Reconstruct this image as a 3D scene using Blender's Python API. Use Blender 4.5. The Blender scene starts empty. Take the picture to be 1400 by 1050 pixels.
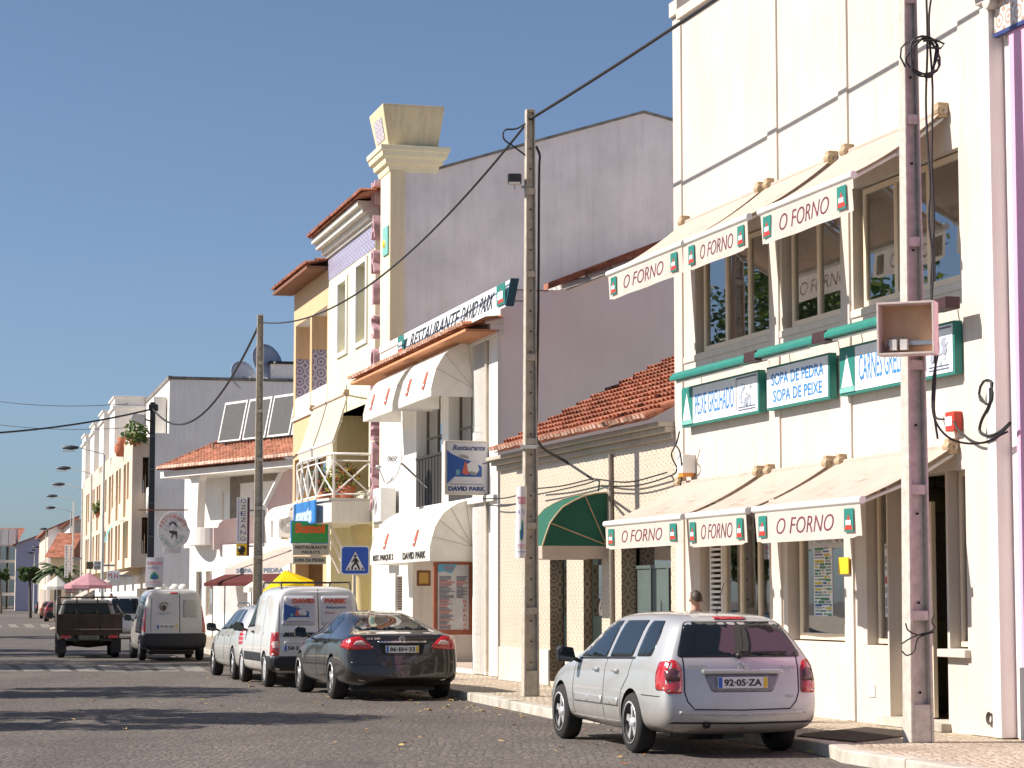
import bpy, bmesh, math, random
from mathutils import Vector, Matrix
from mathutils.bvhtree import BVHTree
from math import sin, cos, pi, radians as R
random.seed(7)
SC = bpy.context.scene
COL = SC.collection
# ---------------------------------------------------------------- camera, sky, sun, exposure
FP = 3200.0; TH = math.atan(295 / FP); CZ = 1.55
cam = bpy.data.objects.new('camera', bpy.data.cameras.new('camera')); COL.objects.link(cam)
cam.data.sensor_width = 36; cam.data.lens = 36 * FP / 1400; cam.data.clip_end = 5000; cam.data.clip_start = .1
cam.location = (0, 0, CZ); cam.rotation_euler = (pi / 2 + TH, 0, 0); SC.camera = cam
SUN = Vector((-1.027, -.061, .86)).normalized()          # towards the sun
el = math.asin(SUN.z); az = math.atan2(SUN.x, SUN.y)
W = bpy.data.worlds.new('World'); SC.world = W; W.use_nodes = True
nt = W.node_tree; sky = nt.nodes.new('ShaderNodeTexSky'); sky.sky_type = 'NISHITA'; sky.sun_disc = False
sky.sun_elevation = el; sky.sun_rotation = az; sky.air_density = .8; sky.dust_density = .9; sky.ozone_density = 3.0; sky.altitude = 50
hs = nt.nodes.new('ShaderNodeHueSaturation'); hs.inputs['Saturation'].default_value = .84
bg = nt.nodes['Background']; nt.links.new(sky.outputs[0], hs.inputs['Color']); tint = nt.nodes.new('ShaderNodeMix'); tint.data_type = 'RGBA'; tint.blend_type = 'MULTIPLY'; tint.inputs[0].default_value = 1; tint.inputs[7].default_value = (.80, .915, 1.04, 1); nt.links.new(hs.outputs[0], tint.inputs[6]); nt.links.new(tint.outputs[2], bg.inputs[0]); bg.inputs[1].default_value = .069
sl = bpy.data.objects.new('sun', bpy.data.lights.new('sun', 'SUN')); COL.objects.link(sl)
sl.data.energy = 4.9; sl.data.angle = R(.5); sl.data.color = (1, .92, .83); sl.rotation_euler = SUN.to_track_quat('Z', 'Y').to_euler(); sl.location = (-20, 0, 40)
SC.view_settings.view_transform = 'Standard'; SC.view_settings.look = 'None'; SC.view_settings.exposure = 0.64; SC.view_settings.gamma = 1
SC.cycles.max_bounces = 8; SC.cycles.transparent_max_bounces = 8; SC.cycles.use_denoising = True

# ---------------------------------------------------------------- pixel <-> world
def ray(u, v):
    a = 525 - v
    return (u - 700, FP * cos(TH) - a * sin(TH), FP * sin(TH) + a * cos(TH))
def gnd(u, v, z=0.0):
    d = ray(u, v); t = (z - CZ) / d[2]
    return (d[0] * t, d[1] * t)
def wp(u, v, Y):
    d = ray(u, v); t = Y / d[1]; return Vector((d[0] * t, Y, CZ + d[2] * t))
class Fr:
    """frame of a facade: local x along the wall (towards the camera), y into the building, z up"""
    def __init__(s, vp, u, v, z0=.12, o=None):
        s.o = o or gnd(u, v, z0); fx, fy = vp - 700, math.hypot(FP, 295); n = math.hypot(fx, fy); fx /= n; fy /= n
        s.x = (-fx, -fy); s.y = (fy, -fx); s.ang = math.atan2(-fy, -fx)
    def loc(s, p):
        dx, dy = p[0] - s.o[0], p[1] - s.o[1]
        return dx * s.x[0] + dy * s.x[1], dx * s.y[0] + dy * s.y[1]
    def at(s, u, v, q=0.0):
        d = ray(u, v); dl = d[0] * s.y[0] + d[1] * s.y[1]; c = -(s.o[0] * s.y[0] + s.o[1] * s.y[1]); t = (q - c) / dl
        return (d[0] * t - s.o[0]) * s.x[0] + (d[1] * t - s.o[1]) * s.x[1], CZ + d[2] * t
    def S(s, u, v, q=0.0): return s.at(u, v, q)[0]
    def Z(s, u, v, q=0.0): return s.at(u, v, q)[1]
    def ats(s, u, v, S):
        d = ray(u, v); dl = d[0] * s.x[0] + d[1] * s.x[1]; c = -(s.o[0] * s.x[0] + s.o[1] * s.x[1]); t = (S - c) / dl
        return (d[0] * t - s.o[0]) * s.y[0] + (d[1] * t - s.o[1]) * s.y[1], CZ + d[2] * t
    def w(s, a, q, z=0.0):
        return Vector((s.o[0] + s.x[0] * a + s.y[0] * q, s.o[1] + s.x[1] * a + s.y[1] * q, z))
class WFr:
    o = (0, 0); x = (1, 0); y = (0, 1); ang = 0.0
    def w(s, a, q, z=0.0): return Vector((a, q, z))
WF = WFr()
def Rot(x, y, heading):
    """frame at a world point; local +y points along heading (radians, 0 = away from camera, + = left)"""
    f = WFr(); f.o = (x, y); f.ang = heading; f.x = (cos(heading), sin(heading)); f.y = (-sin(heading), cos(heading))
    f.w = lambda a, q, z=0.0: Vector((x + f.x[0] * a + f.y[0] * q, y + f.x[1] * a + f.y[1] * q, z))
    return f

# ---------------------------------------------------------------- objects
OFF = {}
def tag(o, label=None, cat=None, group=None, kind=None):
    if label: o['label'] = label
    if cat: o['category'] = cat
    if group: o['group'] = group
    if kind: o['kind'] = kind
    return o
def thing(name, label, cat, F=WF, loc=(0, 0, 0), group=None):
    o = bpy.data.objects.new(name, None); COL.objects.link(o); o.empty_display_size = .2
    o.location = F.w(*loc); o.rotation_euler = (0, 0, F.ang); OFF[o] = Vector(loc)
    return tag(o, label, cat, group)
class MB:
    def __init__(s): s.v = []; s.f = []; s.m = []; s.sm = []
    def add(s, vs, fs, m=0, smooth=False):
        b = len(s.v); s.v += [tuple(p) for p in vs]
        for f in fs: s.f.append([i + b for i in f]); s.m.append(m); s.sm.append(smooth)
        return s
    def box(s, x0, x1, y0, y1, z0, z1, m=0, mtx=None):
        if x1 < x0: x0, x1 = x1, x0
        if y1 < y0: y0, y1 = y1, y0
        if z1 < z0: z0, z1 = z1, z0
        vs = [Vector(p) for p in ((x0, y0, z0), (x1, y0, z0), (x1, y1, z0), (x0, y1, z0), (x0, y0, z1), (x1, y0, z1), (x1, y1, z1), (x0, y1, z1))]
        if mtx is not None: vs = [mtx @ p for p in vs]
        return s.add(vs, [(3, 2, 1, 0), (4, 5, 6, 7), (0, 1, 5, 4), (1, 2, 6, 5), (2, 3, 7, 6), (3, 0, 4, 7)], m)
    def quad(s, a, b, c, d, m=0): return s.add([a, b, c, d], [(0, 1, 2, 3)], m)
    def extr(s, pts, vec, m=0, smooth=False):
        """closed prism: planar polygon pts moved by vec"""
        n = len(pts); vec = Vector(vec); P = [Vector(p) for p in pts]
        vs = P + [p + vec for p in P]
        fs = [list(range(n))[::-1], [i + n for i in range(n)]] + [(i, (i + 1) % n, (i + 1) % n + n, i + n) for i in range(n)]
        return s.add(vs, fs, m, smooth)
    def tube(s, pts, r, n=8, m=0, closed=False, caps=True):
        P = [Vector(p) for p in pts]; k = len(P); rs = r if isinstance(r, (list, tuple)) else [r] * k
        vs = []; up = Vector((0, 0, 1)); prev = None
        for i in range(k):
            a = P[(i - 1) % k] if (i or closed) else P[0]; b = P[(i + 1) % k] if (i < k - 1 or closed) else P[-1]
            t = (b - a)
            t = t.normalized() if t.length > 1e-9 else Vector((0, 0, 1))
            if prev is None:
                x = t.cross(up)
                if x.length < .05: x = t.cross(Vector((0, 1, 0)))
            else: x = prev - t * prev.dot(t)
            x.normalize(); prev = x; y = t.cross(x)
            for j in range(n):
                an = 2 * pi * j / n; vs.append(P[i] + (x * cos(an) + y * sin(an)) * rs[i])
        fs = []
        for i in range(k if closed else k - 1):
            a = i * n; b = ((i + 1) % k) * n
            for j in range(n): fs.append((a + j, a + (j + 1) % n, b + (j + 1) % n, b + j))
        s.add(vs, fs, m, True)
        if caps and not closed: s.add(vs[:n], [list(range(n))[::-1]], m); s.add(vs[-n:], [list(range(n))], m)
        return s
    def lathe(s, prof, c=(0, 0, 0), n=16, m=0, ax='z', smooth=True):
        """prof: list of (r, h)"""
        vs = []; c = Vector(c)
        for r, h in prof:
            for j in range(n):
                an = 2 * pi * j / n; a, b = r * cos(an), r * sin(an)
                vs.append(c + Vector((a, b, h) if ax == 'z' else (h, a, b) if ax == 'x' else (a, h, b)))
        fs = [(i * n + j, i * n + (j + 1) % n, (i + 1) * n + (j + 1) % n, (i + 1) * n + j) for i in range(len(prof) - 1) for j in range(n)]
        return s.add(vs, fs, m, smooth)
def part(name, mb, mat, par, bevel=0, fix=True):
    """link a mesh under its thing (or sub-part under a part); vertices are given in the frame of the thing"""
    off = OFF.get(par, Vector((0, 0, 0)))
    me = bpy.data.meshes.new(name)
    me.from_pydata([(a - off.x, b - off.y, c - off.z) for a, b, c in mb.v], [], mb.f)
    for mt in (mat if isinstance(mat, (list, tuple)) else [mat]): me.materials.append(mt)
    me.polygons.foreach_set('material_index', mb.m); me.polygons.foreach_set('use_smooth', mb.sm)
    if fix:
        bm = bmesh.new(); bm.from_mesh(me); bmesh.ops.recalc_face_normals(bm, faces=bm.faces); bm.to_mesh(me); bm.free()
    me.update()
    o = bpy.data.objects.new(name, me); COL.objects.link(o); o.parent = par; OFF[o] = off
    if bevel:
        b = o.modifiers.new('bevel', 'BEVEL'); b.width = bevel; b.segments = 2; b.limit_method = 'ANGLE'; b.angle_limit = R(40)
    return o
def lone(name, mb, mat, label, cat, F=WF, loc=(0, 0, 0), group=None, bevel=0, kind=None):
    """a thing that is one mesh"""
    o = part(name, mb, mat, None, bevel); me = o.data; L = Vector(loc)
    for v in me.vertices: v.co -= L
    o.location = F.w(*loc); o.rotation_euler = (0, 0, F.ang); OFF[o] = L
    return tag(o, label, cat, group, kind)
def text(name, body, size, o, xd, yd, mat, par, w=None, h=None, thick=.004, align='CENTER', bold=0.0, shear=0.0, space=1.0, font=None):
    """lettering: o = anchor (frame coords), xd / yd = direction of writing and of up; w = fit to width"""
    c = bpy.data.curves.new('t', 'FONT'); c.body = body; c.size = size; c.align_x = 'LEFT'; c.extrude = thick / 2; c.offset = bold; c.shear = shear; c.space_character = space
    c.resolution_u = 3; c.fill_mode = 'BOTH'
    t = bpy.data.objects.new('t', c); COL.objects.link(t)
    me = bpy.data.meshes.new_from_object(t, depsgraph=None) if False else None
    dg = bpy.context.evaluated_depsgraph_get(); dg.update()
    me = bpy.data.meshes.new_from_object(t.evaluated_get(dg)); bpy.data.objects.remove(t)
    if not len(me.vertices): return None
    xs = [v.co.x for v in me.vertices]; ys = [v.co.y for v in me.vertices]; x0, x1, y0, y1 = min(xs), max(xs), min(ys), max(ys)
    xd = Vector(xd).normalized(); yd = Vector(yd).normalized(); zd = xd.cross(yd); off = OFF.get(par, Vector((0, 0, 0)))
    kx = (w / (x1 - x0)) if w else 1.0; ky = (h / (y1 - y0)) if h else (min(1.0, 1.0) if not w else 1.0)
    o = Vector(o) - off
    for v in me.vertices:
        x = (v.co.x - (x0 + x1) / 2 if align == 'CENTER' else v.co.x - x0) * kx; y = (v.co.y - (y0 + y1) / 2) * ky
        v.co = o + xd * x + yd * y + zd * v.co.z
    me.materials.clear(); me.materials.append(mat); me.name = name
    ob = bpy.data.objects.new(name, me); COL.objects.link(ob); ob.parent = par; OFF[ob] = off
    return ob

# ---------------------------------------------------------------- materials
MC = {}
def nodes(name):
    m = bpy.data.materials.new(name); m.use_nodes = True
    n = m.node_tree; b = n.nodes['Principled BSDF']
    return m, n, b
def mth(n, op, a, b=None, c=None):
    x = n.nodes.new('ShaderNodeMath'); x.operation = op
    for i, v in enumerate((a, b, c)):
        if v is None: continue
        if isinstance(v, (int, float)): x.inputs[i].default_value = v
        else: n.links.new(v, x.inputs[i])
    return x.outputs[0]
def coords(n, scale=(1, 1, 1), world=False):
    if world: src = n.nodes.new('ShaderNodeNewGeometry').outputs['Position']
    else: src = n.nodes.new('ShaderNodeTexCoord').outputs['Object']
    mp = n.nodes.new('ShaderNodeMapping'); mp.inputs['Scale'].default_value = scale; n.links.new(src, mp.inputs[0])
    return mp.outputs[0]
def noise(n, vec, sc, det=4, rough=.6):
    t = n.nodes.new('ShaderNodeTexNoise'); t.inputs['Scale'].default_value = sc; t.inputs['Detail'].default_value = det; t.inputs['Roughness'].default_value = rough
    n.links.new(vec, t.inputs['Vector']); return t.outputs['Fac']
def ramp(n, fac, stops):
    r = n.nodes.new('ShaderNodeValToRGB'); e = r.color_ramp.elements
    while len(e) < len(stops): e.new(.5)
    for i, (p, c) in enumerate(stops): e[i].position = p; e[i].color = (*c, 1) if len(c) == 3 else c
    n.links.new(fac, r.inputs[0]); return r.outputs[0]
def mix(n, fac, a, b, mode='MIX'):
    x = n.nodes.new('ShaderNodeMix'); x.data_type = 'RGBA'; x.blend_type = mode
    for k, v in ((0, fac), (6, a), (7, b)):
        if isinstance(v, (int, float)): x.inputs[k].default_value = v
        elif isinstance(v, tuple): x.inputs[k].default_value = (*v, 1)
        else: n.links.new(v, x.inputs[k])
    return x.outputs[2]
def bump(n, b, h, s=.3, d=.01):
    x = n.nodes.new('ShaderNodeBump'); x.inputs['Strength'].default_value = s; x.inputs['Distance'].default_value = d
    n.links.new(h, x.inputs['Height']); n.links.new(x.outputs[0], b.inputs['Normal'])
def flat(name, col, rough=.6, metal=0.0, var=.12, sc=6, spec=.5, coat=0.0, bp=0.0):
    if name in MC: return MC[name]
    m, n, b = nodes(name); MC[name] = m
    b.inputs['Roughness'].default_value = rough; b.inputs['Metallic'].default_value = metal; b.inputs['Specular IOR Level'].default_value = spec
    if coat: b.inputs['Coat Weight'].default_value = coat; b.inputs['Coat Roughness'].default_value = .04
    v = coords(n); f = noise(n, v, sc, 5)
    d = tuple(c * (1 - var) for c in col); l = tuple(min(1, c * (1 + var * .6)) for c in col)
    n.links.new(ramp(n, f, [(.3, d), (.7, l)]), b.inputs['Base Color'])
    if bp: bump(n, b, noise(n, v, sc * 12, 3), .3, bp)
    return m
def plaster(name, col, dirt=.12, streak=.25, low=None, rough=.85):
    """painted render: broad patches, rain streaks and fine grain"""
    if name in MC: return MC[name]
    m, n, b = nodes(name); MC[name] = m; b.inputs['Roughness'].default_value = rough; b.inputs['Specular IOR Level'].default_value = .25
    v = coords(n); st = coords(n, (3.5, 3.5, .25))
    big = noise(n, v, .55, 6, .65); s1 = noise(n, st, 1.6, 5, .7)
    c1 = ramp(n, big, [(.3, tuple(c * (1 - dirt) for c in col)), (.65, col)])
    k = ramp(n, s1, [(.45, (1, 1, 1)), (.8, (1 - streak, 1 - streak * 1.08, 1 - streak * 1.15))])
    c = mix(n, 1.0, c1, k, 'MULTIPLY')
    n.links.new(c, b.inputs['Base Color']); g = noise(n, v, 60, 3); bump(n, b, g, .25, .004)
    return m
def glass(name, tint=(.05, .06, .06), refl=.28, see=.6):
    if name in MC: return MC[name]
    m, n, b = nodes(name); MC[name] = m; out = n.nodes['Material Output']
    tr = n.nodes.new('ShaderNodeBsdfTransparent'); tr.inputs[0].default_value = (see, see, see * .97, 1)
    gl = n.nodes.new('ShaderNodeBsdfGlossy'); gl.inputs['Roughness'].default_value = .01; gl.inputs[0].default_value = (.95, .97, 1, 1)
    fr = n.nodes.new('ShaderNodeFresnel'); fr.inputs[0].default_value = 1.5
    f = mth(n, 'ADD', mth(n, 'MULTIPLY', fr.outputs[0], 1.3), refl); f = mth(n, 'MINIMUM', f, .9)
    v = coords(n); bp_ = n.nodes.new('ShaderNodeBump'); bp_.inputs['Strength'].default_value = .06; bp_.inputs['Distance'].default_value = .02
    n.links.new(noise(n, v, 1.2, 2), bp_.inputs['Height']); n.links.new(bp_.outputs[0], gl.inputs['Normal'])
    mx = n.nodes.new('ShaderNodeMixShader'); n.links.new(f, mx.inputs[0]); n.links.new(tr.outputs[0], mx.inputs[1]); n.links.new(gl.outputs[0], mx.inputs[2]); n.links.new(mx.outputs[0], out.inputs[0])
    return m
def canvas(name, col, trans=.35, dirtcol=None):
    if name in MC: return MC[name]
    m, n, b = nodes(name); MC[name] = m; out = n.nodes['Material Output']; b.inputs['Roughness'].default_value = .8; b.inputs['Specular IOR Level'].default_value = .2
    v = coords(n); c = ramp(n, noise(n, v, 2.2, 6, .7), [(.3, tuple(x * .86 for x in col)), (.62, col)])
    if dirtcol:
        dn = noise(n, coords(n, (.55, 1.6, 1.6)), 2.6, 7, .75)
        dm = ramp(n, dn, [(.57, (0, 0, 0)), (.66, (1, 1, 1))]); c = mix(n, mth(n, 'MULTIPLY', dm, .5), c, dirtcol)
    n.links.new(c, b.inputs['Base Color']); bump(n, b, noise(n, coords(n, (2.2, .7, .7)), 3, 5), .6, .04)
    t = n.nodes.new('ShaderNodeBsdfTranslucent'); n.links.new(c, t.inputs[0])
    mx = n.nodes.new('ShaderNodeMixShader'); mx.inputs[0].default_value = trans; n.links.new(b.outputs[0], mx.inputs[1]); n.links.new(t.outputs[0], mx.inputs[2]); n.links.new(mx.outputs[0], out.inputs[0])
    return m
def tilemat(name='roof_tile', col=(.38, .135, .075)):
    if name in MC: return MC[name]
    m, n, b = nodes(name); MC[name] = m; b.inputs['Roughness'].default_value = .85; v = coords(n)
    vo = n.nodes.new('ShaderNodeTexVoronoi'); vo.inputs['Scale'].default_value = 4.2; n.links.new(v, vo.inputs['Vector'])
    hsv = n.nodes.new('ShaderNodeSeparateColor'); n.links.new(vo.outputs['Color'], hsv.inputs[0])
    c = ramp(n, hsv.outputs[0], [(.0, tuple(x * .62 for x in col)), (.5, col), (1, (col[0] * 1.2, col[1] * 1.35, col[2] * 1.5))])
    l = ramp(n, noise(n, v, 1.1, 9, .8), [(.40, (1.1, 1.1, 1.1)), (.54, (.8, .78, .74)), (.68, (.38, .38, .34))])
    n.links.new(mix(n, 1.0, c, l, 'MULTIPLY'), b.inputs['Base Color']); bump(n, b, noise(n, v, 30, 4), .4, .01)
    return m
def azulejo(name, base, motif, sz=.145, kind=0, amt=.8):
    """patterned wall tiles, laid in the plane of the wall (local x / y and z)"""
    if name in MC: return MC[name]
    m, n, b = nodes(name); MC[name] = m; b.inputs['Roughness'].default_value = .35
    sp = n.nodes.new('ShaderNodeSeparateXYZ'); n.links.new(n.nodes.new('ShaderNodeTexCoord').outputs['Object'], sp.inputs[0])
    a = mth(n, 'ADD', sp.outputs[0], sp.outputs[1])
    fx = mth(n, 'ABSOLUTE', mth(n, 'SUBTRACT', mth(n, 'FRACT', mth(n, 'DIVIDE', a, sz)), .5))
    fz = mth(n, 'ABSOLUTE', mth(n, 'SUBTRACT', mth(n, 'FRACT', mth(n, 'DIVIDE', sp.outputs[2], sz)), .5))
    d = mth(n, 'SQRT', mth(n, 'ADD', mth(n, 'MULTIPLY', fx, fx), mth(n, 'MULTIPLY', fz, fz)))
    ring = mth(n, 'LESS_THAN', mth(n, 'ABSOLUTE', mth(n, 'SUBTRACT', d, .34)), .06)
    dia = mth(n, 'LESS_THAN', mth(n, 'ADD', fx, fz), .17)
    cor = mth(n, 'GREATER_THAN', mth(n, 'ADD', fx, fz), .80)
    f = mth(n, 'MAXIMUM', mth(n, 'MAXIMUM', ring, dia), cor)
    joint = mth(n, 'GREATER_THAN', mth(n, 'MAXIMUM', fx, fz), .485)
    v = coords(n); w = ramp(n, noise(n, v, 1.5, 5), [(.3, tuple(x * .86 for x in base)), (.7, base)])
    c = mix(n, mth(n, 'MULTIPLY', f, amt), w, motif); c = mix(n, mth(n, 'MULTIPLY', joint, .6), c, tuple(x * .5 for x in base))
    n.links.new(c, b.inputs['Base Color']); return m
def carpaint(name, col, metal=.5, rough=.32):
    if name in MC: return MC[name]
    m, n, b = nodes(name); MC[name] = m; b.inputs['Roughness'].default_value = rough; b.inputs['Metallic'].default_value = metal
    b.inputs['Coat Weight'].default_value = 1; b.inputs['Coat Roughness'].default_value = .03
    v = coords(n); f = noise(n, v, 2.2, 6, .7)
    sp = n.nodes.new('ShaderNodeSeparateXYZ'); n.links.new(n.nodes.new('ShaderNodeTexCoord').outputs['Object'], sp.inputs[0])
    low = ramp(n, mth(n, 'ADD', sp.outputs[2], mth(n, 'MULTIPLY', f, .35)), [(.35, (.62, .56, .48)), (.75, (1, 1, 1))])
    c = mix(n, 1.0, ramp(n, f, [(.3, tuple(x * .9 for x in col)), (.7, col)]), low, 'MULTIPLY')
    n.links.new(c, b.inputs['Base Color']); n.links.new(ramp(n, f, [(.3, (rough * 1.3,) * 3), (.7, (rough,) * 3)]), b.inputs['Roughness'])
    return m
M_white = plaster('white_render', (.80, .77, .72), .09, .16)
M_cream = plaster('cream_render', (.66, .59, .515), .13, .17)
M_lav = plaster('lavender_render', (.88, .81, .78), .16, .08)
M_pinkwall = plaster('pinkish_render', (.93, .84, .80), .08, .05)
M_yellow = plaster('pale_yellow_render', (.78, .73, .52), .08, .12)
M_tan = plaster('tan_render', (.76, .62, .42), .1, .12)
M_orange = plaster('apricot_render', (.68, .47, .28), .1, .15)
M_grey = plaster('grey_render', (.92, .89, .86), .12, .12)
M_peach = plaster('peach_render', (.68, .55, .44), .08, .14)
M_ochre = plaster('ochre_render', (.62, .40, .12), .1, .1)
M_rose = plaster('rose_render', (.66, .50, .49), .1, .12)
M_pink = plaster('bright_pink_render', (.78, .42, .60), .08, .1)
M_conc = flat('concrete', (.46, .41, .34), .9, var=.25, sc=9, bp=.004)
M_pconc = flat('pale_pole_concrete', (.52, .48, .42), .9, var=.22, sc=11, bp=.004)
M_black = flat('black_plastic', (.02, .02, .022), .45)
M_cable = flat('cable_rubber', (.018, .018, .02), .6)
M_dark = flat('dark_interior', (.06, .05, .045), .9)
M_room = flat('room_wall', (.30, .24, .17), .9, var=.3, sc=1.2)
M_alu = flat('beige_aluminium', (.80, .68, .50), .45, .1, var=.06)
M_bright = flat('white_lacquer', (.82, .80, .76), .45, var=.06)
M_steel = flat('dull_steel', (.42, .42, .42), .35, .9, var=.2)
M_glass = glass('window_glass', refl=.22, see=.5)
M_glassd = glass('dark_window_glass', refl=.35, see=.3)
M_tile = tilemat()
M_tilew = tilemat('pale_mortared_tile', (.66, .42, .32))
M_beige = canvas('beige_canvas', (.66, .55, .47), .28, (.22, .19, .16))
M_bval = canvas('cream_valance_canvas', (.76, .68, .61), .3)
M_wcan = canvas('white_canvas', (.86, .83, .76), .3)
M_green = canvas('green_canvas', (.03, .13, .09), .1)
M_teal = flat('teal_paint', (.02, .20, .16), .5)
M_teal2 = flat('pale_teal', (.20, .48, .42), .5)
M_signw = flat('sign_white', (.80, .80, .80), .35, var=.05)
M_blue = flat('sign_blue', (.02, .10, .50), .4, var=.08)
M_cyan = flat('letter_cyan_blue', (.03, .22, .55), .4, var=.2)
M_navy = flat('navy_letters', (.03, .05, .18), .5)
M_maroon = flat('maroon_letters', (.17, .03, .06), .6, var=.3)
M_red = flat('red_paint', (.55, .05, .03), .4)
M_redl = flat('red_letters', (.60, .10, .05), .5)
M_rust = flat('rust_brown', (.30, .08, .035), .6, var=.3)
M_wood = flat('brown_wood', (.22, .09, .045), .6, var=.3)
M_ylw = flat('yellow_plastic', (.75, .50, .02), .45)
M_gold = flat('tan_metal', (.45, .33, .2), .5)
M_lgrey = flat('pale_grey_metal', (.62, .60, .56), .5)
M_term = flat('terracotta_pot', (.45, .14, .07), .8, var=.3)

# ---------------------------------------------------------------- shared builders
def wall(mb, s0, s1, z0, z1, q, ops, mw=0, mr=0):
    """front sheet at y=q with rectangular openings (a, b, z0, z1, reveal) and their reveals"""
    xs = sorted({s0, s1} | {x for o in ops for x in o[:2]}); zs = sorted({z0, z1} | {x for o in ops for x in o[2:4]})
    xs = [x for x in xs if s0 <= x <= s1]; zs = [z for z in zs if z0 <= z <= z1]
    for i in range(len(xs) - 1):
        for j in range(len(zs) - 1):
            cx, cz = (xs[i] + xs[i + 1]) / 2, (zs[j] + zs[j + 1]) / 2
            if any(o[0] < cx < o[1] and o[2] < cz < o[3] for o in ops): continue
            mb.quad((xs[i], q, zs[j]), (xs[i + 1], q, zs[j]), (xs[i + 1], q, zs[j + 1]), (xs[i], q, zs[j + 1]), mw)
    for a, b, c, d, r in ops:
        for P in (((a, c), (a, d)), ((b, d), (b, c)), ((a, d), (b, d)), ((b, c), (a, c))):
            (x0, y0), (x1, y1) = P
            mb.quad((x0, q, y0), (x1, q, y1), (x1, q + r, y1), (x0, q + r, y0), mr)
def shell(mb, s0, s1, q, D, z0, z1, m=0, front=False, t=.0):
    """the other sides of a building and its flat top"""
    mb.quad((s0, q, z0), (s0, q + D, z0), (s0, q + D, z1), (s0, q, z1), m); mb.quad((s1, q, z0), (s1, q + D, z0), (s1, q + D, z1), (s1, q, z1), m)
    mb.quad((s0, q + D, z0), (s1, q + D, z0), (s1, q + D, z1), (s0, q + D, z1), m); mb.quad((s0, q, z1), (s1, q, z1), (s1, q + D, z1), (s0, q + D, z1), m)
def window(par, s0, s1, z0, z1, q, bars=(), hb=(), fm=None, gm=None, t=.055, d=.05, name='window', label=None):
    mb = MB(); mb.box(s0, s0 + t, q, q + d, z0, z1); mb.box(s1 - t, s1, q, q + d, z0, z1)
    mb.box(s0 + t, s1 - t, q, q + d, z0, z0 + t); mb.box(s0 + t, s1 - t, q, q + d, z1 - t, z1)
    for f in bars: x = s0 + (s1 - s0) * f; mb.box(x - t * .6, x + t * .6, q - .004, q + d - .004, z0 + t, z1 - t)
    for f in hb: z = z0 + (z1 - z0) * f; mb.box(s0 + t, s1 - t, q + .002, q + d - .002, z - t * .4, z + t * .4)
    o = part(name, mb, fm or M_alu, par)
    if label: o['label'] = label
    g = MB(); g.quad((s0 + t * .5, q + d * .5, z0 + t * .5), (s1 - t * .5, q + d * .5, z0 + t * .5), (s1 - t * .5, q + d * .5, z1 - t * .5), (s0 + t * .5, q + d * .5, z1 - t * .5))
    part('pane', g, gm or M_glass, o)
    return o
def tiles(mb, s0, s1, q0, z0, q1, z1, w=.18, l=.31, r=.066, seg=6, m=0, me=None, clip=None):
    """barrel-tile slope rising from (q0,z0) to (q1,z1)"""
    L = math.hypot(q1 - q0, z1 - z0); dy, dz = (q1 - q0) / L, (z1 - z0) / L; nx = (-dz, dy)
    mb.quad((s0, q0, z0), (s1, q0, z0), (s1, q1, z1), (s0, q1, z1), m)
    nc = max(1, round((s1 - s0) / w)); w = (s1 - s0) / nc; nr = max(1, round(L / l)); l = L / nr
    for i in range(nc):
        x = s0 + (i + .5) * w
        for j in range(nr):
            a = j * l - .03; b = (j + 1) * l + .02; jx = random.gauss(0, .011); jz = random.uniform(0, .016)
            if clip and not clip(x, (j + .5) * l / L): continue
            ring = []
            for (t, rr, hh) in ((a, r * 1.12, .045), (b, r * .82, .0)):
                for k in range(seg + 1):
                    an = pi * k / seg; h = sin(an) * rr * 1.05 + hh + jz
                    ring.append((x + jx + cos(an) * rr, q0 + dy * t + nx[0] * h, z0 + dz * t + nx[1] * h))
            n = seg + 1
            mm = me if (me is not None and j == 0) else m
            mb.add(ring, [(k, k + 1, k + 1 + n, k + n) for k in range(seg)], m, True)
            cen = (x + jx, q0 + dy * a, z0 + dz * a)
            if j == 0: mb.add(ring[:n], [list(range(n))], mm)
def cat(p, q, sag, n=24):
    p = Vector(p); q = Vector(q)
    return [p.lerp(q, i / n) + Vector((0, 0, -4 * sag * (i / n) * (1 - i / n))) for i in range(n + 1)]
def smooth(P, k=6):
    P = [Vector(p) for p in P]
    if len(P) < 3: return P
    Q = [P[0] * 2 - P[1]] + P + [P[-1] * 2 - P[-2]]; out = []
    for i in range(1, len(Q) - 2):
        a, b, c, d = Q[i - 1], Q[i], Q[i + 1], Q[i + 2]
        for j in range(k): t = j / k; out.append(.5 * ((2 * b) + (c - a) * t + (2 * a - 5 * b + 4 * c - d) * t * t + (3 * b - a - 3 * c + d) * t ** 3))
    return out + [P[-1]]
def dup(root, loc=None, rotz=None, label=None):
    r = root.copy(); COL.objects.link(r); OFF[r] = OFF.get(root, Vector())
    if loc is not None: r.location = loc
    if rotz is not None: r.rotation_euler = (0, 0, rotz)
    if label: r['label'] = label
    def kids(a, b):
        for ch in [o for o in bpy.data.objects if o.parent == a and o != b]:
            c = ch.copy(); COL.objects.link(c); c.parent = b; kids(ch, c)
    kids(root, r)
    return r
# ================================================================ frames
F1 = Fr(-255, 1107, 979); F3 = Fr(-150, 668, 924); F4 = Fr(-60, 232, 857); FH = Fr(-1579, 262, 868)
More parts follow.
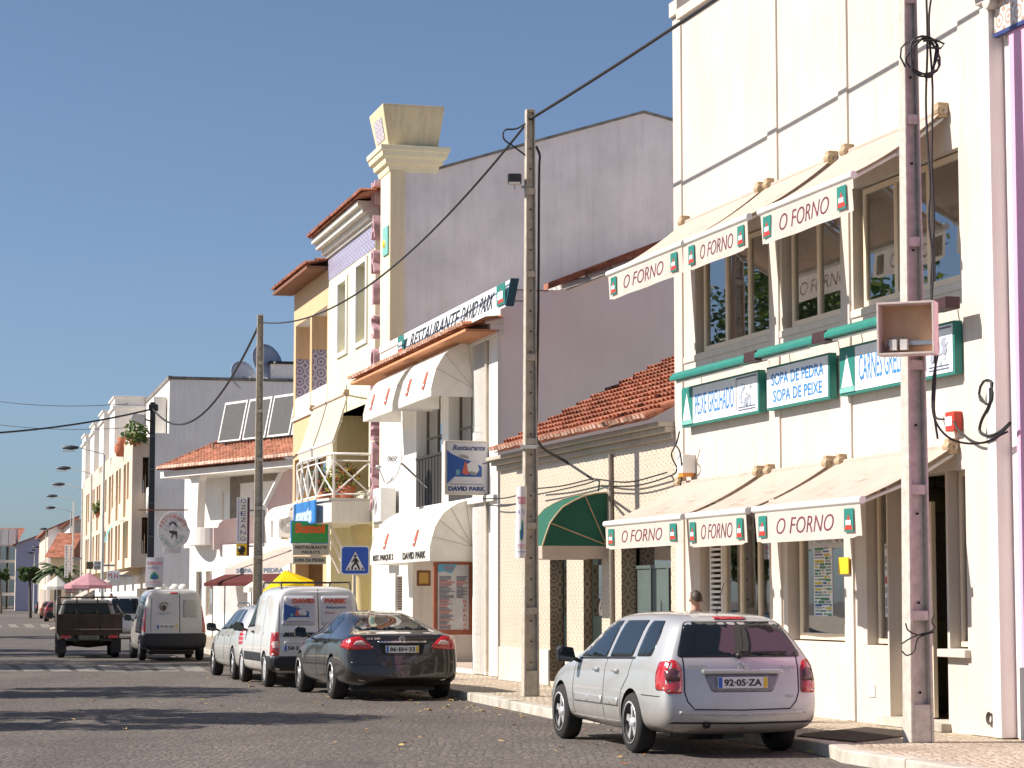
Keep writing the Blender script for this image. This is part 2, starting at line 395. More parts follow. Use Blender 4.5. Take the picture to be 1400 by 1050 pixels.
# ================================================================ ground
def cobble(name, c0, c1, joint, sc, cross=False):
    m, n, b = nodes(name); b.inputs['Roughness'].default_value = .8
    v = coords(n, (1, 1, 1), True); wob = n.nodes.new('ShaderNodeVectorMath'); wob.operation = 'ADD'
    nn = n.nodes.new('ShaderNodeTexNoise'); nn.inputs['Scale'].default_value = 1.2; n.links.new(v, nn.inputs['Vector'])
    scl = n.nodes.new('ShaderNodeVectorMath'); scl.operation = 'SCALE'; scl.inputs['Scale'].default_value = .12; n.links.new(nn.outputs['Color'], scl.inputs[0])
    n.links.new(v, wob.inputs[0]); n.links.new(scl.outputs[0], wob.inputs[1])
    e = n.nodes.new('ShaderNodeTexVoronoi'); e.feature = 'DISTANCE_TO_EDGE'; e.inputs['Scale'].default_value = sc; e.inputs['Randomness'].default_value = .55; n.links.new(wob.outputs[0], e.inputs['Vector'])
    k = n.nodes.new('ShaderNodeTexVoronoi'); k.inputs['Scale'].default_value = sc; k.inputs['Randomness'].default_value = .55; n.links.new(wob.outputs[0], k.inputs['Vector'])
    sp = n.nodes.new('ShaderNodeSeparateColor'); n.links.new(k.outputs['Color'], sp.inputs[0])
    col = ramp(n, sp.outputs[0], [(0, c0), (1, c1)])
    big = ramp(n, noise(n, v, .28, 8, .75), [(.34, (.62, .60, .58)), (.5, (.92, .91, .90)), (.68, (1.08, 1.07, 1.05))]); col = mix(n, 1.0, col, big, 'MULTIPLY')
    if name == 'granite_setts':
        rt = n.nodes.new('ShaderNodeMapping'); rt.inputs['Rotation'].default_value = (0, 0, R(-14)); rt.inputs['Scale'].default_value = (.9, .05, 1); n.links.new(n.nodes.new('ShaderNodeNewGeometry').outputs['Position'], rt.inputs[0])
        col = mix(n, 1.0, col, ramp(n, noise(n, rt.outputs[0], 1.0, 6, .7), [(.35, (.74, .73, .72)), (.62, (1.08, 1.07, 1.06))]), 'MULTIPLY')
        col = mix(n, 1.0, col, ramp(n, noise(n, v, 1.3, 3, .5), [(.24, (.45, .44, .43)), (.34, (1, 1, 1))]), 'MULTIPLY')
    jt = ramp(n, e.outputs['Distance'], [(.02, (1, 1, 1)), (.1, (0, 0, 0))]); col = mix(n, jt, col, joint)
    n.links.new(col, b.inputs['Base Color'])
    h = ramp(n, e.outputs['Distance'], [(0, (0, 0, 0)), (.28, (1, 1, 1))]); hh = mth(n, 'ADD', h, mth(n, 'MULTIPLY', noise(n, v, 22, 3), .5)); bump(n, b, hh, .6, .025)
    return m
M_road = cobble('granite_setts', (.12, .105, .094), (.185, .16, .142), (.078, .066, .056), 11)
M_walk = cobble('limestone_paving', (.44, .37, .28), (.62, .54, .43), (.30, .235, .16), 11)
M_kerb = flat('kerb_stone', (.48, .44, .37), .85, var=.35, sc=3, bp=.006)
mb = MB(); mb.quad((-900, -60, 0), (900, -60, 0), (900, 2500, 0), (-900, 2500, 0))
lone('road', mb, M_road, None, None, kind='structure')
def by_car(a, b):
    g = gnd(873, 1029); c_, s_ = cos(R(15.3)), sin(R(15.3)); return (g[0] + c_ * (a + .76) - s_ * (b - .98), g[1] + s_ * (a + .76) + c_ * (b - .98))
kp = [gnd(1500, 1098), gnd(1240, 1057), by_car(.66, -.9), by_car(.83, -.25), by_car(.93, .4), by_car(.93, 4.3), gnd(759, 983), gnd(645, 959)]
K2 = [gnd(560, 938), gnd(400, 913), gnd(300, 898), gnd(225, 880), gnd(185, 862), gnd(150, 846), gnd(110, 835), gnd(60, 826)]
kp += K2
mb = MB(); far_x = 260
top = [(x, y, .12) for x, y in kp]
for a, b in zip(top[:-1], top[1:]):
    mb.quad(a, (far_x, a[1], .12), (far_x, b[1], .12), b)
lone('pavement', mb, M_walk, None, None, kind='structure')
mb = MB(); prev = None
for (x0, y0), (x1, y1) in zip(kp[:-1], kp[1:]):
    L = math.hypot(x1 - x0, y1 - y0); n = max(1, int(L / 1.1)) if y0 < 60 else 1
    dx, dy = (x1 - x0) / L, (y1 - y0) / L; nx, ny = dy, -dx
    if nx < 0: nx, ny = -nx, -ny
    for i in range(n):
        a = L * i / n + .006; b = L * (i + 1) / n - .006; j = random.uniform(-.008, .008); zz = .128 + random.uniform(-.006, .006)
        p = [(x0 + dx * a - nx * (.02 + j), y0 + dy * a - ny * (.02 + j), -.02), (x0 + dx * b - nx * (.02 + j), y0 + dy * b - ny * (.02 + j), -.02), (x0 + dx * b + nx * .2, y0 + dy * b + ny * .2, -.02), (x0 + dx * a + nx * .2, y0 + dy * a + ny * .2, -.02)]
        mb.extr(p, (0, 0, zz + .02))
lone('kerb', mb, M_kerb, None, None, kind='structure', bevel=.018)
# far left pavement, mostly outside the picture
mb = MB(); pl = [(-11.0, -20), (-14.0, 20), (-24, 60), (-42, 125), (-90, 300)]
for (x0, y0), (x1, y1) in zip(pl[:-1], pl[1:]): mb.add([(x0, y0, 0), (x1, y1, 0), (x1 - 60, y1, 0), (x0 - 60, y0, 0), (x0, y0, .12), (x1, y1, .12), (x1 - 60, y1, .12), (x0 - 60, y0, .12)], [(4, 5, 6, 7), (0, 1, 5, 4)])
lone('opposite_pavement', mb, M_walk, None, None, kind='structure')
# zebra crossings
M_zebra = flat('worn_white_paint', (.21, .195, .175), .8, var=.5, sc=2.5)
def zebra(name, vy0, vy1, us, wd, skew):
    mb = MB()
    for u in us:
        a, b = gnd(u, vy1), gnd(u + skew, vy0)
        mb.quad((a[0], a[1], .005), (a[0] + wd, a[1], .005), (b[0] + wd, b[1], .005), (b[0], b[1], .005))
    lone(name, mb, M_zebra, None, None, kind='structure')
zebra('zebra_crossing', 909, 918.5, [-40 + 37 * i for i in range(9)], .45, -13)
zebra('far_zebra_crossing', 853.5, 858, [-30 + 22 * i for i in range(5)], .5, -4)
# fallen leaves
mb = MB(); random.seed(3)
def leaf(x, y, s, z=.012):
    a = random.uniform(0, 6.28); pts = []
    for k in range(7):
        an = a + 2 * pi * k / 7; rr = s * (1.0 if k % 2 else .55) * random.uniform(.8, 1.2); pts.append((x + cos(an) * rr, y + sin(an) * rr * .8, z + random.uniform(0, .5) * s))
    mb.add(pts + [(x, y, z + s * random.uniform(.0, .35))], [(k, (k + 1) % 7, 7) for k in range(7)], random.choice((0, 0, 1, 2)))
for i in range(230):
    u = random.uniform(20, 1120); lo = 905 + u * .06; v = lo + abs(random.gauss(0, 45))
    if v > 1075: continue
    x, y = gnd(u, v); leaf(x, y, random.uniform(.018, .045))
for i in range(240):      # drift along the kerb and under the parked cars
    k = random.choice((6, 7, 7, 8, 8, 9)); t = random.random(); x = kp[k][0] + (kp[k + 1][0] - kp[k][0]) * t - abs(random.gauss(0, .8)) - .1; y = kp[k][1] + (kp[k + 1][1] - kp[k][1]) * t; leaf(x, y, random.uniform(.025, .055))
for (u, v, s) in ((556, 1020, .075), (548, 1021, .06), (500, 984, .05), (577, 1010, .05), (768, 1024, .05), (854, 1046, .05), (632, 980, .05), (684, 972, .05), (345, 942, .1), (360, 938, .08)):
    x, y = gnd(u, v); leaf(x, y, s)
tag(lone('fallen_leaves', mb, [flat('leaf_tan', (.42, .27, .10), .8), flat('leaf_brown', (.25, .10, .04), .8), flat('leaf_gold', (.50, .36, .12), .8)], None, None), 'dry brown and yellow leaves scattered over the cobbled road', 'leaves', kind='stuff')

# ================================================================ corner restaurant building on the right
P = F1.at
b1 = thing('restaurant_building', 'tall cream restaurant building with three window bays, left of the pink house', 'building', F1, (-4.6, 0, .12))
s = {}
zU = 5.0; zUt = P(1181, 252)[1]
ops = []
W1 = (P(951, 480)[0], P(1052, 463)[0]); W2 = (P(1070, 449)[0], P(1151, 432)[0]); W3 = (P(1167, 417)[0], P(1313, 380)[0])
for a, b in (W1, W2, W3): ops.append((a, b, zU, zUt, .16))
G1 = (P(957, 800)[0], P(1052, 800)[0]); G2 = (P(1077, 800)[0], P(1158, 800)[0]); zG = 1.04; zGt = 2.95
ops += [(G1[0], G1[1], zG - .3, zGt, .22), (G2[0], G2[1], zG, zGt, .2)]
GA = (P(1186, 880)[0], P(1214, 880)[0]); GB = (P(1217, 950)[0], P(1297, 950)[0]); GC = (P(1299, 885)[0], P(1328, 885)[0]); zA = P(1190, 882)[1]
ops += [(GA[0], GA[1], zA, zGt, .2), (GB[0], GB[1], .22, zGt, .35), (GC[0], GC[1], zA, zGt, .2)]
mb = MB(); wall(mb, -4.6, 4.84, .12, 10.02, 0, ops, 0, 1); shell(mb, -4.6, 4.84, 0, 13, .12, 10.02)
part('wall', mb, [M_cream, M_cream], b1)
mb = MB()   # proud pilasters, panels and joints
for a, b in ((-4.6, -4.28), (-1.1, -.79), (1.12, 1.37), (4.24, 4.84)): mb.box(a, b, -.028, .01, .124, 10.0)
for a, b in ((-4.27, -1.11), (-.78, 1.11), (1.38, 4.23)):
    mb.box(a, b, -.02, .01, 4.9, 4.985)
mb.box(-4.28, 4.84, -.09, .3, 9.90, 10.05); mb.box(-4.6, -4.28, -.08, .3, 10.0, 10.22)
mb.box(GC[0] - .12, GC[1] + .04, -.1, .1, zA - .09, zA - .004)
part('pilaster', mb, M_cream, b1, .008)
# raised gable on the roof, cut by the frame
sa = P(944, 22)[0]; mb = MB(); mb.extr([(sa, .1, 9.99), (sa + 9, .1, 9.99), (sa + 9, .1, 12.6), (sa + 3.2, .1, 12.6)], (0, .25, 0)); part('gable', mb, M_white, b1)
mb = MB(); tiles(mb, sa + 1.2, sa + 4, -.25, 11.0, 2.5, 12.6); part('gable_roof', mb, M_tile, b1)
for i, (a, b) in enumerate((W1, W2, W3)):
    window(b1, a + .10, b - .02, zU + .02, zUt - .02, .09, (.34, .66) if i != 1 else (.5,), fm=M_alu, t=.07)
window(b1, G1[0] + .55, G1[1] - .03, zG - .28, zGt, .14, (.33, .66), t=.06); window(b1, G2[0] + .1, G2[1] - .04, zG + .02, zGt - .02, .12, (), fm=M_alu, t=.08)
window(b1, GA[0] + .05, GA[1] - .02, zA + .02, zGt, .12, (), t=.06); window(b1, GC[0] + .03, GC[1] - .02, zA + .02, zGt, .12, (), t=.06)
d = window(b1, GB[0] + .06, (GB[0] + GB[1]) / 2 - .02, .24, zGt - .3, .2, (), (.12,), t=.09, name='door')
hx = (GB[0] + GB[1]) / 2 - .1; mb = MB(); mb.tube([(hx, .19, 1.1), (hx, .14, 1.1), (hx, .14, 1.4), (hx, .19, 1.4)], .012); part('handle', mb, M_steel, d)
mb = MB(); mb.box(GB[0] - .15, GB[1] + .05, -.12, .34, .124, .215); part('door_step', mb, M_kerb, b1, .01)
# white louvred shutter at the first ground window
mb = MB(); x0 = G1[0] + .12; mb.box(x0, x0 + .05, .1, .14, zG, zGt); mb.box(x0 + .42, x0 + .47, .1, .14, zG, zGt)
for i in range(26): z = zG + .02 + i * .073; mb.box(x0 + .05, x0 + .42, .08, .15, z, z + .035)
part('shutter', mb, M_bright, b1)
# rooms behind the glass
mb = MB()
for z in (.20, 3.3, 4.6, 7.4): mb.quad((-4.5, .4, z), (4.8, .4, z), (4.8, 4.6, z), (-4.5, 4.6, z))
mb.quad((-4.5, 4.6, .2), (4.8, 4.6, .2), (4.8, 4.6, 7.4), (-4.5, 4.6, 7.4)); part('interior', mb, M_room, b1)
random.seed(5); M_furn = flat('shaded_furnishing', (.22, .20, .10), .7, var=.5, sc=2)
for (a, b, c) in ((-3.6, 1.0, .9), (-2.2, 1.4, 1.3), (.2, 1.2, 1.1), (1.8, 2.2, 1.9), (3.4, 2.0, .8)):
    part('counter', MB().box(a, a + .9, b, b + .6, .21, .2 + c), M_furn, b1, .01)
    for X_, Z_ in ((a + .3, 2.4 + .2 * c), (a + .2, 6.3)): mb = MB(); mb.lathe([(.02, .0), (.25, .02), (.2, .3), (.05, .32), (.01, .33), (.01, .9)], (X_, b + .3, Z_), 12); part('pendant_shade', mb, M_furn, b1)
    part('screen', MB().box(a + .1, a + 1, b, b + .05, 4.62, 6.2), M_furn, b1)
# posters behind and on the glass
def sheet(name, par, a, b, c, d, q, cols, seed=1, n=8, base=M_signw, title=None):
    mb = MB(); mb.box(a, b, q, q + .006, c, d); o = part(name, mb, base, par); random.seed(seed); mb = MB()
    for i in range(n):
        z1 = d - (d - c) * (i + .15) / n; x = a + (b - a) * .06
        while x < b - (b - a) * .12:
            x1 = min(b - (b - a) * .05, x + (b - a) * random.uniform(.08, .5)); mb.box(x, x1, q - .004, q + .001, z1 - (d - c) / n * random.uniform(.3, .85), z1, random.randrange(len(cols))); x = x1 + (b - a) * random.uniform(.02, .1)
    part('print', mb, cols, o); return o
M_gp = flat('poster_green', (.05, .22, .12), .5); M_yp = flat('poster_yellow', (.55, .45, .04), .5); M_bp = flat('poster_blue', (.06, .12, .32), .5); M_rp = flat('poster_red', (.5, .06, .04), .5); M_gr = flat('poster_grey', (.35, .36, .36), .5)
def pstr(s0, s1, z0, z1, q, cols, seed, n, label, title=None):
    o = thing('poster', label, 'poster', F1, (s0, q, z0)); sheet('paper', o, s0, s1, z0, z1, q, cols, seed, n); return o
pstr(G2[0] + .5, G2[0] + 1.05, 1.35, 2.2, .14, [M_gp, M_yp, M_bp, M_gp, M_gr], 2, 22, 'tall colourful menu poster in the large ground floor window right of the silver estate car')
pstr(GA[0] + .2, GA[0] + .45, 1.35, 2.2, .14, [M_gr, M_gr, M_rp], 4, 7, 'narrow white notice sheet taped inside the slim side window of the doorway')
pstr(GC[0] + .3, GC[0] + .62, 1.35, 2.25, .14, [M_rp, M_gp, M_yp, M_gr], 6, 16, 'picture menu sheet in the window right of the concrete pole')
# small boxes
o = thing('alarm_box', 'red alarm box on the cream wall right of the doorway pole', 'alarm', F1, (P(1310, 590)[0], 0, 3.5)); z0, z1 = P(1310, 590)[1], P(1310, 563)[1]; x0, x1 = P(1304, 575)[0], P(1326, 575)[0]
mb = MB(); mb.box(x0, x1 - .16, -.11, 0, z0, z1); part('casing', mb, M_red, o, .015)
mb = MB(); mb.box(x0 - .004 + .02, x1 - .2, -.114, -.10, z0 + .06, z0 + .16); part('lens', mb, M_signw, o)
z0, z1 = P(948, 652)[1], P(948, 622)[1]; x0 = P(944, 640)[0]; o = thing('siren_box', 'pale wall box with an orange lamp at the left edge of the cream restaurant', 'alarm', F1, (x0, 0, z0))
mb = MB(); mb.box(x0, x0 + .22, -.2, -.0, z0 + .05, z1); part('casing', mb, M_bright, o, .01); mb = MB(); mb.box(x0 + .02, x0 + .2, -.19, -.02, z0, z0 + .049); part('lamp', mb, flat('orange_lens', (.7, .25, .03), .3), o)
o = lone('meter_box', MB().box(P(1187, 940)[0], P(1197, 940)[0], -.016, .0, P(1187, 952)[1], P(1187, 935)[1]), M_signw, 'small white plate low on the cream wall left of the doorway', 'plate', F1, (P(1187, 940)[0], 0, P(1187, 952)[1]), bevel=.004)
o = lone('notice_plate', MB().box(P(1153, 790)[0], P(1167, 790)[0], -.066, -.05, P(1160, 785)[1], P(1160, 762)[1]), M_ylw, 'small yellow and white notice on the pilaster right of the poster window', 'notice', F1, (P(1153, 790)[0], 0, 2.0), bevel=.003)
x, z = P(1359, 982); mb = MB(); mb.lathe([(.07, -.06), (.055, -.06), (.05, .05), (0, .05)], (x, 0, z), 14, ax='y'); lone('drain_hole', mb, M_dark, 'round rain outlet at the foot of the cream wall beside the pink house', 'drain', F1, (x, 0, z))

# ---------------------------------------------------------------- awnings with valance
def emblem(par, a, b, q0, q1, z0, z1, F=None):
    pass
def awning(lbl, F, sL, sR, zw, p, zt, vh, name='awning', fan=None, lc=M_maroon, group=None, words='O FORNO', canv=None, val=None, sag=None):
    sag = sag if sag is not None else random.uniform(.05, .10)
    canv = canv or M_beige; val = val or M_bval
    o = thing(name, lbl, 'awning', F, ((sL + sR) / 2, 0, zw), group)
    mb = MB(); N, Mx = 8, 10
    for k in range(2):
        vs = []
        for i in range(N + 1):
            t = i / N
            for j in range(Mx + 1):
                x = sL + (sR - sL) * j / Mx
                vs.append((x, -.04 - (p - .04) * t, zw + (zt - zw) * t - sag * 4 * t * (1 - t) * (.6 + .4 * sin(pi * j / Mx)) - k * .008))
        mb.add(vs, [(i * (Mx + 1) + j, i * (Mx + 1) + j + 1, (i + 1) * (Mx + 1) + j + 1, (i + 1) * (Mx + 1) + j) for i in range(N) for j in range(Mx)], 0, True)
    part('canopy', mb, canv, o, fix=False)
    mb = MB(); mb.tube([(sL - .04, -p, zt - .02), (sR + .04, -p, zt - .02)], .042, 10); fb = part('front_bar', mb, M_bright, o)
    mb = MB(); mb.tube([(sL - .02, -.06, zw - .03), (sR + .02, -.06, zw - .03)], .034, 8); part('roller', mb, M_beige, o)
    # valance with soft folds
    mb = MB(); N = 28; vs = []
    wv = lambda x, t: .010 * sin(x * 5.1 + sL) * t + .02 * t * math.exp(-((x - sL) / .12) ** 2) + .02 * t * math.exp(-((x - sR) / .12) ** 2)
    for i in range(5):
        t = i / 4
        for j in range(N + 1):
            x = sL + (sR - sL) * j / N; c = min(j, N - j) / N
            vs.append((x, -p - .01 + wv(x, t), zt - .05 - (vh - (.02 if c < .04 else 0)) * t))
    mb.add(vs, [(i * (N + 1) + j, i * (N + 1) + j + 1, (i + 1) * (N + 1) + j + 1, (i + 1) * (N + 1) + j) for i in range(4) for j in range(N)], 0, True)
    va = part('valance', mb, val, o, fix=False)
    mid = (sL + sR) / 2; w = (sR - sL)
    if words:
        tx = text('lettering', words, .3, (mid, 0, zt - .05 - vh * .5), (1, 0, 0), (0, 0, 1), lc, va, w=w * .54, h=vh * .5, shear=.25, bold=-.003, thick=.002); of = OFF[tx]
        for v in tx.data.vertices: v.co.y += of.y - p - .014 + wv(v.co.x + of.x, (zt - .05 - v.co.z - of.z) / vh) - of.y
    for e, x in enumerate((sL + w * .09, sR - w * .09) if words else ()):
        mb = MB(); hw = min(.115, w * .05); z0, z1 = zt - .05 - vh * .82, zt - .05 - vh * .14; q = -p - .026
        mb.box(x - hw, x + hw, q, q + .006, z0, z1, 0); mb.extr([(x - hw * .9, q - .003, z0 + vh * .06), (x + hw * .9, q - .003, z0 + vh * .06), (x, q - .003, z0 + (z1 - z0) * .75)], (0, .004, 0), 1)
        mb.box(x - hw * .55, x + hw * .55, q - .006, q - .002, z0 + vh * .2, z0 + vh * .34, 2)
        part('emblem', mb, [M_teal, M_red, M_signw], va)
    for x in (sL + .05, sR - .05):
        mb = MB(); mz = zw - .02 + (zt - zw) * .5 - .1; mb.tube([(x, -.05, zw - .1), (x + (.0), -p * .5, mz), (x, -p + .03, zt - .04)], .022, 6); mb.lathe([(0, -.03), (.04, -.03), (.04, .03), (0, .03)], (x, -p * .5, mz), 8, ax='x'); part('arm', mb, M_lgrey, o)
        mb = MB(); mb.box(x - .05, x + .05, -.13, .0, zw - .1, zw + .07); mb.lathe([(0, -.07), (.055, -.07), (.055, .07), (0, .07)], (x, -.1, zw - .02), 8, ax='x'); part('bracket', mb, M_gold, o, .01)
    return o
gu = 'retractable awnings on the cream restaurant'
awning('upper floor awning over the leftmost window of the cream restaurant', F1, -4.1, P(1049, 257)[0], 6.93, 1.19, 6.15, .36, group=gu)
awning('upper floor awning over the middle window of the cream restaurant', F1, P(1057, 253)[0], P(1146, 214)[0], 6.93, 1.19, 6.15, .36, group=gu)
awning('upper floor awning over the widest window, nearest the tall pole', F1, P(1163, 206)[0], 3.96, 6.93, 1.17, 6.15, .38, group=gu)
awning('ground floor awning at the left corner of the cream restaurant, above the tiled house doorway', F1, P(935, 655)[0], P(1047, 641)[0], 3.22, 1.17, 2.63, .33, group=gu)
awning('ground floor awning in the middle, above the roof of the silver estate', F1, P(1058, 641)[0], P(1143, 628)[0], 3.22, 1.17, 2.63, .37, group=gu)
awning('ground floor awning nearest the pole and the door, widest of the lower row', F1, P(1156, 626)[0], 4.07, 3.22, 1.17, 2.63, .37, group=gu)

# ---------------------------------------------------------------- signboards with lamps
def board(lbl, a, b, z0, z1, kind, txt, lamp_a, lamp_b, zl):
    o = thing('signboard', lbl, 'sign', F1, (a, 0, z0), 'green framed signboards of the cream restaurant'); T = .13
    mb = MB(); mb.box(a - .03, b + .03, -T, -.03, z0 - .03, z1 + .03); part('frame', mb, M_teal, o, .006)
    mb = MB(); mb.box(a, b, -T - .008, -T + .01, z0, z1); pn = part('panel', mb, M_signw, o)
    q = -T - .010; H = z1 - z0
    if kind != 2:
        w = .42; mb = MB(); mb.box(a, a + w, q - .004, q + .001, z0, z1); e = part('emblem', mb, M_teal, o)
        mb = MB(); mb.extr([(a + .05, q - .008, z0 + .12 * H), (a + w - .05, q - .008, z0 + .12 * H), (a + w / 2, q - .008, z1 - .12 * H)], (0, .004, 0), 0)
        mb.box(a, a + w, q - .007, q - .003, z0, z0 + .11 * H, 1); part('triangle', mb, [M_signw, M_teal2], e)
        x0 = b - .62 if kind == 1 else b - .72
        mb = MB(); mb.box(x0 - .012, x0, q - .003, q, z0 + .06, z1 - .03, 0); mb.box(x0, b - .02, q - .003, q, z1 - .04, z1 - .02, 0)
        random.seed(int(a * 10)); 
        for i in range(16):
            px = x0 + .08 + random.random() * .42; pz = z0 + .12 + random.random() * (H - .26); rr = random.uniform(.02, .07)
            mb.lathe([(rr, 0), (rr * .6, -.003), (0, -.003)], (px, q - .002 - i * .0004, pz), 7, 1 if i % 3 else 2, ax='y', smooth=False)
        for i in range(2): mb.box(x0 + .06, b - .08, q - .003, q, z0 + .04 + i * .035, z0 + .055 + i * .035, 0)
        part('picture', mb, [flat('print_grey', (.12, .13, .2), .5), flat('print_pale_blue', (.45, .50, .62), .5), flat('print_mid_grey', (.34, .36, .42), .5)], o)
        text('lettering', txt, .3, ((a + w + x0) / 2, q, (z0 + z1) / 2), (1, 0, 0), (0, 0, 1), M_cyan, o, w=(x0 - a - w) * .88, h=H * .58)
    else:
        for i, t in enumerate(txt): text('lettering', t, .3, ((a + b) / 2 + .02, q, z0 + H * (.70 - .43 * i)), (1, 0, 0), (0, 0, 1), M_cyan, o, w=(b - a) * (.86 - .06 * i), h=H * .31, bold=.004)
    l = thing('sign_lamp', 'green tube lamp above the ' + {0: 'fish', 1: 'meat', 2: 'soup'}[kind if kind else 0] + ' signboard', 'lamp', F1, (lamp_a, -.3, zl), 'green tube lamps above the signboards')
    mb = MB(); mb.extr([(lamp_a, -.42, zl), (lamp_a, -.22, zl), (lamp_a, -.22, zl + .05), (lamp_a, -.28, zl + .11), (lamp_a, -.36, zl + .11), (lamp_a, -.42, zl + .05)], (lamp_b - lamp_a, 0, 0)); part('housing', mb, M_teal, l, .006)
    mb = MB(); mb.tube([(lamp_a + .05, -.32, zl - .02), (lamp_b - .3, -.32, zl - .02)], .018); part('tube', mb, M_signw, l)
    mb = MB(); mb.box(lamp_b - .02, lamp_b + .36, -.41, -.23, zl - .01, zl + .12); part('ballast', mb, flat('brown_box', (.05, .02, .02), .5), l, .01)
    for x in (lamp_a + .15, lamp_b - .15):
        mb = MB(); mb.tube([(x, -.02, zl + .06), (x, -.3, zl + .06)], .012, 6); part('stem', mb, M_teal, l)
x0, x1 = P(945, 560)[0], P(1049, 540)[0]; board('fish signboard, leftmost of the three, with a picture panel at its right end', x0, x1, 4.0, 4.50, 0, 'PEIXE GRELHADO', P(926, 527, -.3)[0], P(1028, 502, -.3)[0], 4.60)
x0, x1 = P(1062, 530)[0], P(1146, 515)[0]; board('two line soup signboard, middle of the three, without a picture', x0, x1, 4.0, 4.50, 2, ('SOPA DE PEDRA', 'SOPA DE PEIXE'), P(1043, 498, -.3)[0], P(1122, 478, -.3)[0], 4.62)
x0, x1 = P(1163, 510)[0], P(1318, 475)[0]; board('meat signboard, rightmost of the three, half behind the concrete pole', x0, x1, 4.0, 4.52, 1, 'CARNES GRELHADAS', P(1139, 476, -.3)[0], P(1284, 441, -.3)[0], 4.64)

# ================================================================ pink house at the right edge
b0 = thing('pink_house', 'bright pink house with white pilaster, cut by the right edge of the picture', 'building', F1, (4.86, 0, .12))
mb = MB(); a0 = P(1392, 700)[0]; wall(mb, a0, 9.5, .12, 10.5, .0, [(a0 + 2.2, a0 + 3.3, 1.0, 2.9, .25)]); shell(mb, a0, 9.5, .0, 12, .12, 10.5); part('wall', mb, M_pink, b0)
mb = MB(); mb.box(4.87, P(1378, 900)[0], -.09, .2, .13, 8.0); mb.box(P(1378, 900)[0] + .01, a0 + .06, .08, .3, .13, 8.6, 1); mb.box(a0 + .02, 9.5, -.05, .02, .13, P(1393, 912)[1]); part('pilaster', mb, [M_white, M_pinkwall], b0, .01)
mb = MB(); zc = P(1350, 12)[1]
for i, (p, h) in enumerate(((.14, .08), (.22, .09), (.3, .12))): mb.box(4.86, a0 + .05, -p, .2, zc + .02 + sum((.08, .09, .12)[:i]), zc + .02 + sum((.08, .09, .12)[:i]) + h)
mb.lathe([(0, -.02), (.09, -.02), (.09, .1), (0, .1)], (P(1364, 14)[0], -.12, zc + .02), 12, ax='y'); part('cornice', mb, plaster('cornice_grey', (.62, .58, .52)), b0, .01)
zt = P(1385, 36)[1]; mb = MB(); mb.box(a0 - .25, 9, -.03, .02, zt, zt + 1.2, 0); mb.box(a0 - .26, 9, -.04, .02, zt - .04, zt, 1); part('tile_frieze', mb, [azulejo('painted_tiles', (.70, .66, .62), (.45, .22, .12), .2), M_navy], b0)
mb = MB(); wall(mb, a0 - .28, 14, 7.8, 10.52, -.012, []); part('upper_wall', mb, M_pink, b0) if False else None
# ================================================================ low tiled house
M_az = azulejo('cream_azulejo', (.72, .63, .51), (.36, .25, .16), .20, amt=.65); M_azd = azulejo('brown_azulejo', (.34, .27, .18), (.13, .09, .06), .21, amt=.9)
sA = P(684, 700)[0]; ze = 4.1
b2 = thing('tiled_house', 'low house with cream patterned wall tiles and red barrel tile roof, between the two restaurants', 'building', F1, (sA, 0, .12))
d1 = (P(752, 880)[0], P(775, 880)[0]); d2 = (P(798, 880)[0], P(823, 880)[0]); d3 = (P(850, 880)[0], P(918, 880)[0]); zd = P(885, 746)[1] + .05; zp = P(700, 885)[1]
ops = [(d1[0], d1[1], .2, zd, .24), (d2[0], d2[1], .2, zd, .15), (d3[0], d3[1], .2, zd, .24)]
mb = MB(); wall(mb, sA, -4.605, .12, ze - .2, 0, ops, 0, 1); shell(mb, sA, -4.605, 0, 9, .12, ze - .2); part('wall', mb, [M_az, M_azd], b2)
mb = MB(); xs = [sA, d1[0], d1[1], d2[0], d2[1], d3[0], d3[1], -4.605]
for i in range(0, 8, 2): part('plinth', MB().box(xs[i] + .001, xs[i + 1] - .001, -.035, .0, .125, zp), plaster('marble_plinth', (.66, .60, .54), .2, .2), b2, .006)
M_door = flat('grey_green_door', (.10, .13, .12), .4)
for (a, b), nm in ((d1, 'door'), (d2, 'door')):
    dq = .14 if (a, b) == d2 else .23; mb = MB(); mb.box(a + .005, b - .005, dq, dq + .05, .2, zd - .01); o = part(nm, mb, flat('black_green_door', (.02, .03, .025), .4), b2)
    mb = MB(); mb.box(a + .1, b - .1, dq - .01, dq, 1.3, zd - .3); part('pane', mb, M_glassd, o)
mb = MB(); a, b = d3; mb.box(a + .02, a + (b - a) * .66, .24, .3, .2, zd - .38); mb.box(a + .02, b - .02, .22, .31, zd - .38, zd - .33); mb.box(a + (b - a) * .64, a + (b - a) * .68, .22, .31, .2, zd - .38); mb.box(a + (b - a) * .3, a + (b - a) * .33, .225, .3, .2, zd - .38)
o = part('door', mb, M_door, b2); mb = MB(); mb.box(a + .02, b - .02, .27, .29, zd - .33, zd - .02); part('fanlight', mb, M_glassd, o); mb = MB(); mb.box(a + (b - a) * .6, a + (b - a) * .62, .2, .24, 1.2, 1.35); part('handle', mb, M_steel, o)
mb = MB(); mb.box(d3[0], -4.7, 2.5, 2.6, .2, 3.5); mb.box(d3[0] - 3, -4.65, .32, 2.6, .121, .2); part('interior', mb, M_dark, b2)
mb = MB()
for z0, z1, p in ((ze - .24, ze - .15, .08), (ze - .15, ze - .07, .18), (ze - .07, ze, .28)): mb.box(sA, -4.605, -p, .02, z0, z1)
part('cornice', mb, plaster('cornice_beige', (.50, .45, .38)), b2, .012)
qr, zr = F1.ats(922, 487, sA); 
mb = MB(); tiles(mb, F1.S(673, 650, -.42), -4.62, -.42, ze + .02, qr, zr, me=1)
part('roof', mb, [M_tile, M_tilew], b2)
mb = MB()
